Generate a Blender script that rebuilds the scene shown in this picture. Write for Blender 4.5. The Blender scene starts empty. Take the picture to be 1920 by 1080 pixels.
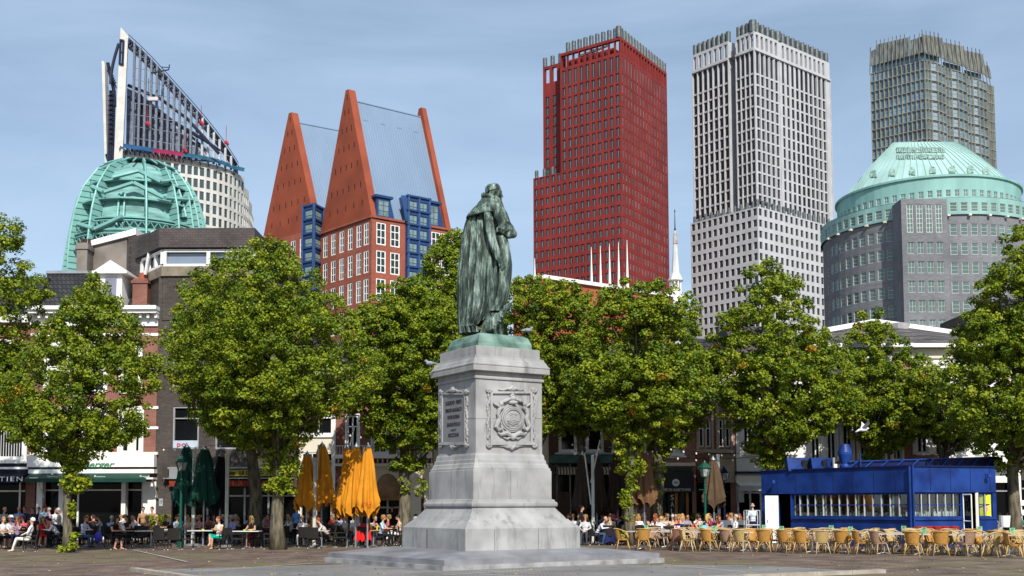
import bpy, math, random
import numpy as np
from mathutils import Vector, Matrix, Euler
R = math.radians
sc = bpy.context.scene
COL = sc.collection
random.seed(7); rng = np.random.default_rng(7)

# ---------------------------------------------------------------- camera, sky, sun, exposure
FPX, CAM_H, PITCH, ROLL = 2100.0, 1.8, 0.075, -0.003
CY = 948 - FPX*math.tan(PITCH)
a_ = PITCH + math.pi/2
CM = Matrix(((1,0,0),(0,math.cos(a_),-math.sin(a_)),(0,math.sin(a_),math.cos(a_)))) @ \
     Matrix(((math.cos(ROLL),-math.sin(ROLL),0),(math.sin(ROLL),math.cos(ROLL),0),(0,0,1)))
CP = Vector((0,0,CAM_H))
cd = bpy.data.cameras.new('camera'); cam = bpy.data.objects.new('camera', cd); COL.objects.link(cam)
cam.matrix_world = Matrix.Translation(CP) @ CM.to_4x4()
cd.sensor_width = 36; cd.lens = 36*FPX/1920; cd.shift_y = (CY-540)/1920
cd.clip_start = 0.5; cd.clip_end = 6000
sc.camera = cam
SUN_EL, SUN_AZ = 40, 14          # sun behind the camera, a little to its right
SD = Vector((math.sin(R(SUN_AZ))*math.cos(R(SUN_EL)), -math.cos(R(SUN_AZ))*math.cos(R(SUN_EL)), math.sin(R(SUN_EL))))
sl = bpy.data.lights.new('sun', 'SUN'); sl.energy = 4.9; sl.angle = R(.5); sl.color = (1,.95,.87)
sun = bpy.data.objects.new('sun', sl); COL.objects.link(sun); sun.location=(0,0,300)
sun.rotation_euler = SD.to_track_quat('Z','Y').to_euler()
w = bpy.data.worlds.new('World'); sc.world = w; w.use_nodes = True
nt = w.node_tree; nt.nodes.clear(); N = nt.nodes.new; L = nt.links.new
out = N('ShaderNodeOutputWorld'); bg = N('ShaderNodeBackground'); bg.inputs[1].default_value = .108
sky = N('ShaderNodeTexSky'); sky.sky_type = 'NISHITA'; sky.sun_disc = False
sky.sun_elevation = R(SUN_EL); sky.sun_rotation = R(180-SUN_AZ); sky.air_density=1.0; sky.dust_density=.8; sky.ozone_density=1.5
tc = N('ShaderNodeTexCoord'); mp = N('ShaderNodeMapping'); mp.inputs['Scale'].default_value=(1.2,2.2,5.5); mp.inputs['Rotation'].default_value=(0,R(14),R(20))
n1 = N('ShaderNodeTexNoise'); n1.inputs['Scale'].default_value=1.7; n1.inputs['Detail'].default_value=7; n1.inputs['Roughness'].default_value=.56; n1.inputs['Distortion'].default_value=.5
cr = N('ShaderNodeValToRGB'); cr.color_ramp.elements[0].position=.36; cr.color_ramp.elements[1].position=.8
cr.color_ramp.elements[0].color=(.26,.26,.26,1); cr.color_ramp.elements[1].color=(.62,.62,.62,1)
mx = N('ShaderNodeMixRGB'); mx.inputs[2].default_value=(5.9,7.5,9.4,1)
L(tc.outputs['Generated'], mp.inputs[0]); L(mp.outputs[0], n1.inputs[0]); L(n1.outputs[0], cr.inputs[0]); L(cr.outputs[0], mx.inputs[0])
L(sky.outputs[0], mx.inputs[1]); L(mx.outputs[0], bg.inputs[0]); L(bg.outputs[0], out.inputs[0])
vs = sc.view_settings; vs.view_transform='Standard'; vs.look='None'; vs.exposure=0.14; vs.gamma=1
sc.render.engine='CYCLES'; sc.render.resolution_x=1024; sc.render.resolution_y=576
sc.cycles.max_bounces=5; sc.cycles.diffuse_bounces=2; sc.cycles.glossy_bounces=2; sc.cycles.transmission_bounces=2; sc.cycles.transparent_max_bounces=4

# ---------------------------------------------------------------- where a pixel of the 1920x1080 photograph lies
def ray(x,y): return CM @ Vector(((x-960)/FPX, -(y-CY)/FPX, -1.0))
def PX(x,y,Y):
    d = ray(x,y); return CP + d*(Y/d.y)
def PZ(x,y,z):
    d = ray(x,y); return CP + d*((z-CAM_H)/d.z)
def proj(P):
    q = CM.transposed() @ (Vector(P)-CP); return 960-FPX*q.x/q.z, CY+FPX*q.y/q.z

# ---------------------------------------------------------------- materials
MATS = {}
def mat(name, col, rough=.7, metal=0, var=.12, scale=2.0, bump=0, col2=None, stretch=(1,1,1), detail=4, spec=.22, emit=0, trans=0, coord='Object', contrast=(.35,.65)):
    if name in MATS: return MATS[name]
    m = bpy.data.materials.new(name); m.use_nodes=True; t=m.node_tree; b=t.nodes['Principled BSDF']
    b.inputs['Roughness'].default_value=rough; b.inputs['Metallic'].default_value=metal; b.inputs['Specular IOR Level'].default_value=spec
    tc=t.nodes.new('ShaderNodeTexCoord'); mp=t.nodes.new('ShaderNodeMapping'); mp.inputs['Scale'].default_value=stretch
    no=t.nodes.new('ShaderNodeTexNoise'); no.inputs['Scale'].default_value=scale; no.inputs['Detail'].default_value=detail
    t.links.new(tc.outputs[coord], mp.inputs[0]); t.links.new(mp.outputs[0], no.inputs[0])
    ra=t.nodes.new('ShaderNodeValToRGB'); ra.color_ramp.elements[0].position=contrast[0]; ra.color_ramp.elements[1].position=contrast[1]
    c=col[:3]
    ra.color_ramp.elements[0].color=(*[v*(1-var) for v in c],1); ra.color_ramp.elements[1].color=(*(col2 if col2 else [min(1,v*(1+var)) for v in c]),1)
    t.links.new(no.outputs[0], ra.inputs[0]); t.links.new(ra.outputs[0], b.inputs['Base Color'])
    if bump:
        bu=t.nodes.new('ShaderNodeBump'); bu.inputs['Strength'].default_value=bump; bu.inputs['Distance'].default_value=.02
        t.links.new(no.outputs[0], bu.inputs['Height']); t.links.new(bu.outputs[0], b.inputs['Normal'])
    if emit: 
        b.inputs['Emission Color'].default_value=(*c,1); b.inputs['Emission Strength'].default_value=emit
    MATS[name]=m; return m
def brick(name, c1, c2, mortar, bw=.22, bh=.065, msize=.012, rough=.85, stain=.25, sscale=.3, bump=.0, floor=False, squash=None):
    if name in MATS: return MATS[name]
    m=bpy.data.materials.new(name); m.use_nodes=True; t=m.node_tree; b=t.nodes['Principled BSDF']; b.inputs['Roughness'].default_value=rough; b.inputs['Specular IOR Level'].default_value=.25
    g=t.nodes.new('ShaderNodeNewGeometry'); se=t.nodes.new('ShaderNodeSeparateXYZ'); co=t.nodes.new('ShaderNodeCombineXYZ'); ad=t.nodes.new('ShaderNodeMath')
    t.links.new(g.outputs['Position'], se.inputs[0])
    if floor:
        t.links.new(se.outputs[0], co.inputs[0]); t.links.new(se.outputs[1], co.inputs[1])
    else:
        t.links.new(se.outputs[0], ad.inputs[0]); t.links.new(se.outputs[1], ad.inputs[1]); t.links.new(ad.outputs[0], co.inputs[0]); t.links.new(se.outputs[2], co.inputs[1])
    br=t.nodes.new('ShaderNodeTexBrick'); br.inputs['Scale'].default_value=1; br.inputs['Brick Width'].default_value=bw; br.inputs['Row Height'].default_value=bh; br.inputs['Mortar Size'].default_value=msize
    br.inputs['Color1'].default_value=(*c1,1); br.inputs['Color2'].default_value=(*c2,1); br.inputs['Mortar'].default_value=(*mortar,1); br.inputs['Bias'].default_value=0
    t.links.new(co.outputs[0], br.inputs[0])
    no=t.nodes.new('ShaderNodeTexNoise'); no.inputs['Scale'].default_value=sscale; no.inputs['Detail'].default_value=8; no.inputs['Roughness'].default_value=.65; t.links.new(g.outputs['Position'], no.inputs[0])
    ra=t.nodes.new('ShaderNodeValToRGB'); ra.color_ramp.elements[0].position=.35; ra.color_ramp.elements[1].position=.65
    ra.color_ramp.elements[0].color=(1-stain,)*3+(1,); ra.color_ramp.elements[1].color=(1+stain*.5,)*3+(1,)
    t.links.new(no.outputs[0], ra.inputs[0])
    mu=t.nodes.new('ShaderNodeMixRGB'); mu.blend_type='MULTIPLY'; mu.inputs[0].default_value=1
    t.links.new(br.outputs[0], mu.inputs[1]); t.links.new(ra.outputs[0], mu.inputs[2]); t.links.new(mu.outputs[0], b.inputs['Base Color'])
    MATS[name]=m; return m
WHITE=mat('white_paint',(.78,.77,.74),.5,var=.08,scale=.8)
CREAM=mat('cream_plaster',(.66,.61,.50),.8,var=.1,scale=.5,detail=8)
DARKGLASS=mat('dark_glass',(.008,.009,.011),.08,var=.3,scale=.4,spec=.3)
SHOPGLASS=mat('shop_glass',(.004,.0045,.005),.12,var=.3,scale=.4,spec=.08)  # darker than the window glass: shade under the trees put into its colour
BLACK=mat('black_opening',(.008,.008,.009),.7,var=.2)
METAL=mat('grey_metal',(.35,.36,.37),.4,.6,var=.1)
ALU=mat('brushed_aluminium',(.6,.62,.62),.35,.5,var=.1)

# ---------------------------------------------------------------- mesh building
class MB:
    def __init__(s): s.v=[]; s.f=[]; s.m=[]
    def add(s,vs,fs,mi=0):
        o=len(s.v); s.v+= [tuple(v) for v in vs]; s.f+=[tuple(i+o for i in f) for f in fs]; s.m+=[mi]*len(fs); return s
    def quad(s,a,b,c,d,mi=0): return s.add([a,b,c,d],[(0,1,2,3)],mi)
    def box(s,x0,x1,y0,y1,z0,z1,mi=0,M=None):
        vs=[Vector(p) for p in ((x0,y0,z0),(x1,y0,z0),(x1,y1,z0),(x0,y1,z0),(x0,y0,z1),(x1,y0,z1),(x1,y1,z1),(x0,y1,z1))]
        if M is not None: vs=[M@p for p in vs]
        return s.add(vs,[(0,3,2,1),(4,5,6,7),(0,1,5,4),(1,2,6,5),(2,3,7,6),(3,0,4,7)],mi)
    def prism(s,pts,z0,z1,mi=0,cap=True):
        n=len(pts); vs=[(p[0],p[1],z0) for p in pts]+[(p[0],p[1],z1) for p in pts]
        fs=[(i,(i+1)%n,(i+1)%n+n,i+n) for i in range(n)]
        if cap: fs+=[tuple(range(n))[::-1],tuple(range(n,2*n))]
        return s.add(vs,fs,mi)
    def tube(s,pts,rad,n=6,mi=0,caps=True):
        pts=[Vector(p) for p in pts]; k=len(pts)
        if not hasattr(rad,'__len__'): rad=[rad]*k
        vs=[]; prev=None
        for i,p in enumerate(pts):
            d=(pts[min(i+1,k-1)]-pts[max(i-1,0)]);  d=d.normalized() if d.length>1e-9 else Vector((0,0,1))
            if prev is None:
                u=d.cross(Vector((0,1,0))) if abs(d.y)<.9 else d.cross(Vector((1,0,0)))
            else: u=prev-d*prev.dot(d)
            u.normalize(); prev=u; q=d.cross(u)
            for j in range(n):
                t=2*math.pi*j/n; vs.append(p+(u*math.cos(t)+q*math.sin(t))*rad[i])
        fs=[(i*n+j,i*n+(j+1)%n,(i+1)*n+(j+1)%n,(i+1)*n+j) for i in range(k-1) for j in range(n)]
        if caps: fs+=[tuple(range(n))[::-1],tuple(range((k-1)*n,k*n))]
        return s.add(vs,fs,mi)
    def lathe(s,prof,c=(0,0,0),n=16,mi=0,a0=0,a1=2*math.pi,sy=1,rot=0):
        full=abs(a1-a0-2*math.pi)<1e-6; m=n if full else n+1; vs=[]
        for (r,z) in prof:
            for j in range(m):
                t=a0+(a1-a0)*j/n+rot; vs.append((c[0]+r*math.cos(t),c[1]+r*math.sin(t)*sy,c[2]+z))
        fs=[]
        for i in range(len(prof)-1):
            for j in range(n):
                k=(j+1)%m; fs.append((i*m+j,i*m+k,(i+1)*m+k,(i+1)*m+j))
        if full: fs+=[tuple(range(m))[::-1],tuple(range((len(prof)-1)*m,len(prof)*m))]
        return s.add(vs,fs,mi)
    def ell(s,c,r,n=10,k=7,mi=0,M=None):
        vs=[];fs=[]
        for i in range(k+1):
            ph=math.pi*i/k
            for j in range(n):
                t=2*math.pi*j/n; p=Vector((r[0]*math.sin(ph)*math.cos(t),r[1]*math.sin(ph)*math.sin(t),r[2]*math.cos(ph)))
                if M is not None: p=M@p
                vs.append(p+Vector(c))
        for i in range(k):
            for j in range(n): fs.append((i*n+j,(i+1)*n+j,(i+1)*n+(j+1)%n,i*n+(j+1)%n))
        return s.add(vs,fs,mi)
    def mesh(s,name,mats,smooth=False,off=None):
        me=bpy.data.meshes.new(name)
        vs=s.v if off is None else [(v[0]-off[0],v[1]-off[1],v[2]-off[2]) for v in s.v]
        me.from_pydata(vs,[],s.f)
        for m in (mats if isinstance(mats,(list,tuple)) else [mats]): me.materials.append(m)
        me.polygons.foreach_set('material_index', s.m)
        if smooth: me.polygons.foreach_set('use_smooth',[True]*len(s.f))
        me.update(); return me
    def build(s,name,mats,parent=None,smooth=False,world=True):
        off=None
        if parent and world:
            off=Vector((0,0,0)); p=parent
            while p: off+=p.location; p=p.parent
        return link(name,s.mesh(name,mats,smooth,off),parent)
def link(name,me,parent=None,loc=(0,0,0),rz=0):
    o=bpy.data.objects.new(name,me); COL.objects.link(o); o.parent=parent; o.location=loc; o.rotation_euler=(0,0,rz); return o
def T(o,label=None,cat=None,group=None,kind=None):
    if label: o['label']=label
    if cat: o['category']=cat
    if group: o['group']=group
    if kind: o['kind']=kind
    return o
def empty(name,loc,label,cat,group=None,rz=0):
    o=bpy.data.objects.new(name,None); COL.objects.link(o); o.location=loc; o.rotation_euler=(0,0,rz); o.empty_display_size=.2
    return T(o,label,cat,group)
KIDS={}
def kids(o): return [c for c in bpy.data.objects if c.parent==o]
def copy_tree(o,parent=None,kmap=None):
    if kmap is None:
        kmap={}
        for c in bpy.data.objects:
            if c.parent: kmap.setdefault(c.parent.name,[]).append(c)
    c=o.copy(); COL.objects.link(c); c.parent=parent
    for ch in kmap.get(o.name,[]): copy_tree(ch,c,kmap)
    return c
FONT={}
def text_mesh(txt,h,mt,ext=.01,shear=0,spacing=1,bold=0):
    cu=bpy.data.curves.new('txt','FONT'); cu.body=txt; cu.size=h*1.4; cu.extrude=ext; cu.align_x='CENTER'; cu.align_y='CENTER'; cu.shear=shear; cu.space_character=spacing; cu.offset=bold; cu.resolution_u=3
    o=bpy.data.objects.new('txt',cu); COL.objects.link(o); dg=bpy.context.evaluated_depsgraph_get(); me=bpy.data.meshes.new_from_object(o.evaluated_get(dg)); bpy.data.objects.remove(o); bpy.data.curves.remove(cu)
    me.materials.clear(); me.materials.append(mt); return me
def text(txt,c,width,h,mt,parent,name='lettering',rz=0,**kw):
    """letters standing upright, facing -Y turned by rz, fitted into width"""
    me=text_mesh(txt,h,mt,**kw); xs=[v.co.x for v in me.vertices]; ww=max(xs)-min(xs); s=width/ww if width else 1
    off=Vector((0,0,0)); p=parent
    while p: off+=p.location; p=p.parent
    M=Matrix.Rotation(rz,4,'Z')@Matrix.Rotation(math.pi/2,4,'X')@Matrix.Diagonal((s,1,1,1)); me.transform(M)
    return link(name,me,parent,Vector(c)-off)

# a wall sheet between plan points A and B with rectangular holes (u0,u1,z0,z1) in metres along it, with reveals
def wall_sheet(mb,A,B,z0,z1,holes,rev=.25,mi=0,mr=None):
    A=Vector((A[0],A[1],0)); B=Vector((B[0],B[1],0)); Ln=(B-A).length; u=(B-A)/Ln; n=Vector((-u.y,u.x,0))   # n points into the wall (away from viewer for left->right)
    mr=mi if mr is None else mr
    zs=sorted({round(z,4) for z in [z0,z1]+[h[2] for h in holes]+[h[3] for h in holes] if z0-1e-6<=z<=z1+1e-6})
    for za,zb in zip(zs[:-1],zs[1:]):
        zm=(za+zb)/2; cut=sorted([(h[0],h[1]) for h in holes if h[2]<zm<h[3]]); x=0
        for (a,b) in cut+[(Ln,Ln)]:
            if a-x>1e-4:
                p=A+u*x; q=A+u*a; mb.quad((p.x,p.y,za),(q.x,q.y,za),(q.x,q.y,zb),(p.x,p.y,zb),mi)
            x=max(x,b)
    for (a,b,c,d) in holes:
        p=A+u*a; q=A+u*b; p2=p+n*rev; q2=q+n*rev
        mb.quad((p.x,p.y,c),(p2.x,p2.y,c),(p2.x,p2.y,d),(p.x,p.y,d),mr); mb.quad((q2.x,q2.y,c),(q.x,q.y,c),(q.x,q.y,d),(q2.x,q2.y,d),mr)
        mb.quad((p.x,p.y,d),(p2.x,p2.y,d),(q2.x,q2.y,d),(q.x,q.y,d),mr); mb.quad((p.x,p.y,c),(q.x,q.y,c),(q2.x,q2.y,c),(p2.x,p2.y,c),mr)
    return u,n,Ln
# windows: far ones; list of (pos, rz, w, h, key)
def window_mesh(key,cache={}):
    if key in cache: return cache[key]
    w,h,fr,nx,nz,gm,fm=key; mb=MB()
    mb.box(-w/2,w/2,.10,.14,0,h,0)
    if fr>0:
        for x0,x1 in ((-w/2,-w/2+fr),(w/2-fr,w/2)): mb.box(x0,x1,.02,.098,0,h,1)
        mb.box(-w/2+fr,w/2-fr,.02,.098,0,fr,1); mb.box(-w/2+fr,w/2-fr,.02,.098,h-fr,h,1)
    b=(fr if fr>0 else .1)*.7
    for i in range(1,nx): x=-w/2+w*i/nx; mb.box(x-b/2,x+b/2,.03,.097,fr,h-fr,1)
    for i in range(1,nz): z=h*i/nz; mb.box(-w/2+fr,w/2-fr,.035,.096,z-b/2,z+b/2,1)
    me=mb.mesh('window',[MATS[gm],MATS[fm]]); cache[key]=(me,mb); return cache[key]
def put_windows(root,wins,limit=100,name='window',rest='windows',maxy=600):
    """wins: (pos world, rz, key). the largest seen in the photo become parts, the rest one mesh"""
    sco=[]
    for i,(p,rz,k) in enumerate(wins):
        q=proj(p); d=(Vector(p)-CP); n=Vector((math.sin(rz),-math.cos(rz),0)); a=k[0]*k[1]*max(.02,-d.normalized().dot(n))/d.length_squared
        vis = -20<q[0]<1940 and q[1]<maxy
        sco.append((0 if vis else 1,-a,i))
    sco.sort(); first={i for *_,i in sco[:limit]}; mb=MB(); mats=[]
    for i,(p,rz,k) in enumerate(wins):
        me,wm=window_mesh(k)
        if i in first: link(name,me,root,Vector(p)-root.location,rz)
        else:
            ix=[]
            for mt in (MATS[k[5]],MATS[k[6]]):
                if mt not in mats: mats.append(mt)
                ix.append(mats.index(mt))
            M=Matrix.Translation(p)@Matrix.Rotation(rz,4,'Z'); o=len(mb.v)
            mb.v+=[tuple(M@Vector(v)) for v in wm.v]; mb.f+=[tuple(j+o for j in f) for f in wm.f]; mb.m+=[ix[j] for j in wm.m]
    if mb.v: T(mb.build(rest,mats,root),kind='stuff')
def grid_face(root,mb,A,B,z0,z1,us,zs,w,h,key,rev=.3,wins=None,mi=0):
    """us: window centre positions 0..1 along AB, zs: list of (sill z, height)"""
    A=Vector((A[0],A[1],0)); B=Vector((B[0],B[1],0)); Ln=(B-A).length
    holes=[(u*Ln-w/2,u*Ln+w/2,z,z+hh) for z,hh in zs for u in us]
    u_,n,Ln=wall_sheet(mb,A,B,z0,z1,holes,rev,mi)
    rz=math.atan2(u_.y,u_.x)
    for z,hh in zs:
        for u in us:
            p=A+u_*(u*Ln)+n*(rev-.16); wins.append(((p.x,p.y,z),rz,(round(w,3),round(hh,3))+key))
    return u_,n,Ln
# ---------------------------------------------------------------- the towers behind the square
def ZAT(P,y,x=None):
    if x is None: x=proj((P[0],P[1],20))[0]
    return PX(x,y,P[1]).z
def lerp(A,B,t): return Vector((A[0]+(B[0]-A[0])*t,A[1]+(B[1]-A[1])*t,0))
RED=mat('red_brick_cladding',(.200,.027,.024),.8,var=.16,scale=.25,detail=8,stretch=(1,1,.4))
GREY_PIN=mat('grey_metal_pin',(.10,.115,.12),.5,.3,var=.25,scale=1.5)
mat('tower_glass',(.035,.04,.045),.12,var=.4,scale=.15,spec=.6); mat('grey_mullion',(.30,.30,.29),.6,var=.1); mat('pale_mullion',(.42,.30,.28),.6,var=.1)
PALE=mat('pale_grey_cladding',(.43,.44,.455),.75,var=.08,scale=.3,detail=8)
MATS['wall_dark']=mat('dark_opening',(.012,.012,.014),.8)
def pin(mb,p,z,r=.75,h=3.2): mb.lathe([(r,0),(r,h*.98),(r*.9,h)],(p[0],p[1],z),10)
def bmu(name,loc,label,s=1.0,rz=0):
    r=empty(name,loc,label,'crane',rz=rz); m=MATS['dark_crane'] if 'dark_crane' in MATS else mat('dark_crane',(.03,.035,.04),.5,.3)
    mb=MB(); mb.box(-1.2*s,1.2*s,-1*s,1*s,0,1.4*s); mb.tube([(0,0,1.4*s),(0,0,3.2*s)],.5*s,8); mb.build('cabin',m,r,world=False)
    mb=MB(); mb.tube([(-5*s,0,0.6*s),(4.5*s,0,4.6*s)],[.55*s,.35*s],6); mb.tube([(4.5*s,0,4.4*s),(4.9*s,0,7.6*s)],.3*s,6); mb.build('boom',m,r,world=False)
    mb=MB(); mb.tube([(5*s,0,5.9*s),(0.5*s,0,5.2*s)],.25*s,5); mb.tube([(.8*s,0,5.3*s),(.8*s,0,4.2*s)],.12*s,4); mb.build('jib',m,r,world=False); return r

def tower_red():
    c=PX(1163,68,340); zt=c.z; R_=PZ(1250,137,zt); Lm=PZ(1050,101,zt)            # corner, right end, end of the front face
    u=(Lm-c).normalized(); n=Vector((u.y,-u.x,0)); n=n if n.y>0 else -n
    Lf=PZ(1018,122,zt)
    zm=ZAT(c,299); zlow=ZAT(c,299)
    t=(PX(997,340,c.y)); root=empty('office_tower',(c.x+5,c.y+18,0),'dark red brick skyscraper with rows of narrow windows and grey pins along its roof','tower')
    # lower left end on the line c->Lm
    def on_line(px,z):   # where the picture column px meets the front face line
        best=min(((abs(proj(c+u*s+Vector((0,0,z-zt)))[0]-px),s) for s in np.arange(0,60,.05)),key=lambda q:q[0]); return c+u*best[1]
    Ll=on_line(1000,zm-3); Lm=on_line(1050,zt); 
    f=3.46; wins=[]; mb=MB()
    key2=('tower_glass','grey_mullion'); nup=10
    du=(Lm-c).length/10.2
    k=(.0,2,1)+key2
    topz=zt-1.0
    rows_up=[(zm+.8+f*i,2.7) for i in range(30)]
    rows_up=[r for r in rows_up if r[0]+r[1]<zt-10.5]; ztall=rows_up[-1][0]+f
    rows_up.append((ztall,zt-6.0-ztall)); 
    us=[1-(i+.55)/10.2 for i in range(10)]
    # front face above
    grid_face(root,mb,Lm,c,zm,zt-5.6,us,[r for r in rows_up if r[0]+r[1]<zt-5.8],1.36,2.3,k,.35,wins)
    holes=[(x*(Lm-c).length-1.05,x*(Lm-c).length+1.05,zt-4.9,zt-.9) for x in us]
    wall_sheet(mb,Lm,c,zt-5.6,zt,holes,1.2,0)
    # lower front face
    nl=int((Ll-c).length/du+.2); Lr=(Ll-c).length
    usl=[1-((i+.55)*du)/Lr for i in range(nl)]
    rows_lo=[(zm-f*(i+1)+.9,2.25) for i in range(int(zm/f)-1)]
    grid_face(root,mb,Ll,c,0,zm,usl,rows_lo,1.4,2.25,k,.35,wins)
    # right face
    nr=16; usr=[(i+.6)/(nr+.2) for i in range(nr)]; k1=(.0,1,1,'pale_glass','pale_mullion'); 
    mat('pale_glass',(.12,.10,.10),.25,var=.5,scale=.2)
    Lr2=(R_-c).length
    grid_face(root,mb,c,R_,zm,zt-5.6,usr,[r for r in rows_up if r[0]+r[1]<zt-5.8],.85,2.3,k1,.18,wins)
    wall_sheet(mb,c,R_,zt-5.6,zt,[(x*Lr2-.75,x*Lr2+.75,zt-4.9,zt-.9) for x in usr],.8,0)
    grid_face(root,mb,c,R_,0,zm,usr,rows_lo,1.0,2.2,k1,.18,wins)
    # recessed bay at the left, above
    A=Lm+n*3.5; un=u
    best=min(((abs(proj(A+un*s)[0]-1018),s) for s in np.arange(0,20,.05)),key=lambda q:q[0])[1]; B=A+un*best
    ub=[.18,.5,.82]
    wl=(B-A).length
    grid_face(root,mb,B,A,zm,zt-8,ub,[r for r in rows_up if r[0]+r[1]<zt-9],1.5,2.3,k,.35,wins)
    zr=zt-1.2
    wall_sheet(mb,B,A,zt-8,zr,[(x*wl-.95,x*wl+.95,zt-7,zr-.9) for x in ub],1.0,0)
    mb.quad((A.x,A.y,zm),(Lm.x,Lm.y,zm),(Lm.x,Lm.y,zt),(A.x,A.y,zt))
    # backs and roofs
    K=R_+ (Lm-c); back=B+(R_-c)*.8
    mb.quad((R_.x,R_.y,0),(R_.x+1,R_.y+9,0),(R_.x+1,R_.y+9,zt),(R_.x,R_.y,zt))
    mb.quad((B.x,B.y,zm),(back.x,back.y,zm),(back.x,back.y,zr-8.1),(B.x,B.y,zr-8.1))
    mb.quad((Ll.x,Ll.y,0),(Ll.x+14,Ll.y+16,0),(Ll.x+14,Ll.y+16,zm),(Ll.x,Ll.y,zm))
    mb.quad((Ll.x,Ll.y,zm),(c.x,c.y,zm),(R_.x,R_.y,zm),(K.x,K.y,zm))
    for z in (zt-5.5,): mb.quad((Lm.x,Lm.y,z),(c.x,c.y,z),(R_.x,R_.y,z),(K.x,K.y,z))
    # inner parapet walls behind the openings
    d=(R_-c).normalized()
    i1=lerp(Lm,K,.14); i2=c+d*5+u*5; i3=lerp(R_,K,.16)
    mb.quad((i1.x,i1.y,zt-5.5),(i2.x,i2.y,zt-5.5),(i2.x,i2.y,zt-.6),(i1.x,i1.y,zt-.6)); mb.quad((i2.x,i2.y,zt-5.5),(i3.x,i3.y,zt-5.5),(i3.x,i3.y,zt-.6),(i2.x,i2.y,zt-.6))
    for (A_,B_) in ((Lm,c),(c,R_)):
        q=(B_-A_).normalized(); nn=Vector((-q.y,q.x,0))*1.2; mb.quad((A_.x,A_.y,zt),(B_.x,B_.y,zt),(B_.x+nn.x,B_.y+nn.y,zt),(A_.x+nn.x,A_.y+nn.y,zt))
    mb.build('wall',RED,root)
    put_windows(root,wins)
    def pinat(p,z,r=.72,h=3.3):
        m=MB(); pin(m,p,z,r,h); m.build('roof_pin',GREY_PIN,root)
    for x in us[:9]: pinat(lerp(Lm,c,x-.048)+n*.9,zt)
    pinat(c+u*.9+n*.6,zt,.9,3.6)
    for x in usr: pinat(lerp(c,R_,x+.02)+Vector((-.6,.5,0)),zt,.75)
    for x in (.05,.38,.72): pinat(lerp(B,A,x)+n*.6,zr,.72,3.2)
    for i in range(3): pinat(Ll+(c-Ll).normalized()*(.8+i*3.2)+n*.8,zm,.6,2.6)
    bmu('roof_crane',(lerp(Lm,c,.5).x+2,lerp(Lm,c,.5).y+10,zt-.5),'dark window-cleaning crane on the roof of the red skyscraper',1.0,.1)

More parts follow.
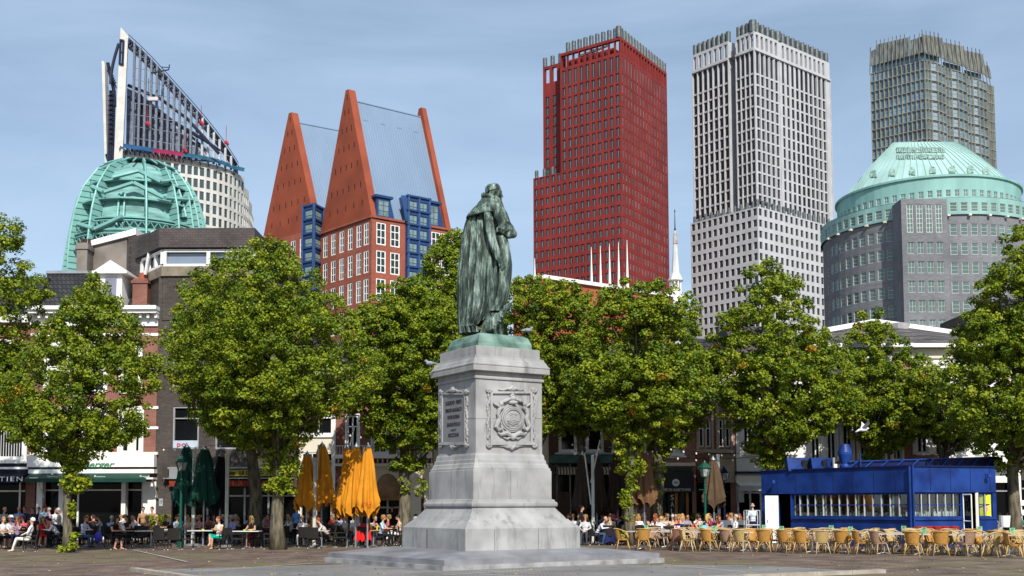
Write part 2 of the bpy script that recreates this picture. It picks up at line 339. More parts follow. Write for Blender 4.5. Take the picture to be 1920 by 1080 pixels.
def tower_white():
    c=PX(1413,57,340); zt=c.z; R_=PZ(1555,118,zt); L_=PZ(1298,104,zt)
    root=empty('office_tower',(c.x+5,c.y+18,0),'pale grey skyscraper with dark windows, grey pins on its roof and round its ledge','tower')
    mat('white_tower_glass',(.012,.013,.016),.1,var=.4,scale=.2,spec=.6)
    u=(L_-c).normalized(); n=Vector((u.y,-u.x,0)); n=n if n.y>0 else -n; LL=(L_-c).length
    zm=ZAT(c,389); f=3.48; wins=[]; mb=MB(); k=(.0,2,1,'white_tower_glass','dark_mullion'); mat('dark_mullion',(.10,.10,.105),.5)
    def s_at(px): return min(((abs(proj(c+u*s)[0]-px),s) for s in np.arange(0,60,.05)),key=lambda q:q[0])[1]
    sa,sb=s_at(1379),s_at(1365)
    P1=c+u*sa; P2=c+u*sb; Q1=P1+n*4; Q2=P2+n*4
    rows=[(zm+1.2+f*i,2.9) for i in range(40)]; rows=[r for r in rows if r[0]+r[1]<zt-12]; rows.append((rows[-1][0]+f,zt-6.5-rows[-1][0]-f))
    rows=[r for r in rows if r[0]+r[1]<zt-5.7]
    rl=[(zm-f*(i+1)+.8,2.2) for i in range(int(zm/f)-1)]
    def face(A,B,nn,w=1.6,uo=None):
        us=uo or [(i+.5)/nn for i in range(nn)]
        grid_face(root,mb,A,B,zm,zt-5.8,us,rows,w,2.25,k,.4,wins)
        D=(B-A).length; wall_sheet(mb,A,B,zt-5.8,zt,[(x*D-.62,x*D+.62,zt-5.2,zt-.9) for x in us],1.2)
    face(P1,c,4); face(L_,P2,7)
    ur=[(i+.7)/16.4*.97 for i in range(5)]+[((i+6.1)/16.4)*.99 for i in range(10)]
    face(c,R_,15,1.5,ur)
    # recess with wide dark windows
    kk=(.0,2,1,'white_tower_glass','dark_mullion'); mat('dark_mullion',(.10,.10,.105),.5)
    grid_face(root,mb,Q2,Q1,zm,zt-1,[.5],rows,(Q1-Q2).length*.8,2.2,kk,.3,wins)
    mb.quad((P1.x,P1.y,zm),(Q1.x,Q1.y,zm),(Q1.x,Q1.y,zt),(P1.x,P1.y,zt)); mb.quad((P2.x,P2.y,zm),(Q2.x,Q2.y,zm),(Q2.x,Q2.y,zt),(P2.x,P2.y,zt))
    # lower block, a metre proud
    d=(R_-c).normalized(); c2=c-d*1.0-u*1.0; L2=L_+u*1-d*1.0; R2=R_-u*1.0+d*1.0
    D1=(L2-c2).length; D2=(R2-c2).length
    grid_face(root,mb,L2,c2,0,zm,[(i+.5)/12 for i in range(12)],rl,1.45,2.2,k,.4,wins)
    grid_face(root,mb,c2,R2,0,zm,[(i+.5)/16 for i in range(16)],rl,1.45,2.2,k,.4,wins)
    K=R_+(L_-c)
    mb.quad(*[(p.x,p.y,zm) for p in (L2,c2,R2,K)]); mb.quad(*[(p.x,p.y,zt-5.7) for p in (L_,c,R_,K)])
    for A_,z0 in ((R_,zt),(L_,zt)): mb.quad((A_.x,A_.y,0),(K.x,K.y,0),(K.x,K.y,z0-5.7),(A_.x,A_.y,z0-5.7))
    i1=lerp(L_,K,.12);i2=c+d*5+u*5;i3=lerp(R_,K,.14)
    mb.quad((i1.x,i1.y,zt-5.7),(i2.x,i2.y,zt-5.7),(i2.x,i2.y,zt-2),(i1.x,i1.y,zt-2)); mb.quad((i2.x,i2.y,zt-5.7),(i3.x,i3.y,zt-5.7),(i3.x,i3.y,zt-2),(i2.x,i2.y,zt-2))
    # fine vertical ribs beside each window column, string course under the crown
    for (A,B,nn) in ((P1,c,4),(L_,P2,7),(c,R_,16)):
        q=(B-A).normalized(); nn_=Vector((q.y,-q.x,0))
        for i in range(nn+1):
            p=lerp(A,B,i/nn); r=.13; a=p-q*r; b=p+q*r; o=nn_*.25
            mb.prism([(a.x,a.y),(b.x,b.y),(b.x+o.x,b.y+o.y),(a.x+o.x,a.y+o.y)],zm,zt-5.9)
        o=nn_*.5; mb.prism([(A.x,A.y),(B.x,B.y),(B.x+o.x,B.y+o.y),(A.x+o.x,A.y+o.y)],zt-6.4,zt-5.85)
    mb.build('wall',PALE,root)
    put_windows(root,wins)
    def pinat(p,z,r=.8,h=3.4):
        m=MB(); pin(m,p,z,r,h); m.build('roof_pin',GREY_PIN,root)
    for i in range(8): pinat(lerp(L_,P2,(i+.3)/7.6)+n*.9,zt)
    for i in range(3): pinat(lerp(P1,c,(i+.35)/4)+n*.9,zt)
    pinat(c+Vector((0,1.2,0)),zt,1.2,3.7)
    for i in range(15): pinat(lerp(c,R_,(i+1)/15.3)+Vector((-.6,.6,0)),zt,.85 if i!=4 else 1.3,3.3)
    for i in range(11): pinat(lerp(L2,c2,(i+.6)/11.5)+n*.5,zm,.5,2.0)
    for i in range(16): pinat(lerp(c2,R2,(i+.2)/16)+Vector((-.3,.45,0)),zm,.6,2.3)
    p=c+u*(sa+sb)/2+n*8; bmu('roof_crane',(p.x,p.y,zt-1.0),'dark window-cleaning crane on the roof of the pale grey skyscraper',.8,-.2)

def tower_grey():
    z=PX(1733,112,360).z; P=lambda x,y: PZ(x,y,z)
    root=empty('office_tower',(P(1733,112).x+5,P(1733,112).y+16,0),'greenish grey skyscraper with stepped bays and tall metal fins round its top','tower')
    STONE=mat('grey_green_cladding',(.24,.25,.22),.6,.1,var=.15,scale=.4); mat('blue_glass',(.11,.18,.23),.08,var=.5,scale=.1,spec=.8); mat('grey_green_frame',(.2,.2,.17),.6); mat('sky_glass',(.26,.33,.38),.06,var=.3,scale=.1,spec=.8)  # middle bay panes get a paler glass with sky light put into its colour
    c=P(1733,112); L_=P(1632,138)
    pts=[c,P(1744,115)]; wins=[]; mb=MB(); f=3.34
    rows=[(z-f*(i+1)+.38,f-.6) for i in range(30)]
    k=(.0,1,2,'blue_glass','grey_green_frame'); ks=(.0,1,2,'sky_glass','grey_green_frame')
    D=(L_-c).length
    grid_face(root,mb,L_,c,0,z,[(i+.5)/12 for i in range(12)],rows,D/12-.36,f-.6,k,.35,wins)
    # serrated right side : bays of three facets
    bays=[((1733,112),(1744,115),(1757,117.5),(1771,124)),((1771,127),(1783,130),(1795,132),(1811,139)),((1811,142),(1823,145),(1834,147.5),(1849,154)),((1849,157),(1853,159),(1857,160),(1862,162))]
    ends=[]
    for bi,b in enumerate(bays):
        q=[P(*s) for s in b]
        for j in range(3):
            A,B=q[j],q[j+1]; D=(B-A).length; nn=(2,1,2)[j] if bi<3 else 1
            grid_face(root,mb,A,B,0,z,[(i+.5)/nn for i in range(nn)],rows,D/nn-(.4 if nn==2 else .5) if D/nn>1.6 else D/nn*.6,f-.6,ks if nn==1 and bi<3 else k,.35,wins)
        ends.append((q[0],q[-1]))
    for i in range(3):
        A=ends[i][1];B=ends[i+1][0]; mb.quad((A.x,A.y,0),(B.x,B.y,0),(B.x,B.y,z),(A.x,A.y,z))
    K=ends[3][1]; mb.quad((K.x,K.y,0),(K.x-10,K.y+20,0),(K.x-10,K.y+20,z),(K.x,K.y,z)); mb.quad((L_.x,L_.y,0),(L_.x+20,L_.y+25,0),(L_.x+20,L_.y+25,z),(L_.x,L_.y,z))
    allp=[L_,c]+[e for en in ends for e in en]+[Vector((K.x-10,K.y+20,0)),Vector((L_.x+20,L_.y+25,0))]
    mb.add([(p.x,p.y,z-.05) for p in allp],[tuple(range(len(allp)))])
    # protruding floor bands and mullions as a light frame
    for A,B,nn in [(L_,c,12)]+[(P(*b[j]),P(*b[j+1]),(2,1,2)[j]) for b in bays for j in range(3)]:
        q=(B-A).normalized(); o=Vector((q.y,-q.x,0))
        for r in rows: zz=r[0]-.3; a=A;b_=B; mb.prism([(a.x,a.y),(b_.x,b_.y),(b_.x+o.x*.3,b_.y+o.y*.3),(a.x+o.x*.3,a.y+o.y*.3)],zz,zz+.22)
        for i in range(nn+1):
            p=lerp(A,B,i/nn); mb.prism([(p.x-q.x*.09,p.y-q.y*.09),(p.x+q.x*.09,p.y+q.y*.09),(p.x+q.x*.09+o.x*.28,p.y+q.y*.09+o.y*.28),(p.x-q.x*.09+o.x*.28,p.y-q.y*.09+o.y*.28)],30,z)
    mb.build('wall',STONE,root); put_windows(root,wins)
    # crown: leaning metal fins and screens
    CRN=mat('crown_metal',(.12,.125,.115),.5,.2,var=.45,scale=.9,stretch=(2.5,2.5,.25),col2=(.24,.245,.21))
    def crown(A,B,nn,ya,yb,lift=0):
        A=Vector((A.x,A.y,0));B=Vector((B.x,B.y,0)); q=(B-A).normalized(); o=Vector((q.y,-q.x,0)); n_=-o
        for i in range(nn):
            m=MB(); p=lerp(A,B,(i+.0)/nn); p2=lerp(A,B,(i+1)/nn); za=ya+(yb-ya)*i/nn; zb=ya+(yb-ya)*(i+1)/nn
            e=p2-q*.12; lean=n_*.7
            m.add([(p.x+q.x*.12,p.y+q.y*.12,z+2.6),(e.x,e.y,z+2.6),(e.x+lean.x,e.y+lean.y,zb-.6),(p.x+q.x*.12+lean.x,p.y+q.y*.12+lean.y,za-.6),
                   (p.x+q.x*.12+n_.x*.3,p.y+q.y*.12+n_.y*.3,z+2.6),(e.x+n_.x*.3,e.y+n_.y*.3,z+2.6),(e.x+lean.x*1.3,e.y+lean.y*1.3,zb-.6),(p.x+q.x*.12+lean.x*1.3,p.y+q.y*.12+lean.y*1.3,za-.6)],
                  [(0,1,2,3),(4,7,6,5),(0,3,7,4),(1,5,6,2),(3,2,6,7),(0,4,5,1)])
            for pp,zz in ((p,za),):
                a=pp+o*.5; b=pp+o*.1+lean; m.tube([(a.x,a.y,z-.5),(b.x,b.y,zz+.8)],.16,4)
            m.build('crown_fin',CRN,root)
    cz=lambda p,y: ZAT(p,y)
    crown(L_,lerp(L_,c,.1),1,cz(L_,92),cz(L_,90)); crown(lerp(L_,c,.12),lerp(L_,c,.72),8,cz(lerp(L_,c,.12),79),cz(lerp(L_,c,.72),65)); crown(lerp(L_,c,.74),c,3,cz(c,64),cz(c,62))
    crown(c,P(1771,124),5,cz(P(1745,115),62),cz(P(1760,118),60)); crown(P(1771,127),P(1811,139),5,cz(P(1780,130),77),cz(P(1802,133),76)); crown(P(1811,142),P(1849,154),5,cz(P(1820,145),92),cz(P(1843,148),91)); crown(P(1849,157),P(1860,161),2,cz(P(1852,158),118),cz(P(1860,161),120)); 
    for A,B in ((L_,c),(c,P(1768,122)),(P(1775,130),P(1808,138)),(P(1815,145),P(1847,153))):
        m=MB(); q=(B-A).normalized(); n_=Vector((-q.y,q.x,0))*1.5; A2=A+n_;B2=B+n_; m.quad((A2.x,A2.y,z),(B2.x,B2.y,z),(B2.x,B2.y,z+3.2),(A2.x,A2.y,z+3.2))
        m.build('crown_glazing',MATS['blue_glass'],root)

def round_building():
    Y0=225.; s=FPX/Y0; cx=PX(1741,500,Y0).x; Rr=193/ (FPX/(Y0)) ; c=Vector((cx,Y0,0))
    front=Vector((cx,Y0-Rr,0))
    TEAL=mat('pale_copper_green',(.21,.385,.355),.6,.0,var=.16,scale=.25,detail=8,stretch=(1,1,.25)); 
    DBR=brick('dark_purple_brick',(.15,.155,.172),(.20,.205,.225),(.18,.183,.19),.6,.2,.02,stain=.25,sscale=.15)
    mat('teal_glass',(.10,.17,.15),.1,var=.45,scale=.12,spec=.7); mat('white_frame',(.5,.52,.5),.5)
    root=empty('office_building',(cx,Y0,0),'round dark brick office building under a pale green copper roof','building')
    zb=ZAT(front,402); zr1=ZAT(front,370); R2=165/(FPX/Y0); f2=Vector((cx,Y0-R2,0)); zr2=ZAT(f2,328)
    wins=[]; n=72
    def drum(mb,R_,z0,z1,rows,w,key,nw,skip=None):
        # polygonal drum with a window in every second facet
        for i in range(nw):
            a0=math.pi+math.pi*i/nw; a1=math.pi+math.pi*(i+1)/nw
            A=(cx+R_*math.cos(a0),Y0+R_*math.sin(a0)); B=(cx+R_*math.cos(a1),Y0+R_*math.sin(a1))
            grid_face(root,mb,A,B,z0,z1,[.5],rows,w,rows[0][1],key,.22,wins)
        for i in range(16):
            a0=math.pi*i/16;a1=math.pi*(i+1)/16; mb.quad((cx+R_*math.cos(a0),Y0+R_*math.sin(a0),z0),(cx+R_*math.cos(a1),Y0+R_*math.sin(a1),z0),(cx+R_*math.cos(a1),Y0+R_*math.sin(a1),z1),(cx+R_*math.cos(a0),Y0+R_*math.sin(a0),z1))
    key=(.09,1,3,'teal_glass','white_frame'); key2=(.08,2,2,'teal_glass','white_frame')
    f=3.62; ztop=ZAT(front,419); rows=[(ztop-2.2-f*i,2.2) for i in range(16)]
    mb=MB(); drum(mb,Rr,0,zb,rows,1.3,key,34); 
    # projecting bay
    A=PX(1689,373,front.y-.7); B=PX(1775,373,front.y-.7); zB=ZAT(A,373)
    D=B.x-A.x; us=[.19,.40,.61,.82]
    tall=(ZAT(A,436),ZAT(A,383)-ZAT(A,436))
    rb=[(rows[i][0],2.2) for i in range(1,14) if rows[i][0]+2.2<tall[0]-.4]
    holes=[(u*D-.62,u*D+.62,z,z+h) for z,h in [tall]+rb for u in us]
    wall_sheet(mb,A,B,0,zB,holes,.25)
    for u in us:
        wins.append(((A.x+u*D,A.y+.1,tall[0]),0,(1.24,round(tall[1],3),.14,2,6,'teal_glass','white_frame')))
        for z,h in rb: wins.append(((A.x+u*D,A.y+.1,z),0,(1.24,h)+key2))
    for X in (A.x,B.x): mb.quad((X,A.y,0),(X,A.y+7,0),(X,A.y+7,zB),(X,A.y,zB))
    mb.quad((A.x,A.y,zB),(B.x,A.y,zB),(B.x,A.y+7,zB),(A.x,A.y+7,zB))
    mb.build('brick_wall',DBR,root)
    mb=MB(); drum(mb,Rr+.35,zb,zr1,[(ZAT(front,397),ZAT(front,380)-ZAT(front,397))],1.3,key,34)
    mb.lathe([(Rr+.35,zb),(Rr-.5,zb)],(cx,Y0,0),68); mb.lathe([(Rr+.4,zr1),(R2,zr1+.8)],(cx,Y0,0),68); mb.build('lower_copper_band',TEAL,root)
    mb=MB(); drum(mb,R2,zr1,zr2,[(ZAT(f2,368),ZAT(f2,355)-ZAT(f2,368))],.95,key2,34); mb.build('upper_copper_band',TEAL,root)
    # conical roof rising to a short ridge
    zt=PX(1728,265,Y0-3).z; r0=R2-.6; a=PX(1669,265,Y0).x-cx; b=PX(1783,268,Y0).x-cx
    mb=MB(); vs=[];m_=72
    prof=[(0,0),(.25,.22),(.6,.56),(1,1)]
    for t,_ in prof:
        for j in range(m_):
            th=2*math.pi*j/m_; X=r0*math.cos(th); Yy=r0*math.sin(th); tx=max(a,min(b,X*.42)); ty=Yy*.04-2; h=1-(1-t)**1.12
            vs.append((cx+X*(1-t)+tx*t,Y0+Yy*(1-t)+ty*t,zr2+(zt-zr2)*h))
    fs=[(i*m_+j,i*m_+(j+1)%m_,(i+1)*m_+(j+1)%m_,(i+1)*m_+j) for i in range(3) for j in range(m_)]; fs.append(tuple(range(3*m_,4*m_)))
    mb.add(vs,fs)
    for j in range(36,72):           # standing seams
        i0=j; pts=[Vector(vs[i*m_+j])+Vector((0,-.05,.05)) for i in range(4)]; mb.tube(pts,.07,4)
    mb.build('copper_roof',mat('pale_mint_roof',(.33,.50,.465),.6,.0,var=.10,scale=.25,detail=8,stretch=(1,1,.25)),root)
    mb=MB(); mb.lathe([(R2+.35,zr2-.25),(R2+.35,zr2+.15),(R2-.7,zr2+.3)],(cx,Y0,0),68); mb.build('roof_edge',TEAL,root)
    GG=mat('green_grey_strip',(.22,.33,.28),.3,var=.5,scale=1.5)
    surf=[]
    for ti in range(61):
        t=ti/60; h=1-(1-t)**1.12
        for j in range(181):
            th=math.pi+math.pi*j/180; X=r0*math.cos(th); Yy=r0*math.sin(th); tx=max(a,min(b,X*.42))
            P_=(cx+X*(1-t)+tx*t,Y0+Yy*(1-t)+(Yy*.04-2)*t,zr2+(zt-zr2)*h); q_=proj(P_); surf.append((q_[0],q_[1],P_))
    sa=np.array([(q[0],q[1]) for q in surf])
    def rp(x,y): return Vector(surf[int(np.argmin((sa[:,0]-x)**2+(sa[:,1]-y)**2))][2])
    for ya,yb in ((277,287),(291,299)):
        for i in range(22):
            x=1681+i*4.1; p=rp(x,ya);q=rp(x,yb);p2=rp(x+3.1,ya);q2=rp(x+3.1,yb); o=Vector((0,-.16,.13)); m=MB(); m.add([p+o,q+o,q2+o,p2+o,p,q,q2,p2],[(0,1,2,3),(4,7,6,5),(0,4,5,1),(1,5,6,2),(2,6,7,3),(3,7,4,0)]); m.build('roof_light',GG,root)
    for x,y in ((1606,338),(1637,334),(1672,331),(1710,329),(1748,327),(1785,326),(1819,325),(1848,328)):
        pts=[rp(x-5.5,y),rp(x-5.5,y-9),rp(x-3,y-13),rp(x+3,y-13),rp(x+5.5,y-9),rp(x+5.5,y)]; o=Vector((0,-.2,.15)); m=MB(); m.add([p+o for p in pts]+pts,[(0,1,2,3,4,5),(11,10,9,8,7,6)]+[(i,(i+1)%6,(i+1)%6+6,i+6) for i in range(6)]); m.build('dormer',GG,root)
    mb=MB()
    for i in range(17):          # brackets under the copper band
        an=math.pi*1.04+math.pi*.92*i/16; mb.box(-.25,.25,-.4,.4,0,.35,M=Matrix.Translation((cx+(Rr+.35)*math.cos(an),Y0+(Rr+.35)*math.sin(an),zb-.36))@Matrix.Rotation(an+math.pi/2,4,'Z'))
    mb.build('brackets',CREAM,root)
    put_windows(root,wins)

def gable_tower(C,Lp,Rp,apex_y,zc_y,name_label,Y,base=True,blue=None):
    """steep gabled block: C near corner, Lp left corner, Rp right corner on the eaves line"""
    ORANGE=mat('orange_red_panels',(.255,.060,.030),.75,var=.14,scale=.2,detail=8); ORB=brick('orange_brick',(.25,.072,.045),(.30,.092,.058),(.29,.11,.08),.8,.3,.02,stain=.18,sscale=.2)
    BLUE=mat('blue_metal_roof',(.19,.265,.37),.5,.1,var=.06,scale=.15,stretch=(1,1,.3)); 
    c=PX(*C,Y); z=c.z; L_=PZ(*Lp,z); R_=PZ(*Rp,z); ax=lerp(L_,c,.52); za=ZAT(ax,apex_y)
    root=empty('gabled_office_building',(c.x,c.y+9,0),name_label,'building')
    d=(R_-c).normalized(); v=(c-L_).normalized(); n=Vector((-v.y,v.x,0))
    def gable(A,B,th,nm,holes=True,th0=0):
        m=MB(); mid=lerp(A,B,.52); q=(B-A).normalized(); W=(B-A).length; H=za-z
        pr=lambda s,zz,o: (A.x+q.x*s+d.x*o,A.y+q.y*s+d.y*o,zz)
        # front face as stacked courses with slots
        tl=W*.5-.35; tr=W*.52+.35; rowsn=[(.10,5),(.235,6),(.40,5),(.545,4),(.68,3),(.81,2),(.92,1)]
        lev=[0]; sl={}
        for h,k in rowsn: lev+= [h,h+.042]; sl[h]=k
        lev.append(1)
        for a,b in zip(lev[:-1],lev[1:]):
            la,lb=tl*a,tl*b; ra,rb=W-(W-tr)*a,W-(W-tr)*b; za_,zb_=z+H*a,z+H*b
            if a in sl and holes:
                k=sl[a]; xs=[]; inner_l=max(la,lb); inner_r=min(ra,rb); ww=inner_r-inner_l
                cuts=[inner_l+ww*(i+.75)/(k+.5) for i in range(k)]
                pts=[(la,lb)]
                for x in cuts: pts+= [(x-.21,x-.21),(x+.21,x+.21)]
                pts.append((ra,rb))
                for i in range(0,len(pts),2):
                    m.quad(pr(pts[i][0],za_,0),pr(pts[i+1][0],za_,0),pr(pts[i+1][1],zb_,0),pr(pts[i][1],zb_,0))
                for x in cuts:
                    m.quad(pr(x-.21,za_,.06),pr(x+.21,za_,.06),pr(x+.21,zb_,.06),pr(x-.21,zb_,.06),1)
                    m.quad(pr(x-.21,za_,0),pr(x-.21,zb_,0),pr(x-.21,zb_,.06),pr(x-.21,za_,.06)); m.quad(pr(x+.21,za_,0),pr(x+.21,zb_,0),pr(x+.21,zb_,.06),pr(x+.21,za_,.06))
            else: m.quad(pr(la,za_,0),pr(ra,za_,0),pr(rb,zb_,0),pr(lb,zb_,0))
        for o in (th,): m.add([pr(0,z,o),pr(W,z,o),pr(tr,za,o),pr(tl,za,o)],[(0,1,2,3)])
        for (s0,s1) in ((0,tl),(W,tr)): m.quad(pr(s0,z,0),pr(s1,za,0),pr(s1,za,th),pr(s0,z,th))
        m.quad(pr(tl,za,0),pr(tr,za,0),pr(tr,za,th),pr(tl,za,th))
        m.build(nm,[ORANGE,BLACK],root)
    gable(L_,c,1.7,'gable_wall')
    LR=(R_-c).length
    R0=R_-d*1.2; gable(L_+d*(LR-1.2),R0,1.2,'gable_wall',False)
    # roof slopes, lower than the gables
    zr=za-(za-z)*.075; m=MB(); a0=1.7; a1=LR-1.2; seg=26
    A0=c+d*a0; A1=c+d*a1; T0=ax+d*a0; T1=ax+d*a1; inn=-v
    e=.6
    A0i=A0+inn*e;A1i=A1+inn*e
    nn=Vector((v.x,v.y,0))
    m.quad((A0i.x,A0i.y,z-1),(A1i.x,A1i.y,z-1),(T1.x,T1.y,zr),(T0.x,T0.y,zr))
    B0=L_+d*a0; B1=L_+d*a1; m.quad((B0.x,B0.y,z),(B1.x,B1.y,z),(T1.x,T1.y,zr),(T0.x,T0.y,zr))
    for i in range(seg+1):          # standing seams
        t=i/seg; p=A0i.lerp(A1i,t); q=T0.lerp(T1,t); m.tube([(p.x,p.y,z),(q.x,q.y,zr)],.012,4)
    m.tube([(T0.x,T0.y,zr+.1),(T1.x,T1.y,zr+.1)],.18,6)
    for i in range(4): p=T0.lerp(T1,.12+i*.25); q=p+nn*1.3; m.box(-.6,.6,-.1,.1,0,.25,M=Matrix.Translation((q.x,q.y,zr-4.3))@Matrix.Rotation(math.atan2(d.y,d.x),4,'Z'))
    m.build('blue_roof',BLUE,root)
    return root,c,L_,R_,z,za,d,v,ORB,ax
def zwolsche():
    BT=mat('bright_blue_metal',(.025,.062,.17),.45,.2,var=.12,scale=.5); mat('office_glass',(.02,.035,.035),.1,var=.6,scale=.3,spec=.6); mat('office_glass_pale',(.17,.24,.22),.15,var=.4,scale=.4)
    mat('white_office_frame',(.78,.77,.74),.5); mat('blue_frame',(.03,.08,.24),.5)
    root,c,L_,R_,z,za,d,v,ORB,ax=gable_tower((697,405),(601,438),(846,431),168,405,'nearer steep gabled office block with orange red end walls and blue metal roof',230)
    wins=[]; m=MB(); f=5.95
    D=(L_-c).length; DR=(R_-c).length
    h0=z-.9; rows=[(h0-4.9-f*i,4.75) for i in range(9)]; k=(.24,2,3,'office_glass','white_office_frame')
    grid_face(root,m,L_,c,0,z,[.10,.265,.43,.595,.76,.90],[r for r in rows],1.9,4.75,k,.22,wins)
    grid_face(root,m,c,R_,0,z,[.115,.285,.80,.925],rows,2.3,4.75,k,.22,wins)
    B=L_+(R_-c); m.quad((L_.x,L_.y,0),(B.x,B.y,0),(B.x,B.y,z),(L_.x,L_.y,z)); m.quad((R_.x,R_.y,0),(B.x,B.y,0),(B.x,B.y,z),(R_.x,R_.y,z))
    o1=Vector((v.y,-v.x,0))*.35; o2=Vector((d.y,-d.x,0))*.35
    for A_,B_,o in ((L_,c,o1),(c,R_,o2)): m.prism([(A_.x,A_.y),(B_.x,B_.y),(B_.x+o.x,B_.y+o.y),(A_.x+o.x,A_.y+o.y)],z-.3,z+.15)
    m.build('brick_wall',ORB,root); put_windows(root,wins,maxy=560)
    # blue glazed bay standing in front of the right face
    def on_face(px,zz=z): 
        s=min(((abs(proj((c.x+d.x*s,c.y+d.y*s,zz))[0]-px),s) for s in np.arange(-2,30,.05)),key=lambda q:q[0])[1]; return c+d*s
    out=Vector((d.y,-d.x,0))
    A=on_face(760); Bq=on_face(801); zt=ZAT(A,366); 
    m=MB(); A2=A+out*.9; B2=Bq+out*.9; W=(Bq-A).length; bw=[]
    rowsb=[(zt-1.0-3.05*(i+1)+.35,2.5) for i in range(14)]
    A2_=Vector((A2.x,A2.y,0)); B2_=Vector((B2.x,B2.y,0))
    grid_face(root,m,A2_,B2_,z-55,zt,[.27,.73],rowsb,W*.36,2.5,(.12,2,2,'office_glass_pale','blue_frame'),.25,bw)
    back=-out
    for P_ in (A2,B2): 
        Q=P_+back*8; m.quad((P_.x,P_.y,z-55),(Q.x,Q.y,z-55),(Q.x,Q.y,zt),(P_.x,P_.y,zt))
    Qa=A2+back*8;Qb=B2+back*8; m.quad((A2.x,A2.y,zt),(B2.x,B2.y,zt),(Qb.x,Qb.y,zt),(Qa.x,Qa.y,zt))
    o=out*.35
    for i in range(12):
        zz=zt-.2-3.05*i; m.prism([(A2.x+o.x-d.x*.3,A2.y+o.y-d.y*.3),(B2.x+o.x+d.x*.3,B2.y+o.y+d.y*.3),(B2.x+d.x*.3,B2.y+d.y*.3),(A2.x-d.x*.3,A2.y-d.y*.3)],zz-.25,zz+.12)
    for s in (.02,.5,.98):
        p=A2.lerp(B2,s); m.prism([(p.x-.18,p.y-.1),(p.x+.18,p.y-.1),(p.x+.18+o.x,p.y+o.y+.1),(p.x-.18+o.x,p.y+o.y+.1)],z-55,zt)
    # the sloping side cheek leaning out from the roof
    G=on_face(749)+out*.5; m.add([(G.x,G.y,zt-.4),(A2.x,A2.y,zt-.2),(A2.x,A2.y,z),(A2.x-d.x*.5,A2.y-d.y*.5,z)],[(0,1,2,3)])
    bay=m.build('blue_bay',BT,root)
    off=root.location
    for p,rz,kk in bw: link('window',window_mesh(kk)[0],bay,Vector(p)-off,rz)
    for xa,xb,yt,yb in ((706,731,365,408),(802,823,376,420)):
        m=MB(); A=on_face(xa)+out*.0; B_=on_face(xb)+out*.0; zA=ZAT(A,yt); zB=ZAT(A,yb)+.5; q=-out
        inn=q*.3
        m.prism([(A.x,A.y),(B_.x,B_.y),(B_.x+q.x*7,B_.y+q.y*7),(A.x+q.x*7,A.y+q.y*7)],z-.5,zA-.5)
        e=d*.5; m.prism([(A.x-e.x+out.x*.5,A.y-e.y+out.y*.5),(B_.x+e.x+out.x*.5,B_.y+e.y+out.y*.5),(B_.x+q.x*5+e.x,B_.y+q.y*5+e.y),(A.x+q.x*5-e.x,A.y+q.y*5-e.y)],zA-.5,zA)
        C2=on_face(xb+9); m.add([(B_.x,B_.y,zA-.5),(C2.x,C2.y,z),(B_.x,B_.y,z),(B_.x+q.x*2,B_.y+q.y*2,zA-.5)],[(0,1,2),(0,3,1)])
        dd=m.build('dormer',BT,root)
        w_=(B_-A).length*.8; hh=zA-.9-z-.3; p=A.lerp(B_,.5)+out*.16
        link('window',window_mesh((round(w_,2),round(hh,2),.12,2,3,'office_glass_pale','blue_frame'))[0],dd,Vector((p.x,p.y,z+.3))-off,math.atan2(d.y,d.x))
    # second block further back
    root,c,L_,R_,z,za,d,v,ORB,ax=gable_tower((592,428),(491,457),(735,448),211,428,'farther steep gabled office block with blue roof, left of and behind its twin',262)
    m=MB(); wins=[]; h0=z-.9
    grid_face(root,m,L_,c,0,z,[.10,.265,.43,.595,.76,.90],[(h0-5.3-f*i,4.75) for i in range(9)],1.95,4.75,k,.22,wins); m.quad((c.x,c.y,0),(R_.x,R_.y,0),(R_.x,R_.y,z),(c.x,c.y,z)); m.build('brick_wall',ORB,root); put_windows(root,wins,60,maxy=520)
    off=root.location; out=Vector((d.y,-d.x,0)); sh=d*.8
    A=c+sh+out*.9-Vector((v.x,v.y,0))*.0
    # blue bay at its corner: two faces
    P0=PX(569,385,244); zt=P0.z; P1=PZ(591,382,zt) if False else PX(589,383,242); P2=PX(606,386,246)
    m=MB(); bw=[]
    rowsb=[(zt-1.0-3.15*(i+1)+.35,2.55) for i in range(14)]
    for A_,B_ in ((P0,P1),(P1,P2)):
        a=Vector((A_.x,A_.y,0)); b=Vector((B_.x,B_.y,0)); W=(b-a).length
        grid_face(root,m,a,b,z-55,zt,[.5],rowsb,W*.72,2.55,(.12,1,2,'office_glass_pale','blue_frame'),.25,bw)
        q=(b-a).normalized(); o=Vector((q.y,-q.x,0))*.3
        for i in range(12):
            zz=zt-.2-3.15*i; m.prism([(a.x,a.y),(b.x,b.y),(b.x+o.x,b.y+o.y),(a.x+o.x,a.y+o.y)],zz-.3,zz+.1)
        for p in (a,b): m.tube([(p.x+o.x*.5,p.y+o.y*.5,z-55),(p.x+o.x*.5,p.y+o.y*.5,zt)],.25,6)
    m.add([(P0.x,P0.y,zt),(P1.x,P1.y,zt),(P2.x,P2.y,zt),(P2.x,P2.y+8,zt),(P0.x,P0.y+8,zt)],[(0,1,2,3,4)])
    m.quad((P0.x,P0.y,z-55),(P0.x,P0.y+8,z-55),(P0.x,P0.y+8,zt),(P0.x,P0.y,zt))
    bay=m.build('blue_bay',BT,root)
    for p,rz,kk in bw: link('window',window_mesh(kk)[0],bay,Vector(p)-off,rz)
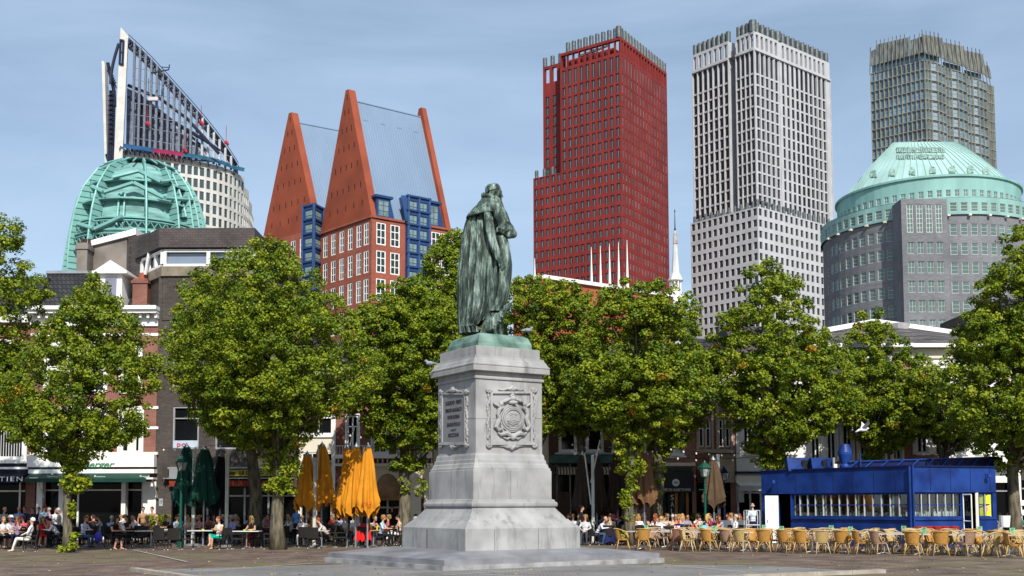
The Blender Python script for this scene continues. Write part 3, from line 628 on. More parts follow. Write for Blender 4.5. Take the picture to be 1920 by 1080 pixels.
def sail_tower():
    WS=mat('white_stone_panels',(.56,.55,.51),.7,var=.1,scale=.4,detail=6); DK=mat('dark_grey_fin',(.17,.19,.23),.4,.4,var=.2); DB=mat('dark_blue_steel',(.03,.035,.06),.5,.3); PF=mat('pale_fin',(.42,.43,.44),.5,.2)
    mat('green_glass',(.05,.085,.09),.1,var=.55,scale=.12,spec=.7)
    z=PX(228,283,300).z; P=lambda x,y: Vector((PZ(x,y,z).x,PZ(x,y,z).y,0))
    root=empty('office_tower',(P(300,293).x,P(300,293).y+12,0),'white office tower with a tall open sail of dark fins sweeping up to a point','tower')
    pl=[P(228,282),P(270,288),P(310,294),P(350,299.5),P(385,305),P(410,311),P(430,318),P(446,326),P(458,334),P(467,343),P(473,353),P(476,364)]
    # wall below the sail, windows along the curve
    wins=[]; m=MB(); f=3.42; k=(.0,1,1,'green_glass','grey_mullion')
    tot=[0]
    for a,b in zip(pl[:-1],pl[1:]): tot.append(tot[-1]+(b-a).length)
    rows=[(z-1.2-f*(i+1)+.6,2.45) for i in range(18)]
    for i,(a,b) in enumerate(zip(pl[:-1],pl[1:])):
        D=(b-a).length; n=max(1,round(D/1.83)); w=1.22 if i<8 else 1.0
        zt_=z if i<8 else z-(i-7)*2.6
        grid_face(root,m,a,b,0,zt_,[(j+.5)/n for j in range(n)],[r for r in rows if r[0]+r[1]<zt_-.4],w,2.45,k,.3,wins)
    e=pl[-1]; m.quad((e.x,e.y,0),(e.x-6,e.y+14,0),(e.x-6,e.y+14,z-10),(e.x,e.y,z-10)); b=[pl[0]+Vector((4,16,0)),pl[-1]+Vector((-6,14,0))]
    m.add([(p.x,p.y,z-.05) for p in pl[:9]]+[(b[0].x,b[0].y+4,z-.05)],[tuple(range(10))])
    m.build('stone_wall',WS,root); put_windows(root,wins,maxy=440)
    # the two pale blades at the left
    def blade(pts,Y,th,nm,holes=None):
        m=MB(); q=[PX(x,y,Y) for x,y in pts]; n=len(q)
        m.add([(p.x,p.y,p.z) for p in q]+[(p.x-.5,p.y+th,p.z) for p in q],[tuple(range(n)),tuple(range(n,2*n))[::-1]]+[(i,(i+1)%n,(i+1)%n+n,i+n) for i in range(n)]); return m.build(nm,WS,root)
    blade([(226,52),(227.5,52),(241,68),(239.5,76),(232,77),(232,74),(225,74)],298,2,'blade')
    blade([(225,74),(227,74),(225,120),(222.5,120)],298,2,'blade')
    blade([(232,77),(239.5,76),(228,330),(212,330),(222.5,121),(231,121)],298,2,'blade'); blade([(190.5,114),(195,115),(196.5,122),(201,330),(197,330)],304,4,'blade'); blade([(195,115),(197,118),(199,225),(203.5,320),(201,330)],305,1,'blade')
    m=MB(); 
    for x,y0,y1 in ((226.2,74,120),(231.6,76,122)): m.tube([PX(x,y0,297.8),PX(x-1.8,y1,297.8)],.32,5)
    for y in (75,98,120): m.tube([PX(225,y,297.8),PX(232,y+1,297.8)],.3,5)
    # steel lattice between the blades and the curved strut
    m.tube([PX(222.5+(-15)*math.sin(t*math.pi*.5)**1.0+0,82+t*75,300) for t in [i/8 for i in range(9)]],.45,6)
    for i in range(8):
        y0=122+i*4.2; x0=202+i*1.6; m.tube([PX(x0,y0,302),PX(x0+5,y0+14,301)],.18,4); m.tube([PX(x0+4,y0+2,301),PX(x0-1,y0+12,302)],.18,4)
    m.tube([PX(202,118,302),PX(214,172,302),PX(215,200,302)],.5,5)
    for y in range(180,278,9): m.tube([PX(203,y,302),PX(213,y-4,301)],.2,4)
    for x in (205,209,213): m.tube([PX(x+2,170,302),PX(x-2,325,302)],.35,5)
    m.build('steel_lattice',DB,root)
    # sail: fins from the banner up to the sweeping edge
    edge=[(240,73),(262,93),(285,116),(310,143),(335,171),(360,199),(385,228),(405,253),(422,276),(436,297),(446,313)]
    def ez(x):
        for (x0,y0),(x1,y1) in zip(edge[:-1],edge[1:]):
            if x0<=x<=x1: return y0+(y1-y0)*(x-x0)/(x1-x0)
        return edge[-1][1]
    def at(x):   # plan point under a pixel column along the curve, column taken at banner height
        for a,b in zip(pl[:-1],pl[1:]):
            xa=proj((a.x,a.y,z))[0]; xb=proj((b.x,b.y,z))[0]
            if xa<=x<=xb: return a.lerp(b,(x-xa)/(xb-xa))
        return pl[0]
    nf=20
    for i in range(nf):
        x=237+ i*(444-237)/(nf-1); p=at(x); y=ez(x); top=PX(x+ (2.2 if x<300 else 1),y,p.y).z
        m=MB(); m.box(-.3,.3,-.3,.3,z+.2,top,M=Matrix.Translation((p.x,p.y,0))); m.build('sail_fin',DK if i<13 else PF,root)
    m=MB(); ep=[]
    for (x,y) in edge: p=at(max(x,229)); q=PX(x,y,p.y); ep.append(Vector((q.x,q.y,q.z)))
    m.tube(ep,.42,6); m.tube([p+Vector((-.3,.6,-1.8)) for p in ep],.35,6)
    for a,b in zip(ep[:-1],ep[1:]):
        for j in range(5):
            q=a.lerp(b,j/5); r=a.lerp(b,(j+.5)/5); m.tube([q,r+Vector((-.3,.6,-1.8))],.18,4); m.tube([r+Vector((-.3,.6,-1.8)),a.lerp(b,(j+1)/5)],.18,4)
    m.tube([p+Vector((.3,-.6,1.0)) for p in ep],.1,4)
    m.build('sail_edge_truss',DB,root)
    m=MB()
    zz=z+4
    while zz<ep[0].z-4:
        pts=[]
        for x in range(238,446,12):
            p=at(x)
            if PX(x,ez(x),p.y).z>zz: pts.append((p.x,p.y+.2,zz))
        if len(pts)>1: m.tube(pts,.1,4)
        zz+=3.3
    m.build('sail_rails',mat('pale_rail',(.4,.42,.45),.5,.3),root)
    # second, lower roof behind the sail: slate panels and struts
    S=mat('slate_blue_panel',(.13,.155,.21),.5,.2,var=.35,scale=.4,stretch=(1,1,2)); q=[(238,165),(262,176),(300,205),(345,240),(388,280),(396,302),(236,290)]
    m=MB(); w_=[PX(x,y,312 if y<280 else 311) for x,y in q]; n=len(w_)
    m.add([tuple(p) for p in w_]+[(p.x,p.y+1.2,p.z) for p in w_],[tuple(range(n)),tuple(range(n,2*n))[::-1]]+[(i,(i+1)%n,(i+1)%n+n,i+n) for i in range(n)]); m.build('inner_roof',S,root)
    m=MB()
    for i in range(14):
        x=240+i*11; m.tube([PX(x,ez(x)*.42+150+i*1.2,309),PX(x+30,min(ez(x)*.42+172+i*1.2,290),309)],.3,4)
    m.tube([PX(240,160,309),PX(300,185,309),PX(350,222,309),PX(410,288,309)],.5,5)
    for i in range(9): x=250+i*15; m.tube([PX(x,165+i*12,309),PX(x-3,295,309)],.28,4)
    m.build('inner_struts',DB,root)
    # facade banner: blue, pink, blue
    for (x0,x1,mn,cn) in ((228,290,'blue_canopy_cloth',(.015,.06,.14)),(290,345,'pink_canopy_cloth',(.20,.015,.05)),(345,456,'teal_canopy_cloth',(.015,.075,.12))):
        m=MB(); xs=np.linspace(x0,x1,8); o=Vector((.2,-2.2,-.2))
        ps=[at(x) if x<446 else at(445)+Vector((2,1,0)) for x in xs]
        for a,b in zip(ps[:-1],ps[1:]):
            m.add([(a.x,a.y-.3,z+1.9),(b.x,b.y-.3,z+1.9),(b.x+o.x,b.y+o.y,z+.2),(a.x+o.x,a.y+o.y,z+.2)],[(0,1,2,3)])
            m.tube([(a.x,a.y-.4,z-.9),(a.x+o.x,a.y+o.y,z-.1)],.18,4)
        m.build('canopy',mat(mn,cn,.6,var=.25,scale=.5),root)
    m=MB(); c=[PX(x,y,304) for x,y in ((197,290),(204,285),(212,288),(212,298),(200,301))]; m.add([tuple(p) for p in c]+[(p.x,p.y+1.5,p.z) for p in c],[(0,1,2,3,4),(9,8,7,6,5)]+[(i,(i+1)%5,(i+1)%5+5,i+5) for i in range(5)]); m.build('canopy',MATS['blue_canopy_cloth'],root)
    # work gondola and red hanging sheets
    p=at(290); g=empty('work_gondola',PX(288,186,p.y-1.5),'pale work gondola hanging high on the sail of the white tower','gondola'); m=MB(); m.box(-1.3,1.3,-.5,.5,-.5,.5); m.build('cradle',mat('pale_panel',(.5,.48,.47),.6),g,world=False); m=MB(); m.tube([(-1.5,0,.8),(-1.5,0,6)],.08,4); m.tube([(1.5,0,.8),(1.5,0,6)],.08,4); m.build('rope',DB,g,world=False)
    for (x,y,l) in ((276,231,'red bundle hanging low in the left part of the sail of the white tower'),(346,281,'red bundle hanging just above the canopies of the white tower'),(377,230,'red bundle hanging beneath the upper edge of the sail'),(424,267,'red bundle hanging near the right tip of the sail')):
        p=at(x); m=MB(); c=PX(x,y,p.y-1); m.ell(c,(.55,.4,.6),8,6); m.ell(c+Vector((.5,0,-.5)),(.4,.35,.45),7,5); m.tube([c,c+Vector((0,0,5))],.08,4)
        T(m.build('hanging_bundle',mat('red_cloth',(.35,.02,.03),.7,var=.3,scale=1.5),smooth=False),l,'bundle','red bundles hanging on the white tower')
    bmu('roof_crane',PX(301,128,300)-Vector((0,0,2.2)),'small dark crane sitting on the sloping edge of the sail tower',.5,.6)

def lattice_dome():
    TE=mat('turquoise_steel',(.17,.37,.345),.5,.1,var=.14,scale=.4,detail=6); IN=mat('turquoise_glazing',(.16,.32,.30),.75,var=.35,scale=.3,stretch=(1,1,5)); LV=brick('turquoise_louvre',(.17,.37,.345),(.20,.42,.39),(.035,.10,.09),30,.95,.09,stain=.12,sscale=.3)
    Y=175.; cx=PX(262,400,Y).x; c=Vector((cx,Y,0)); s=FPX/Y
    root=empty('domed_office_building',(cx,Y,0),'turquoise steel dome of radiating louvred fins and ring ledges','building')
    # profile: picture row -> half width
    pr=[(520,131),(480,130),(440,125),(410,120),(369,107),(345,91),(324,76),(311,50),(304,16)]
    zz=[PX(262,y,Y).z for y,_ in pr]; rr=[w/s for _,w in pr]
    def rad(z): return float(np.interp(z,zz,rr)) 
    # inner shell
    m=MB(); m.lathe([(rad(z)*.80,z) for z in np.linspace(0,zz[-1],26)],(cx,Y,0),40); m.build('inner_shell',IN,root,smooth=False)
    # radial louvred fins in three stepped tiers, each leaning inward
    def zy(y): return PX(262,y,Y-6).z
    def fin(dg,ya,yb,ra,rb,wa,wb,tip=6):
        an=math.pi*1.5+R(dg); ca,sa=math.cos(an),math.sin(an); t=Vector((-sa,ca,0))*.16; vs=[]; K=8
        for j in range(K+1):
            q=j/K; z=zy(ya)+(zy(yb)-zy(ya))*q; bow=math.sin(q*math.pi)*3/s
            ro=(ra+(rb-ra)*q)/s+bow; ri=ro-(wa+(wb-wa)*q)/s
            for r,dz in ((ri,-tip/s*q*.8),(ro,tip/s*q)):
                for sg in (-1,1): vs.append((cx+ca*r+t.x*sg,Y+sa*r+t.y*sg,z+dz))
        m=MB(); fs=[]
        for j in range(K): o=j*4; fs+=[(o,o+2,o+6,o+4),(o+1,o+5,o+7,o+3),(o+2,o+3,o+7,o+6),(o,o+4,o+5,o+1)]
        fs.append((K*4,K*4+2,K*4+3,K*4+1)); m.add(vs,fs)
        m.tube([((vs[j*4+2][0]+vs[j*4+3][0])/2,(vs[j*4+2][1]+vs[j*4+3][1])/2,vs[j*4+2][2]) for j in range(K+1)],.17,5,mi=1); m.build('fin',[LV,TE],root)
    for i,dg in enumerate((-97,-78,-52,-24,24,52,78,97)):       # continuous ribs, deep panels from the shell outward
        an=math.pi*1.5+R(dg); ca,sa=math.cos(an),math.sin(an); t=Vector((-sa,ca,0))*.15
        zs=np.linspace(zz[0]-6,zz[0]+(zz[-1]-zz[0])*(.84,.93,.88,.97,.97,.88,.93,.84)[i],14); vs=[]
        for z in zs:
            ro=rad(z); ri=ro*(.66 if abs(dg)<60 else .76)
            for r in (ri,ro):
                for sg in (-1,1): vs.append((cx+ca*r+t.x*sg,Y+sa*r+t.y*sg,z))
        m=MB(); fs=[]
        for j in range(13): o=j*4; fs+=[(o,o+2,o+6,o+4),(o+1,o+5,o+7,o+3),(o+2,o+3,o+7,o+6)]
        m.add(vs,fs+[(52,54,55,53)]); m.tube([((vs[j*4+2][0]+vs[j*4+3][0])/2,(vs[j*4+2][1]+vs[j*4+3][1])/2,vs[j*4+2][2]) for j in range(14)],.17,5,mi=1); m.build('fin',[LV,TE],root)
    for dg in (-88,-66,66,88): fin(dg,400,324,112,78,26,22,9)
    for dg in (-92,-70,70,92): fin(dg,540,368,137,111,26,22,8)
    for dg in (-38,38): fin(dg,352,310,84,44,26,20,6)
    for dg in (-3,3): fin(dg,540,372,118,97,9,8,2)
    fin(0,372,304,96,20,10,10,2)
    # ring ledges
    for y,dep in ((336,.93),(374,.93),(412,.94),(436,.95)):
        z=PX(262,y,Y-8).z; m=MB(); ro=rad(z)*dep; m.lathe([(ro*.8,z-.05),(ro,z-.05),(ro,z+.2),(ro*.8,z+.2)],(cx,Y,0),16,a0=math.pi*.96,a1=math.pi*2.04); m.build('ring_ledge',TE,root)
    m=MB(); 
    for z0y,z1y in ((415,436),(440,462)):     # cross braced bands
        z0=PX(262,z1y,Y-9).z; z1=PX(262,z0y,Y-9).z
        for i in range(26):
            a0=math.pi+math.pi*i/26; a1=math.pi+math.pi*(i+1)/26; r=rad((z0+z1)/2)*.93; q=lambda a,z:(cx+r*math.cos(a),Y+r*math.sin(a),z)
            m.tube([q(a0,z0),q(a1,z1)],.09,4); m.tube([q(a0,z1),q(a1,z0)],.09,4)
        m.tube([q(math.pi+math.pi*i/26,z0) for i in range(27)],.16,4); m.tube([q(math.pi+math.pi*i/26,z1) for i in range(27)],.16,4)
    m.build('bracing',TE,root)
    # long diagonals in V shape
    m=MB()
    def sp(x,y,k=1.0):
        z=PX(x,y,Y-9).z; r=rad(z)*k; X=PX(x,y,Y-6).x-cx; X=max(-r,min(r,X)); return (cx+X,Y-math.sqrt(max(0,r*r-X*X)),z)
    for a,b in (((266,314),(222,330)),((266,314),(304,333)),((262,342),(210,361)),((262,342),(312,365)),((180,345),(208,360)),((315,365),(348,352)),((318,330),(318,330)),((248,410),(196,433)),((156,417),(193,431)),((304,333),(320,322)),((262,432),(278,440))):
        m.tube([sp(*a),sp(*b)],.34,6)
    m.build('diagonal_strut',TE,root)
    m=MB(); zt=zz[-1]; m.lathe([(rad(zz[-2])*.9,zz[-2]+.2),(rad(zz[-1])*.9,zt+.1),(.2,zt+.25)],(cx,Y,0),16); 
    for i in range(12): an=math.pi+math.pi*i/11; m.tube([(cx,Y,zt+.35)]+[(cx+rad(z)*math.cos(an)*.99,Y+rad(z)*math.sin(an)*.99,z) for z in (zz[-1],zz[-2],zz[-3])],.16,4)
    m.build('cap',TE,root)
    root2=None

def orange_hall():
    OR=brick('orange_hall_brick',(.34,.085,.04),(.38,.10,.048),(.33,.10,.06),.8,.25,.01,stain=.12,sscale=.15); Y=120
    a,b,c=PX(962,526,Y),PX(1017,516,Y-2),PX(1165,538,Y+11); d=PX(1300,556,Y+20); z=b.z
    root=empty('brick_hall',(b.x+5,b.y+6,0),'low orange brick building with a white coping, below the red skyscraper','building')
    pts=[PZ(962,527,z),b,PZ(1170,539,z),PZ(1262,552,z)]
    m=MB()
    for p,q in zip(pts[:-1],pts[1:]): m.quad((p.x,p.y,0),(q.x,q.y,0),(q.x,q.y,z),(p.x,p.y,z))
    m.add([(p.x,p.y,z-.3) for p in pts]+[(pts[-1].x,pts[-1].y+20,z-.3),(pts[0].x,pts[0].y+20,z-.3)],[tuple(range(6))]); m.build('wall',OR,root)
    m=MB()
    for p,q in zip(pts[:-1],pts[1:]):
        u=(q-p).normalized(); o=Vector((u.y,-u.x,0))*.35; m.prism([(p.x,p.y),(q.x,q.y),(q.x+o.x,q.y+o.y),(p.x+o.x,p.y+o.y)],z-.38,z+.02)
    m.build('coping',WHITE,root)
    m=MB()
    for x in (1070,1083,1096,1109,1121,1133,1143): q=PX(x,545,Y+4); m.box(q.x-.25,q.x+.25,q.y-.35+.0,q.y-.1,q.z-.08,q.z+.08); m.box(q.x-.03,q.x+.03,q.y-.3,q.y-.2,q.z-2,q.z-.08)
    m.build('sunscreen_fixings',METAL,root)
    lab=['far left of the row, standing alone','first of the five standing together','second of the five standing together','middle one of the five standing together','fourth of the five standing together','rightmost of the five standing together']
    for (x,y0,l) in zip((1003,1109,1126,1143,1160,1176),(484,463,461,457,454,450),lab):
        Yp=150; b0=PX(x+1,560,Yp); t=PX(x-.5,y0,Yp); m=MB(); m.tube([(b0.x,b0.y,0),(b0.x,b0.y,b0.z-6),(t.x,t.y,t.z)],[.42,.42,.03],8,caps=True)
        T(m.build('spike_mast',WHITE),'white pointed mast behind the orange brick building, '+l,'mast','white pointed masts')
def church():
    WZ=mat('white_zinc',(.58,.6,.6),.5,.2,var=.14,scale=.6,detail=7); RU=mat('rusty_zinc',(.30,.13,.06),.7,var=.3,scale=1.2,col2=(.5,.5,.48)); Y=145.; s=FPX/Y
    b=PX(1268,600,Y); root=empty('church_spire',(b.x,Y,0),'slim white church spire with open lantern beside the red skyscraper','church')
    zy=lambda y: PX(1268,y,Y).z; r=lambda p:p/s
    m=MB(); m.lathe([(r(3.3),zy(440)),(r(5.5),zy(480)),(r(8),zy(512)),(r(13.5),zy(523)),(r(14.5),zy(526)),(r(13),zy(528))],(b.x,Y,0),8); m.build('spire',WZ,root)
    m=MB(); m.lathe([(r(2),zy(433)),(r(3.4),zy(440)),(r(4.4),zy(458))][::-1],(b.x,Y-.05,0),8); m.build('spire_tip',RU,root)
    m=MB(); m.tube([(b.x,Y,zy(436)),(b.x,Y,zy(392))],[.09,.03],5); m.ell((b.x,Y,zy(430)),(r(2),r(2),r(2.2)),8,6); m.ell((b.x,Y,zy(396)),(.1,.1,.12),6,5); m.build('finial',mat('dark_iron',(.02,.02,.022),.6,.3),root)
    m=MB()
    for i in range(8):
        a=math.pi/8+math.pi*i/4; x,y=b.x+r(9)*math.cos(a),Y+r(9)*math.sin(a); m.tube([(x,y,zy(546)),(x,y,zy(527))],r(1.7),6)
    m.lathe([(r(12),zy(546)),(r(12),zy(543)),(r(10),zy(543))],(b.x,Y,0),8); m.lathe([(r(4),zy(546)),(r(4),zy(528))],(b.x,Y,0),8); m.build('lantern',WHITE,root)
    m=MB(); m.lathe([(r(11.5),zy(546)),(r(13),zy(551)),(r(19),zy(563)),(r(22),zy(575)),(r(23),zy(600)),(r(23),0)],(b.x,Y,0),16); m.build('dome',WZ,root,smooth=True)
# ---------------------------------------------------------------- ground
def ground():
    PAV=brick('brick_paving',(.125,.078,.068),(.235,.160,.130),(.105,.095,.065),.42,.21,.03,stain=.50,sscale=.9,floor=True,rough=.9)
    t=PAV.node_tree; b=t.nodes['Principled BSDF']; src=b.inputs['Base Color'].links[0].from_socket
    g=t.nodes.new('ShaderNodeNewGeometry'); n=t.nodes.new('ShaderNodeTexNoise'); n.inputs['Scale'].default_value=.16; n.inputs['Detail'].default_value=9; n.inputs['Roughness'].default_value=.7
    ra=t.nodes.new('ShaderNodeValToRGB'); ra.color_ramp.elements[0].position=.50; ra.color_ramp.elements[1].position=.60; ra.color_ramp.elements[0].color=(0,0,0,1); ra.color_ramp.elements[1].color=(.6,.6,.6,1)
    mx=t.nodes.new('ShaderNodeMixRGB'); mx.inputs[2].default_value=(.15,.145,.055,1); t.links.new(g.outputs['Position'],n.inputs[0]); t.links.new(n.outputs[0],ra.inputs[0]); t.links.new(ra.outputs[0],mx.inputs[0]); t.links.new(src,mx.inputs[1]); t.links.new(mx.outputs[0],b.inputs['Base Color'])
    m=MB(); S=1500; m.quad((-S,-40,0),(S,-40,0),(S,3000,0),(-S,3000,0)); T(m.build('ground',PAV),kind='structure')
    APR=brick('grey_setts',(.19,.18,.18),(.25,.235,.23),(.16,.15,.13),.2,.12,.014,stain=.28,sscale=.4,floor=True,rough=.9)
    k1=PZ(250,1064,.1); k2=PZ(1655,1067,.1); s1=PZ(360,1079,.1); s2=PZ(1380,1078,.1)
    kl=(s1-k1).normalized(); kr=(s2-k2).normalized()
    # meeting point of the two kerb lines nearer the camera
    A=np.array([[kl.x,-kr.x],[kl.y,-kr.y]]); bb=np.array([k2.x-k1.x,k2.y-k1.y]); tt=np.linalg.solve(A,bb)[0]; C=k1+kl*tt

    C=Vector((C.x,max(C.y,8),0))
    m=MB(); far=C+(k1-C)+(k2-C)
    m.add([(C.x,C.y,.02),(k2.x,k2.y,.02),(far.x*.4+k2.x*.6,far.y*.4+k2.y*.6,.02),(far.x*.4+k1.x*.6,far.y*.4+k1.y*.6,.02),(k1.x,k1.y,.02)],[(0,1,2,3,4)]); T(m.build('statue_forecourt',APR),kind='structure')
    KB=mat('kerb_stone',(.33,.29,.24),.85,var=.2,scale=2.5,detail=8,bump=.3)
    for A_,B_,l in ((k1,C,'weathered stone kerb running away from the left of the monument'),(k2,C,'weathered stone kerb at the right, in front of the wicker chairs')):
        u=(B_-A_); Ln=u.length; u=u/Ln; n=Vector((-u.y,u.x,0)); m=MB(); x=0
        while x<Ln:
            e=min(Ln,x+1.2); a=A_+u*(x+.006); b=A_+u*(e-.006); h=.1+random.uniform(-.004,.004); m.prism([(a.x-n.x*.12,a.y-n.y*.12),(b.x-n.x*.12,b.y-n.y*.12),(b.x+n.x*.12,b.y+n.y*.12),(a.x+n.x*.12,a.y+n.y*.12)],-.02,h); x+=1.2
        T(m.build('kerb',KB),l,'kerb')
    m=MB(); LN=mat('pale_line',(.38,.37,.34),.85,var=.2,scale=6)
    for (a,b) in (((250,1031),(350,1053)),((600,1055),(345,1072)),((830,1078),(1000,1068)),((1243,1058),(1420,1074)),((900,1076),(1000,1082))):
        p,q=PZ(*a,.024),PZ(*b,.024); u=(q-p).normalized()*.05; n=Vector((-u.y,u.x,0)); m.quad(p-n,p+n,q+n,q-n)
    T(m.build('pale_paving_joints',LN),kind='structure')
    # fallen leaves
    LF=mat('fallen_leaf',(.35,.25,.06),.8,var=.4,scale=8,coord='Object'); m=MB()
    for i in range(420):
        x=random.uniform(0,1920); y=random.uniform(1030,1078) if random.random()<.75 else random.uniform(1005,1035); p=PZ(x,y,.03); a=random.uniform(0,6.3); s=random.uniform(.02,.05); u=Vector((math.cos(a),math.sin(a),.2))*s; v=Vector((-math.sin(a),math.cos(a),.3))*s*.8; m.quad(p-u,p-v,p+u,p+v)
    T(m.build('fallen_leaves',LF),'dry yellow leaves scattered over the brick square','leaves',kind='stuff')

# ---------------------------------------------------------------- houses along the far side of the square
HY=62.0
BR1=brick('red_house_brick',(.20,.060,.042),(.26,.085,.055),(.24,.17,.14),.22,.065,.010,stain=.3,sscale=.8)
BR2=brick('brown_house_brick',(.045,.036,.033),(.085,.064,.056),(.075,.068,.062),.22,.065,.012,stain=.35,sscale=.5)
BR3=brick('pinkish_house_brick',(.27,.10,.075),(.33,.14,.10),(.30,.22,.19),.22,.065,.010,stain=.25,sscale=.7)
BR4=brick('purple_house_brick',(.085,.04,.038),(.12,.055,.048),(.12,.09,.08),.22,.065,.010,stain=.3,sscale=.7)
TILE=brick('dark_roof_tile',(.028,.028,.032),(.05,.05,.055),(.012,.012,.013),.25,.3,.03,stain=.3,sscale=1.0,rough=.6)
SLATE=brick('brown_slate',(.075,.062,.060),(.095,.080,.077),(.045,.038,.036),.3,.14,.012,stain=.3,sscale=.6)
def hx(x,y,Y): return PX(x,y,Y)
class House:
    def __init__(s,label,x0,x1,ytop,Y,wallm,depth=11,cat='house',name='town_house',zbase=None):
        s.Y=Y; a=PX(x0,ytop,Y); b=PX(x1,ytop,Y); s.x0=a.x; s.x1=b.x; s.zt=PX((x0+x1)/2,ytop,Y).z; s.w=wallm; s.depth=depth; s.holes=[]; s.win=[]; s.nm=name
        s.root=empty(name,((a.x+b.x)/2,Y,0),label,cat)
    def r(s,x0,y0,x1,y1):    # pixel rectangle -> X0,X1,Z0,Z1 in the facade plane
        ym=(y0+y1)/2; xm=(x0+x1)/2; return PX(x0,ym,s.Y).x,PX(x1,ym,s.Y).x,PX(xm,y1,s.Y).z,PX(xm,y0,s.Y).z
    def window(s,x0,y0,x1,y1,nx=1,sash=(.45,),fr=.12,fm=None,sill=True,glass=None,bars=0,surround=None,ped=False,inside=None):
        X0,X1,Z0,Z1=s.r(x0,y0,x1,y1); s.holes.append((X0-s.x0,X1-s.x0,Z0,Z1)); fm=fm or WHITE; Y=s.Y
        m=MB(); m.box(X0,X0+fr,Y+.04,Y+.17,Z0,Z1); m.box(X1-fr,X1,Y+.04,Y+.17,Z0,Z1); m.box(X0+fr,X1-fr,Y+.04,Y+.17,Z0,Z0+fr); m.box(X0+fr,X1-fr,Y+.04,Y+.17,Z1-fr,Z1)
        for i in range(1,nx): x=X0+(X1-X0)*i/nx; m.box(x-fr*.4,x+fr*.4,Y+.06,Y+.16,Z0+fr,Z1-fr)
        for q in sash: z=Z1-(Z1-Z0)*q; m.box(X0+fr,X1-fr,Y+.055,Y+.165,z-fr*.35,z+fr*.35)
        for i in range(bars): x=X0+fr+(X1-X0-2*fr)*(i+1)/(bars+1); m.box(x-.01,x+.01,Y+.08,Y+.12,Z0+fr,Z1-fr)
        f=m.build('window',fm,s.root)
        g=MB(); g.box(X0+fr*.5,X1-fr*.5,Y+.172,Y+.19,Z0+fr*.5,Z1-fr*.5); g.build('pane',glass or DARKGLASS,f)
        if inside:
            g=MB(); w=(X1-X0)-2*fr; g.box(X0+fr+w*inside[0],X0+fr+w*inside[1],Y+.168,Y+.1715,Z0+fr,Z1-fr); g.build('curtain',CREAM,f)
        if sill: g=MB(); g.box(X0-.08,X1+.08,Y-.09,Y+.04,Z0-.10,Z0); g.build('sill',fm if fm is WHITE else METAL,f)
        if surround:
            g=MB(); t=surround; g.box(X0-t,X0-.002,Y-.04,Y+.02,Z0,Z1+t); g.box(X1+.002,X1+t,Y-.04,Y+.02,Z0,Z1+t); g.box(X0,X1,Y-.04,Y+.02,Z1+.002,Z1+t)
            if ped: g.add([(X0-t,Y-.12,Z1+t),(X1+t,Y-.12,Z1+t),((X0+X1)/2,Y-.12,Z1+t+.35),(X0-t,Y,Z1+t),(X1+t,Y,Z1+t),((X0+X1)/2,Y,Z1+t+.35)],[(0,1,2),(3,5,4),(0,2,5,3),(1,4,5,2),(0,3,4,1)])
            g.build('surround',WHITE,s.root)
        return f
    def opening(s,x0,y0,x1,y1): X0,X1,Z0,Z1=s.r(x0,y0,x1,y1); s.holes.append((X0-s.x0,X1-s.x0,max(Z0,0.0),Z1)); return X0,X1,Z0,Z1
    def slab(s,nm,x0,y0,x1,y1,mt,out=.1,inn=0.0,parent=None):
        X0,X1,Z0,Z1=s.r(x0,y0,x1,y1); m=MB(); m.box(X0,X1,s.Y-out,s.Y-.003+inn,Z0,Z1); return m.build(nm,mt,parent or s.root)
    def finish(s,roof=True,rev=.22,flat=True):
        m=MB(); wall_sheet(m,(s.x0,s.Y),(s.x1,s.Y),0,s.zt,s.holes,rev); D=s.depth
        m.quad((s.x0,s.Y,0),(s.x0,s.Y+D,0),(s.x0,s.Y+D,s.zt),(s.x0,s.Y,s.zt)); m.quad((s.x1,s.Y,0),(s.x1,s.Y+D,0),(s.x1,s.Y+D,s.zt),(s.x1,s.Y,s.zt)); m.quad((s.x0,s.Y+D,0),(s.x1,s.Y+D,0),(s.x1,s.Y+D,s.zt),(s.x0,s.Y+D,s.zt))
        if flat: m.quad((s.x0,s.Y,s.zt-.02),(s.x1,s.Y,s.zt-.02),(s.x1,s.Y+D,s.zt-.02),(s.x0,s.Y+D,s.zt-.02))
        m.build('wall',s.w,s.root)
    def shopfront(s,x0,y0,x1,mullions=(),fm=None,door=None):
        """recessed dark glass shop front from row y0 to the ground"""
        X0,X1,_,Z1=s.r(x0,y0,x1,y0+1); s.holes.append((X0-s.x0,X1-s.x0,0.0,Z1)); Y=s.Y+.5; m=MB(); m.box(X0-.1,X1+.1,Y+.06,Y+.1,0,Z1+.1); g=m.build('shop_glazing',SHOPGLASS,s.root)
        m=MB(); fm=fm or METAL; m.box(X0,X1,Y-.02,Y+.05,0,.35); m.box(X0,X1,Y-.025,Y+.045,Z1-.5,Z1-.42)
        for x in mullions: q=PX(x,930,s.Y).x; m.box(q-.05,q+.05,Y-.03,Y+.055,.35,Z1)
        m.build('shop_frame',fm,g)
        b=MB(); b.quad((X0-.1,Y+.5,0),(X1+.1,Y+.5,0),(X1+.1,Y+.5,Z1+.1),(X0-.1,Y+.5,Z1+.1)); 
        return g
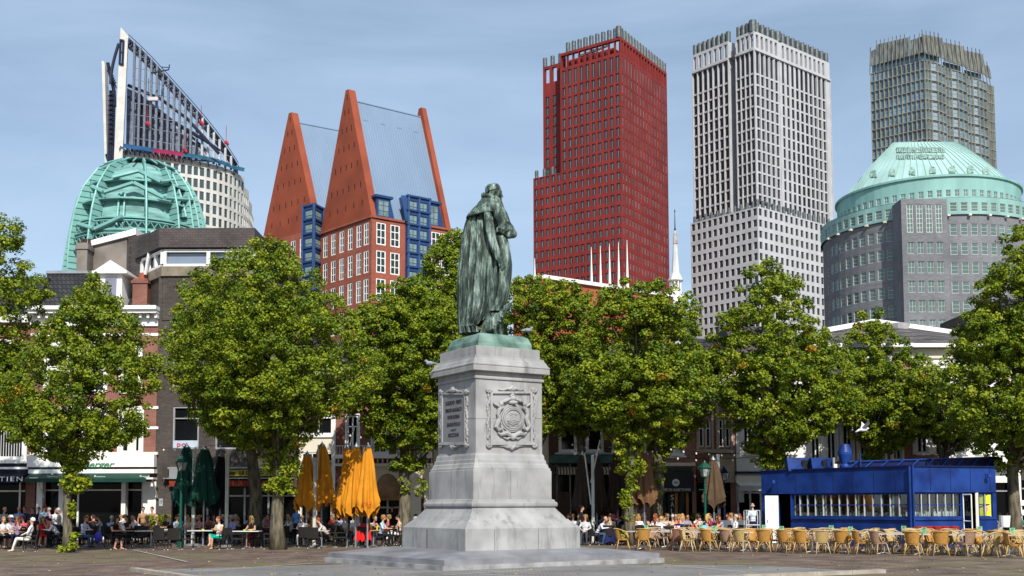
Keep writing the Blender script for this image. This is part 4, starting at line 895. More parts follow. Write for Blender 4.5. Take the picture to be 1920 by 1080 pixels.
def mansard(H,ytop,inset,mt=None,yb=None,out=.0):
    """sloping roof front from the cornice up to picture row ytop"""
    zt=PX(proj((H.root.location.x,H.Y,5))[0],ytop,H.Y+inset).z; m=MB(); z=H.zt+.02; a,b=H.x0,H.x1; Y=H.Y; D=H.depth
    m.quad((a,Y+.1,z),(b,Y+.1,z),(b,Y+inset,zt),(a,Y+inset,zt)); m.quad((a,Y+inset,zt),(b,Y+inset,zt),(b,Y+D,zt),(a,Y+D,zt)); m.quad((a,Y+.1,z),(a,Y+inset,zt),(a,Y+D,zt),(a,Y+D,z)); m.quad((b,Y+.1,z),(b,Y+inset,zt),(b,Y+D,zt),(b,Y+D,z))
    m.build('roof',mt or TILE,H.root); return zt
def box_thing(root,nm,x0,x1,y0,y1,z0,z1,mt): m=MB(); m.box(x0,x1,y0,y1,z0,z1); return m.build(nm,mt,root)

def house_row():
    GREENP=mat('dark_green_awning',(.006,.045,.032),.6,var=.15,scale=2); NAVY=mat('navy_awning',(.006,.008,.022),.7,var=.2); GLASSG=DARKGLASS
    WL=mat('white_lettering',(.8,.8,.8),.5,var=.02); GL=mat('green_lettering',(.04,.20,.10),.5); 
    # --- A : leftmost house, navy awning
    H=House('leftmost town house, brick over a navy shop awning with white letters',-90,57,592,HY,BR1)
    H.window(-40,775,47,862,1,(.0,),.18,bars=14,surround=.12); H.window(-45,640,40,735,2,(.4,),surround=.1)
    H.shopfront(-85,905,50,(30,),WHITE)
    H.slab('cornice',-90,592,57,606,WHITE,.35); H.slab('white_band',-90,862,57,869,WHITE,.08); H.slab('fascia',-90,869,56,892,NAVY,.22); H.slab('light_strip',-90,876,56,880,WHITE,.24)
    X0,X1,Z0,Z1=H.r(-90,888,56,906); m=MB(); m.add([(X0,HY-.25,Z1),(X1,HY-.25,Z1),(X1,HY-1.4,Z0+.28),(X0,HY-1.4,Z0+.28),(X0,HY-1.4,Z0-.02),(X1,HY-1.4,Z0-.02)],[(0,1,2,3),(3,2,5,4),(1,5,2)]); aw=m.build('awning',NAVY,H.root)
    c=PX(21,884,HY-1.45); text('TIEN',(c.x,HY-1.42,Z0+.18),1.25,.26,WL,aw,spacing=1.3)
    H.finish(); mansard(H,520,2.2)
    # --- B : white fronted cafe, brick above
    H=House('brick town house with white string courses above the white cafe front, dormer in its roof',58,297,592,HY-.1,BR1)
    for x0,x1 in ((84,130),(152,200),(225,265)):
        H.window(x0,768,x1,850,1,(.3,),.15,inside=(.25,.8) if x0==225 else None,surround=.13); H.window(x0+2,655,x1-2,735,1,(.4,),.13,surround=.12,ped=True)
    for y in (625,690,762,800): H.slab('string_course',58,y,297,y+5,WHITE,.03)
    H.slab('white_sill_band',58,848,297,853,CREAM,.14)
    H.slab('cornice',58,577,300,584,WHITE,.75); H.slab('cornice_step',58,584,299,590,WHITE,.6); H.slab('frieze',58,590.5,297,612,WHITE,.10)
    for i in range(17): x=62+i*14.5; H.slab('bracket',x,591,x+4.5,598,WHITE,.42)
    H.slab('shop_sign_board',58,853,294,876,WHITE,.5); H.slab('awning_box',62,880.5,295,888,WHITE,.62); H.slab('green_strip',62,877,200,879.5,GREENP,.53)
    X0,X1,Z0,Z1=H.r(66,888,289,905); Y=H.Y-.6; m=MB(); m.add([(X0,Y,Z1),(X1,Y,Z1),(X1,Y-.75,Z0+.2),(X0,Y-.75,Z0+.2),(X0,Y-.75,Z0),(X1,Y-.75,Z0)],[(0,1,2,3),(3,2,5,4)]); aw=m.build('awning',GREENP,H.root)
    zc=(Z0+Z1)/2+.05
    sb=[c for c in bpy.data.objects if c.parent==H.root and c.name.startswith('shop_sign_board')][0]
    c=PX(183,872,H.Y-.5); text('Berger',(c.x,H.Y-.51,c.z+.02),1.75,.36,GL,sb,shear=.35,ext=.02,bold=.008)
    for x,t,w in ((99,'Heineken',.55),(186,'Berger',.62),(271,'Brand',.5)): c=PX(x,898,Y-.5); text(t,(c.x,Y-.52,zc-.02),w,.17,WL,aw,shear=.25 if x==186 else 0)
    m=MB(); c=PX(98,893,Y-.5); m.lathe([(.0,-.01),(.07,-.01),(.07,.01),(0,.01)],(0,0,0),5,rot=math.pi/2); M=Matrix.Translation((c.x,Y-.52,zc+.16))@Matrix.Rotation(math.pi/2,4,'X'); m.v=[tuple(M@Vector(v)) for v in m.v]; m.build('star_emblem',WL,aw)
    H.shopfront(66,903,290,(105,140,232,262),WHITE)
    for a,b in ((68,79),(110,118),(227,235),(268,292)): X0,X1,_,Z1=H.r(a,905,b,1000); m=MB(); m.box(X0,X1,H.Y-.02,H.Y+.42,0,PX(a,903,H.Y).z); m.build('pier',WHITE,H.root)
    for x in (73,287): p=PX(x,895,H.Y-.6); m=MB(); m.box(p.x-.22,p.x+.22,H.Y-1.3,H.Y-.55,p.z-.12,p.z-.02); m.tube([(p.x+.15,H.Y-1.2,p.z-.1),(p.x+.1,H.Y-.1,p.z-1.1)],.05,5); m.build('awning_arm',WHITE,H.root)
    H.finish()
    zt=PX(240,513,HY+3).z; z=H.zt; m=MB(); a=PX(70,590,HY).x; b=H.x1-.3; t1=PX(88,520,HY+3).x; t2=PX(232,515,HY+3).x
    m.add([(a,HY+.4,z),(b,HY+.4,z),(t2,HY+3,zt),(t1,HY+3,zt),(a,HY+9,z),(b,HY+9,z),(t2,HY+9,zt),(t1,HY+9,zt)],[(0,1,2,3),(1,5,6,2),(0,3,7,4),(3,2,6,7)]); m.build('roof',TILE,H.root)
    p,q=Vector((b,HY+.4,z)),Vector((t2,HY+3,zt)); m=MB(); m.tube([p,q],.13,6); m.tube([(t1,HY+2.95,zt+.06),(t2,HY+2.95,zt+.06)],.12,6); m.build('ridge',METAL,H.root)
    X0,X1,Z0,Z1=H.r(185,508,226,578); m=MB(); m.box(X0,X1,HY+.1,HY+2.5,Z0,Z1); dm=m.build('dormer',WHITE,H.root)
    m=MB(); xa,xb,za,zb=H.r(195,518,216,573); m.box(xa,xb,HY+.04,HY+.098,za,zb); m.build('pane',mat('grey_lilac_glass',(.22,.23,.30),.15,var=.2,scale=.5),dm)
    m=MB(); e=.3; m.add([(X0-e,HY-.1,Z1),(X1+e,HY-.1,Z1),((X0+X1)/2,HY-.1,Z1+.62),(X0-e,HY+2.4,Z1),(X1+e,HY+2.4,Z1),((X0+X1)/2,HY+2.4,Z1+.62)],[(0,1,2),(3,5,4),(0,2,5,3),(1,4,5,2),(0,3,4,1)]); m.box(X0-e-.05,X1+e+.05,HY-.2,HY+2.4,Z1-.14,Z1-.002); m.build('pediment',WHITE,dm)
    X0,X1,Z0,Z1=H.r(238,516,266,578); m=MB(); m.box(X0,X1,HY+.8,HY+1.8,Z0,Z1); m.box(X0-.07,X1+.07,HY+.73,HY+1.87,Z1-.28,Z1-.1); ch=m.build('chimney',BR1,H.root); m=MB(); cx=(X0+X1)/2; m.tube([(cx,HY+1.3,Z1),(cx,HY+1.3,Z1+.32)],.24,8); m.tube([(cx,HY+1.3,Z1+.32),(cx,HY+1.3,Z1+.42)],.14,8); m.build('chimney_pot',mat('terracotta',(.34,.09,.05),.8),ch)
    # --- C : dark brown modern block with a slate-clad top storey
    H=House('dark brown brick block with a slate clad penthouse and long attic window',298,561,520,HY-.05,BR2)
    AF=mat('grey_alu_frame',(.33,.34,.34),.5,.3)
    for x0,x1 in ((324,373),(404,450),(490,536)):
        H.window(x0,762,x1,842,1,(.28,),.09,AF,sill=False); H.window(x0,650,x1,725,1,(.28,),.09,AF,sill=False); H.window(x0+2,592,x1-2,628,1,(),.09,WHITE,sill=False)
    f=H.slab('window_panel',325,826,371,841,mat('pale_blue_panel',(.42,.5,.58),.5),.02); c=PX(340,833,H.Y-.05); text('po',(c.x,H.Y-.05,c.z),.5,.26,mat('red_lettering',(.5,.02,.05),.5),f)
    YS=mat('yellow_sign',(.36,.31,.05),.5,var=.1); RS=mat('red_brown_fascia',(.20,.03,.015),.6)
    H.slab('grey_sign_rail',318,876,552,879,METAL,.4); sg=H.slab('yellow_sign',384,881,552,893,YS,.35); H.slab('red_fascia',320,901,552,912,RS,.3); H.slab('grey_rail',310,896,552,898,METAL,.42); H.slab('grey_box',321,876,338,897,METAL,.39)
    DL=mat('dark_lettering',(.03,.01,.01),.5)
    for x,t,w in ((401,'De Burger',.75),(438,'bier',.35),(474,'LE GRAND',1.3)): c=PX(x,887,H.Y); text(t,(c.x,H.Y-.36,c.z),w,.2,DL,sg,bold=.008)
    H.shopfront(322,914,556,(385,420,455,500),METAL); 
    p=H.slab('number_plate',298.5,935,305.5,949,mat('pale_plate',(.35,.37,.4),.6),.04); c=PX(302,942,H.Y); text('17',(c.x,H.Y-.05,c.z),.13,.2,BLACK,p)
    H.finish()
    m=MB(); X0,X1,Z0,Z1=H.r(263,510,265,520)
    CON=mat('concrete_coping',(.22,.19,.14),.9,var=.25,scale=1.5,detail=8)
    # brick upper storey angled forward, coping, glazing, slate overhang
    A=PX(265,520,HY+1.2);B=PX(306,502,HY-.1); C=PX(474,510,HY-.1)
    zc=PX(306,500,HY-.1).z; zb=H.zt; 
    def band(y0,y1,mt,nm,o=0,pts=None,inset=0):
        q=[(265,y0,HY+2.6+inset),(306,y0,HY-.1+inset),(478,y0,HY-.1+inset)]; z1=PX(306,y0,HY-.1).z; z0=PX(306,y1,HY-.1).z; P_=[Vector((PX(x,y,Yv).x,Yv,0)) for x,y,Yv in q]; m=MB()
        P_=[P_[0]+Vector((-o,-o*.3,0)),P_[1]+Vector((-o*.4,-o,0)),P_[2]+Vector((o*.2,-o,0))]
        pts=[(p.x,p.y) for p in P_]+[(P_[2].x,HY+9),(P_[0].x,HY+9)]; m.prism(pts,z0,z1); return m.build(nm,mt,H.root)
    band(518,600,BR2,'upper_wall'); band(500,518,CON,'coping',.12)
    gl=band(466,500,mat('blue_grey_glass',(.17,.21,.27),.08,var=.15,scale=.3,spec=.8),'attic_glazing',-.15)
    off=H.root.location
    z0=PX(306,500,HY-.1).z; z1=PX(306,466,HY-.1).z; m=MB()
    P0=Vector((PX(270,480,HY+2.3).x,HY+2.3,0)); P1=Vector((PX(308,480,HY-.05).x,HY-.05,0)); P2=Vector((PX(476,480,HY-.05).x,HY-.05,0))
    for a,b,k in ((P0,P1,3),(P1,P2,2)):
        u=(b-a).normalized(); n=Vector((u.y,-u.x,0))*.14
        for z in (z0+.06,z1-.14): m.prism([(a.x,a.y),(b.x,b.y),(b.x+n.x,b.y+n.y),(a.x+n.x,a.y+n.y)],z-.08,z+.08)
        for i in range(k+1):
            p=a.lerp(b,i/k); wd=.1 if i not in (0,k) else .16; m.prism([(p.x-u.x*wd,p.y-u.y*wd),(p.x+u.x*wd,p.y+u.y*wd),(p.x+u.x*wd+n.x*1.1,p.y+u.y*wd+n.y*1.1),(p.x-u.x*wd+n.x*1.1,p.y-u.y*wd+n.y*1.1)],z0+.14,z1-.22)
    m.build('window_frame',WHITE,gl)
    band(430,466,SLATE,'slate_top_storey',.3)
    # the lower slate wall and the grey rendered gable with chimney to the left
    m=MB(); zr=PX(285,432,HY+2).z
    a=PX(238,440,HY+4); m.prism([(PX(240,500,HY+3.2).x,HY+3.2),(PX(290,500,HY+1.4).x,HY+1.4),(PX(290,500,HY+1.4).x,HY+8),(a.x,HY+8)],H.zt-2,PX(262,441,HY+2.5).z); m.build('slate_side_wall',SLATE,H.root)
    m=MB(); m.tube([PX(286,437,HY+1.0),PX(272,515,HY+1.0)],.09,6); m.tube([PX(285,437,HY+1.0),PX(289,437,HY+.9)],.15,6); m.build('flue_pipe',mat('pale_pipe',(.6,.6,.6),.5),H.root)
    RD=mat('grey_render',(.20,.175,.155),.9,var=.3,scale=.7,detail=9); R2=empty('rendered_gable_house',(PX(200,480,70).x,70,0),'grey rendered gable wall with a chimney and white sloping roof edge, below the turquoise dome','house')
    q=[(160,585),(160,466),(238,444),(238,585)]; P_=[PX(x,y,68) for x,y in q]; m=MB(); n=4
    for p in (P_[0],P_[3]): p.z=0
    m.add([tuple(p) for p in P_]+[(p.x,p.y+9,p.z) for p in P_],[(0,1,2,3),(7,6,5,4),(1,5,6,2),(0,4,5,1),(3,2,6,7)]); m.build('gable_wall',RD,R2)
    a,b=P_[1],P_[2]; m=MB(); m.add([(a.x-.1,67.8,a.z),(b.x+.6,67.8,b.z+.1),(b.x+.6,67.8,b.z+.5),(a.x-.1,67.8,a.z+.32),(a.x-.1,77,a.z),(b.x+.6,77,b.z+.1),(b.x+.6,77,b.z+.5),(a.x-.1,77,a.z+.32)],[(0,1,2,3),(4,7,6,5),(3,2,6,7),(0,3,7,4),(1,5,6,2),(0,4,5,1)]); m.build('roof_edge',WHITE,R2)
    X0=PX(143,500,67).x; X1=PX(163,500,67).x; zt=PX(153,455,67).z; m=MB(); m.box(X0,X1,67,68.2,0,zt); m.box(X0-.07,X1+.07,66.93,68.27,zt-.4,zt-.15); ch=m.build('chimney',RD,R2); m=MB()
    for i in range(3): m.tube([(X0+.12+i*.22,67.5,zt),(X0+.12+i*.22,67.5,zt+.35)],.1,8)
    m.build('chimney_pot',mat('dark_clay',(.06,.035,.03),.8),ch)
    # white roof edge between, far left
    H2=House('low white gabled roof edge behind the left trees',88,165,560,72,WHITE,name='white_roofed_house'); z=PX(130,515,72).z; m=MB(); m.add([PX(85,528,72),PX(132,513,72),PX(140,513,72),PX(140,520,72),PX(85,536,72)],[(0,1,2,3,4)]); 
    m.add([PX(85,528,73)+Vector((0,6,0)),PX(132,513,73)+Vector((0,6,0)),PX(132,513,72),PX(85,528,72)],[(0,1,2,3)]); m.add([PX(85,532,72.1),PX(140,516,72.1),PX(140,560,72.1),PX(85,560,72.1)],[(0,1,2,3)]); m.build('roof_edge',WHITE,H2.root); H2.finish()
    # --- D : narrow cream house
    H=House('narrow cream plastered house left of the orange parasols',562,628,700,HY,CREAM)
    H.window(570,762,624,815,2,(.4,),.1); H.window(565,848,624,905,3,(.3,),.08); H.window(570,715,622,750,2,(),.1); H.slab('cornice',562,700,628,707,WHITE,.3); H.slab('ledge',562,817,628,820,WHITE,.1)
    H.slab('white_drainpipe',625,700,629.5,960,WHITE,.12); H.shopfront(566,920,620,(590,),WHITE); H.finish(); mansard(H,640,2)
    # --- E : brick house with white windows and balcony line
    H=House('red brick house with white windows and a long white balcony ledge, behind the orange parasols',629,812,690,HY,BR1)
    for x0,x1 in ((650,672),(698,726),(746,768),(784,808)): H.window(x0,778,x1,850,2,(.3,),.1,surround=.08)
    for x0,x1 in ((650,674),(698,728),(746,770),(784,808)): H.window(x0,708,x1,758,2,(.35,),.1)
    H.slab('balcony_ledge',629,853,812,860,WHITE,.6); 
    for i in range(20): x=634+i*9.2; H.slab('dentil',x,861,x+2.2,868,WHITE,.2)
    H.slab('white_band',629,869,812,874,WHITE,.25); H.slab('shop_wall',700,874,812,935,CREAM,.04); H.slab('cornice',629,690,812,698,WHITE,.4)
    m=MB(); 
    for i in range(34): x=PX(632+i*5.4,848,H.Y-.5).x; z=PX(700,853,H.Y-.5).z; m.tube([(x,H.Y-.55,z),(x,H.Y-.55,z+.5)],.012,4)
    m.tube([(H.x0+.1,H.Y-.55,z+.5),(H.x1-.1,H.Y-.55,z+.5)],.025,5); m.build('balcony_railing',mat('white_iron',(.6,.6,.6),.5),H.root)
    BA=mat('brown_awning_cloth',(.26,.145,.075),.8,var=.15,scale=2)
    X0,X1,Z0,Z1=H.r(702,888,752,930); m=MB(); cx=(X0+X1)/2; r=(X1-X0)/2; m.lathe([(r*math.cos(t),(Z1-Z0)*math.sin(t)) for t in [i*math.pi/2/7 for i in range(8)]],(cx,H.Y,Z0),16,a0=math.pi,a1=2*math.pi,sy=1.15); m.box(cx-r*.99,cx+r*.99,H.Y-r*1.05,H.Y-.1,Z0-.25,Z0-.003); m.build('dome_awning',BA,H.root)
    X0,X1,Z0,Z1=H.r(634,905,700,938); m=MB(); m.add([(X0,H.Y-.1,Z1),(X1,H.Y-.1,Z1),(X1,H.Y-1.5,Z0+.2),(X0,H.Y-1.5,Z0+.2),(X0,H.Y-1.5,Z0),(X1,H.Y-1.5,Z0)],[(0,1,2,3),(3,2,5,4)]); m.build('awning',BA,H.root)
    H.shopfront(634,936,768,(660,690,725),METAL)
    for a,b in ((768,790),(796,811)): X0,X1,_,_=H.r(a,900,b,1000); m=MB(); m.box(X0,X1,H.Y-.35,H.Y-.003,0,PX(a,872,H.Y).z); m.build('cream_pier',CREAM,H.root)
    H.finish(); mansard(H,640,2)
    # --- behind the pedestal
    H=House('white plastered house front hidden behind the monument',813,1028,700,HY+.1,CREAM)
    for x0,x1 in ((830,860),(885,920),(950,985)): H.window(x0,770,x1,845,1,(.35,),.12); H.window(x0,705,x1,750,1,(.35,),.12)
    H.slab('cornice',813,700,1028,708,WHITE,.4); H.shopfront(820,890,1020,(860,900,960),METAL); H.finish(); mansard(H,645,2)
    # --- F : purple brick, green fascia, striped awnings
    H=House('purple brick house with tall white sash windows over a green fascia',1029,1168,690,HY,BR4)
    for x0,x1 in ((1047,1082),(1098,1132),(1147,1166)): H.window(x0,770,x1,848,1,(.30,),.17); H.window(x0+2,702,x1-2,752,1,(.35,),.14)
    H.slab('cornice',1029,690,1168,699,WHITE,.4); H.slab('sill_band',1040,849,1168,852,METAL,.1)
    H.slab('green_fascia',1030,854,1167,868,mat('faded_green_fascia',(.05,.12,.11),.6,var=.3,scale=1.5),.35)
    ST=mat('striped_awning_cloth',(.30,.24,.17),.8); t=ST.node_tree; wv=t.nodes.new('ShaderNodeTexWave'); wv.inputs['Scale'].default_value=1.9; rr=t.nodes.new('ShaderNodeValToRGB'); rr.color_ramp.interpolation='CONSTANT'; rr.color_ramp.elements[1].position=.5; rr.color_ramp.elements[0].color=(.10,.065,.045,1); rr.color_ramp.elements[1].color=(.5,.43,.33,1); tc_=t.nodes.new('ShaderNodeTexCoord'); t.links.new(tc_.outputs['Object'],wv.inputs[0]); t.links.new(wv.outputs[0],rr.inputs[0]); t.links.new(rr.outputs[0],t.nodes['Principled BSDF'].inputs['Base Color'])
    for a,b in ((1043,1084),(1121,1152)):
        X0,X1,Z0,Z1=H.r(a,876,b,891); m=MB(); m.add([(X0,H.Y-.3,Z1),(X1,H.Y-.3,Z1),(X1,H.Y-1.1,Z0+.25),(X0,H.Y-1.1,Z0+.25),(X0,H.Y-1.1,Z0),(X1,H.Y-1.1,Z0)],[(0,1,2,3),(3,2,5,4)]); m.build('striped_awning',ST,H.root)
    H.shopfront(1034,870,1164,(1045,1070,1130,1145),mat('grey_wood',(.2,.2,.19),.6)); X0,X1,_,Z1=H.r(1046,922,1069,990); m=MB(); m.box(X0,X1,H.Y+.4,H.Y+.45,.1,Z1); m.build('door',mat('dark_brown_wood',(.06,.025,.012),.5,var=.3,scale=2,stretch=(6,1,1)),H.root)
    H.finish(); mansard(H,640,2)
    # --- G : pinkish brick, black shop front
    H=House('pinkish brick house above a black shop front with a round emblem',1169,1302,690,HY-.05,BR3)
    H.window(1244,796,1284,855,2,(.0,),.16,inside=(.5,.95)); H.window(1180,790,1212,850,1,(.3,),.14); H.window(1190,712,1222,762,1,(.3,),.12); H.window(1246,712,1280,762,1,(.3,),.12)
    H.slab('stone_ledge',1225,868,1302,874,CREAM,.35); H.slab('cornice',1169,690,1302,699,WHITE,.4); H.slab('green_shop_cornice',1240,877,1296,884,mat('dark_green_paint',(.01,.045,.03),.5),.3)
    BP=mat('black_shop_paint',(.008,.009,.012),.4); f=H.slab('black_fascia',1234,885,1300,922,BP,.22)
    c=PX(1266,905,H.Y); m=MB(); m.lathe([(.0,-.02),(.20,-.02),(.20,.02),(0,.02)],(0,0,0),20); M=Matrix.Translation((c.x,H.Y-.245,c.z))@Matrix.Rotation(math.pi/2,4,'X'); m.v=[tuple(M@Vector(v)) for v in m.v]; em=m.build('round_emblem',WL,f); 
    m=MB()
    for i in range(5): a=math.pi*(.15+.175*i); m.tube([(c.x+.03*math.cos(a),H.Y-.268,c.z-.04+.03*math.sin(a)),(c.x+.14*math.cos(a),H.Y-.268,c.z-.04+.12*math.sin(a))],[.008,.02],5)
    m.tube([(c.x-.12,H.Y-.268,c.z-.07),(c.x+.12,H.Y-.268,c.z-.07)],.012,5); m.build('crown_mark',BP,em)
    c=PX(1267,918,H.Y); text('BRED DE LA BRETONIERE',(c.x,H.Y-.235,c.z-.02),1.55,.15,WL,f)
    H.shopfront(1236,923,1298,(1248,1262,1278),BP); c=PX(1262,950,H.Y)
    X0,X1,Z0,Z1=H.r(1254,925,1267,985); m=MB(); m.box(X0,X1,H.Y+.3,H.Y+.34,.3,Z1); bn=m.build('window_banner',BP,H.root)
    for i,ch in enumerate('SALE'): text(ch,(c.x,H.Y+.29,PX(1262,933+i*13,H.Y).z),.17,.30,WL,bn,name='letter')
    OW=mat('orange_wood',(.42,.18,.04),.5,var=.2,scale=2,stretch=(5,1,1))
    for a,b in ((1267,1272),(1288,1293)): X0,X1,_,Z1=H.r(a,924,b,990); m=MB(); m.box(X0,X1,H.Y+.28,H.Y+.36,0,Z1); m.build('wood_post',OW,H.root)
    H.finish(); mansard(H,645,2)
    # --- H : red brick and stone bays
    H=House('narrow red brick and stone house with paired tall windows',1303,1376,680,HY,BR3)
    STN=mat('sandstone',(.42,.35,.26),.85,var=.15,scale=1)
    for x0 in (1310,1323,1347,1359.5): H.window(x0,786,x0+9.5,838,1,(.33,),.07,sill=False); H.window(x0,700,x0+9.5,750,1,(.33,),.07,sill=False)
    for x0,x1 in ((1305,1310),(1320,1322.8),(1333,1337),(1342,1347),(1357,1359.2),(1369,1373)): H.slab('stone_mullion',x0,690,x1,842,STN,.06)
    H.slab('stone_ledge',1303,843,1376,850,STN,.25); H.slab('stone_ground_floor',1330,852,1376,905,STN,.12); H.slab('cornice',1303,680,1376,688,STN,.4); H.shopfront(1306,905,1370,(1330,1350),BP); H.slab('brown_fascia',1306,880,1329,904,mat('dark_brown_paint',(.03,.015,.01),.5),.2)
    H.finish(); mansard(H,635,2)
    # --- I : white house
    H=House('white painted house beside the left end of the blue pavilion',1377,1512,666,HY+.1,WHITE)
    for x0,x1 in ((1393,1411),(1430,1452),(1470,1492)): H.window(x0,770,x1,850,2,(.35,),.08,BLACK if False else WHITE); H.window(x0,690,x1,745,2,(.35,),.08)
    H.slab('dark_ledge',1376,884,1512,888,mat('navy_paint',(.01,.015,.06),.5),.4); H.slab('awning_case',1377,893,1512,905,CREAM,.5)
    X0,X1,Z0,Z1=H.r(1376,904,1430,908); m=MB(); 
    WA=mat('white_awning_cloth',(.6,.58,.55),.8)
    m.add([(X0,H.Y-.5,Z1),(X1,H.Y-.5,Z1),(X1,H.Y-1.6,Z0-.1),(X0,H.Y-1.6,Z0-.1),(X0,H.Y-1.6,Z0-.4),(X1,H.Y-1.6,Z0-.4)],[(0,1,2,3),(3,2,5,4)]); m.box(X0,X0+.3,H.Y-1.2,H.Y-.6,Z0-1.0,Z0-.1); m.build('awning',WA,H.root)
    H.shopfront(1385,908,1505,(1410,1430,1460),WHITE); H.slab('cornice',1377,666,1512,674,WHITE,.45); H.finish()
    mansard(H,612,2.5,SLATE)
    # --- J : long house with grey tiled roof, K: white at the right
    GT=brick('grey_roof_tile',(.11,.10,.10),(.145,.135,.13),(.05,.045,.045),.28,.3,.04,stain=.3,sscale=.8)
    H=House('white and red brick house with a grey tiled hipped roof, behind the blue pavilion',1513,1705,648,HY,BR3)
    for i,x0 in enumerate((1520,1550,1580,1612,1640,1672)): H.window(x0,790,x0+18,862,2,(.0,),.08,surround=.13); H.window(x0,700,x0+18,760,2,(.3,),.08,surround=.12)
    H.slab('cornice',1513,646,1706,653,WHITE,.6); H.slab('frieze',1513,653.5,1705,678,WHITE,.08); H.slab('white_base',1513,870,1705,955,WHITE,.06); 
    for i in range(5): x=1541+i*31.5; H.slab('pilaster',x,678.5,x+6,869,WHITE,.1)
    H.shopfront(1520,905,1700,(1560,1600,1650),METAL); H.finish(); 
    zt=PX(1640,612,HY+4).z; m=MB(); a=PX(1540,648,HY).x; b=PX(1795,648,HY).x; z=H.zt+.05; t1=PX(1552,622,HY+4).x; t2=PX(1640,608,HY+4).x; t3=PX(1790,628,HY+4).x
    z1=PX(1552,622,HY+4).z; z2=PX(1640,607,HY+4).z; z3=PX(1790,627,HY+4).z
    m.add([(a-.3,HY-.3,z),(b+.3,HY-.3,z),(t3,HY+4,z3),(t2,HY+4,z2),(t1,HY+4,z1),(a,HY+10,z),(b,HY+10,z)],[(0,1,2,3,4),(0,4,5),(1,6,2),(4,3,2,6,5)]); m.build('roof',GT,H.root)
    m=MB(); m.tube([(t1,HY+3.9,z1+.05),(t2,HY+3.9,z2+.08),(t3,HY+3.9,z3+.05)],.2,6); m.build('white_ridge',WHITE,H.root)
    m=MB(); p=PX(1683,604,HY+4); m.lathe([(.0,0),(.55,0),(.75,.45),(.0,.6)],p-Vector((0,0,.6)),10); p=PX(1535,612,HY+4); m.lathe([(.0,0),(.5,0),(.6,.35),(.0,.5)],p-Vector((0,0,.8)),10); m.build('roof_vent',mat('pale_grey_vent',(.5,.5,.5),.5),H.root)
    H=House('white plastered house with black windows, right behind the pavilion',1706,1905,648,HY,WHITE)
    for x0 in (1718,1752,1790,1830,1872): H.window(x0,775,x0+22,850,2,(.3,),.1); H.window(x0,690,x0+22,745,2,(.35,),.1)
    H.slab('balcony',1706,866,1905,872,WHITE,.7); H.slab('brick_panel',1712,852,1760,864,BR3,.05); H.slab('cornice',1706,646,1905,653,WHITE,.6); H.slab('white_frieze',1706,654,1905,672,CREAM,.1); H.shopfront(1712,905,1900,(1750,1800,1850),METAL); H.finish()
    H=House('dark brick house at the right edge of the square',1906,2060,640,HY,BR2)
    for x0 in (1920,1965,2010): H.window(x0,770,x0+26,850,1,(.35,),.1)
    H.slab('cornice',1906,640,2060,648,WHITE,.5); H.shopfront(1912,900,2050,(1950,2000),METAL); 
    for y in (938,956): H.slab('notice',1912,y,1922,y+10,WHITE,.05)
    H.finish(); mansard(H,560,2)
    # string lights hung between the trees and the fronts
    CB=mat('black_cable',(.01,.01,.01),.6); BU=mat('light_bulb',(.8,.75,.65),.3,var=.02)
    for (a,b,sag,lab) in (((300,840,60),(470,822,54),6,'string of bulbs hanging before the dark brown block'),((650,812,54),(812,818,58),6,'string of bulbs over the orange parasols'),((1040,822,58),(1240,842,56),9,'string of bulbs across the purple brick house'),((1250,838,56),(1440,845,55),8,'string of bulbs left of the blue pavilion, upper one'),((1225,850,56),(1500,842,56),14,'string of bulbs left of the blue pavilion, lower one')):
        r=empty('string_lights',PX(*a),lab,'string lights','strings of bulbs over the terraces'); m=MB(); bl=MB(); pts=[]
        for i in range(25):
            t=i/24; p=PX(a[0]+(b[0]-a[0])*t,a[1]+(b[1]-a[1])*t+sag*4*t*(1-t),a[2]+(b[2]-a[2])*t); pts.append(p)
            if i%3==1: bl.ell(p-Vector((0,0,.1)),(.045,.045,.06),6,5); 
        m.tube(pts,.012,4); m.build('cable',CB,r); bl.build('bulbs',BU,r)
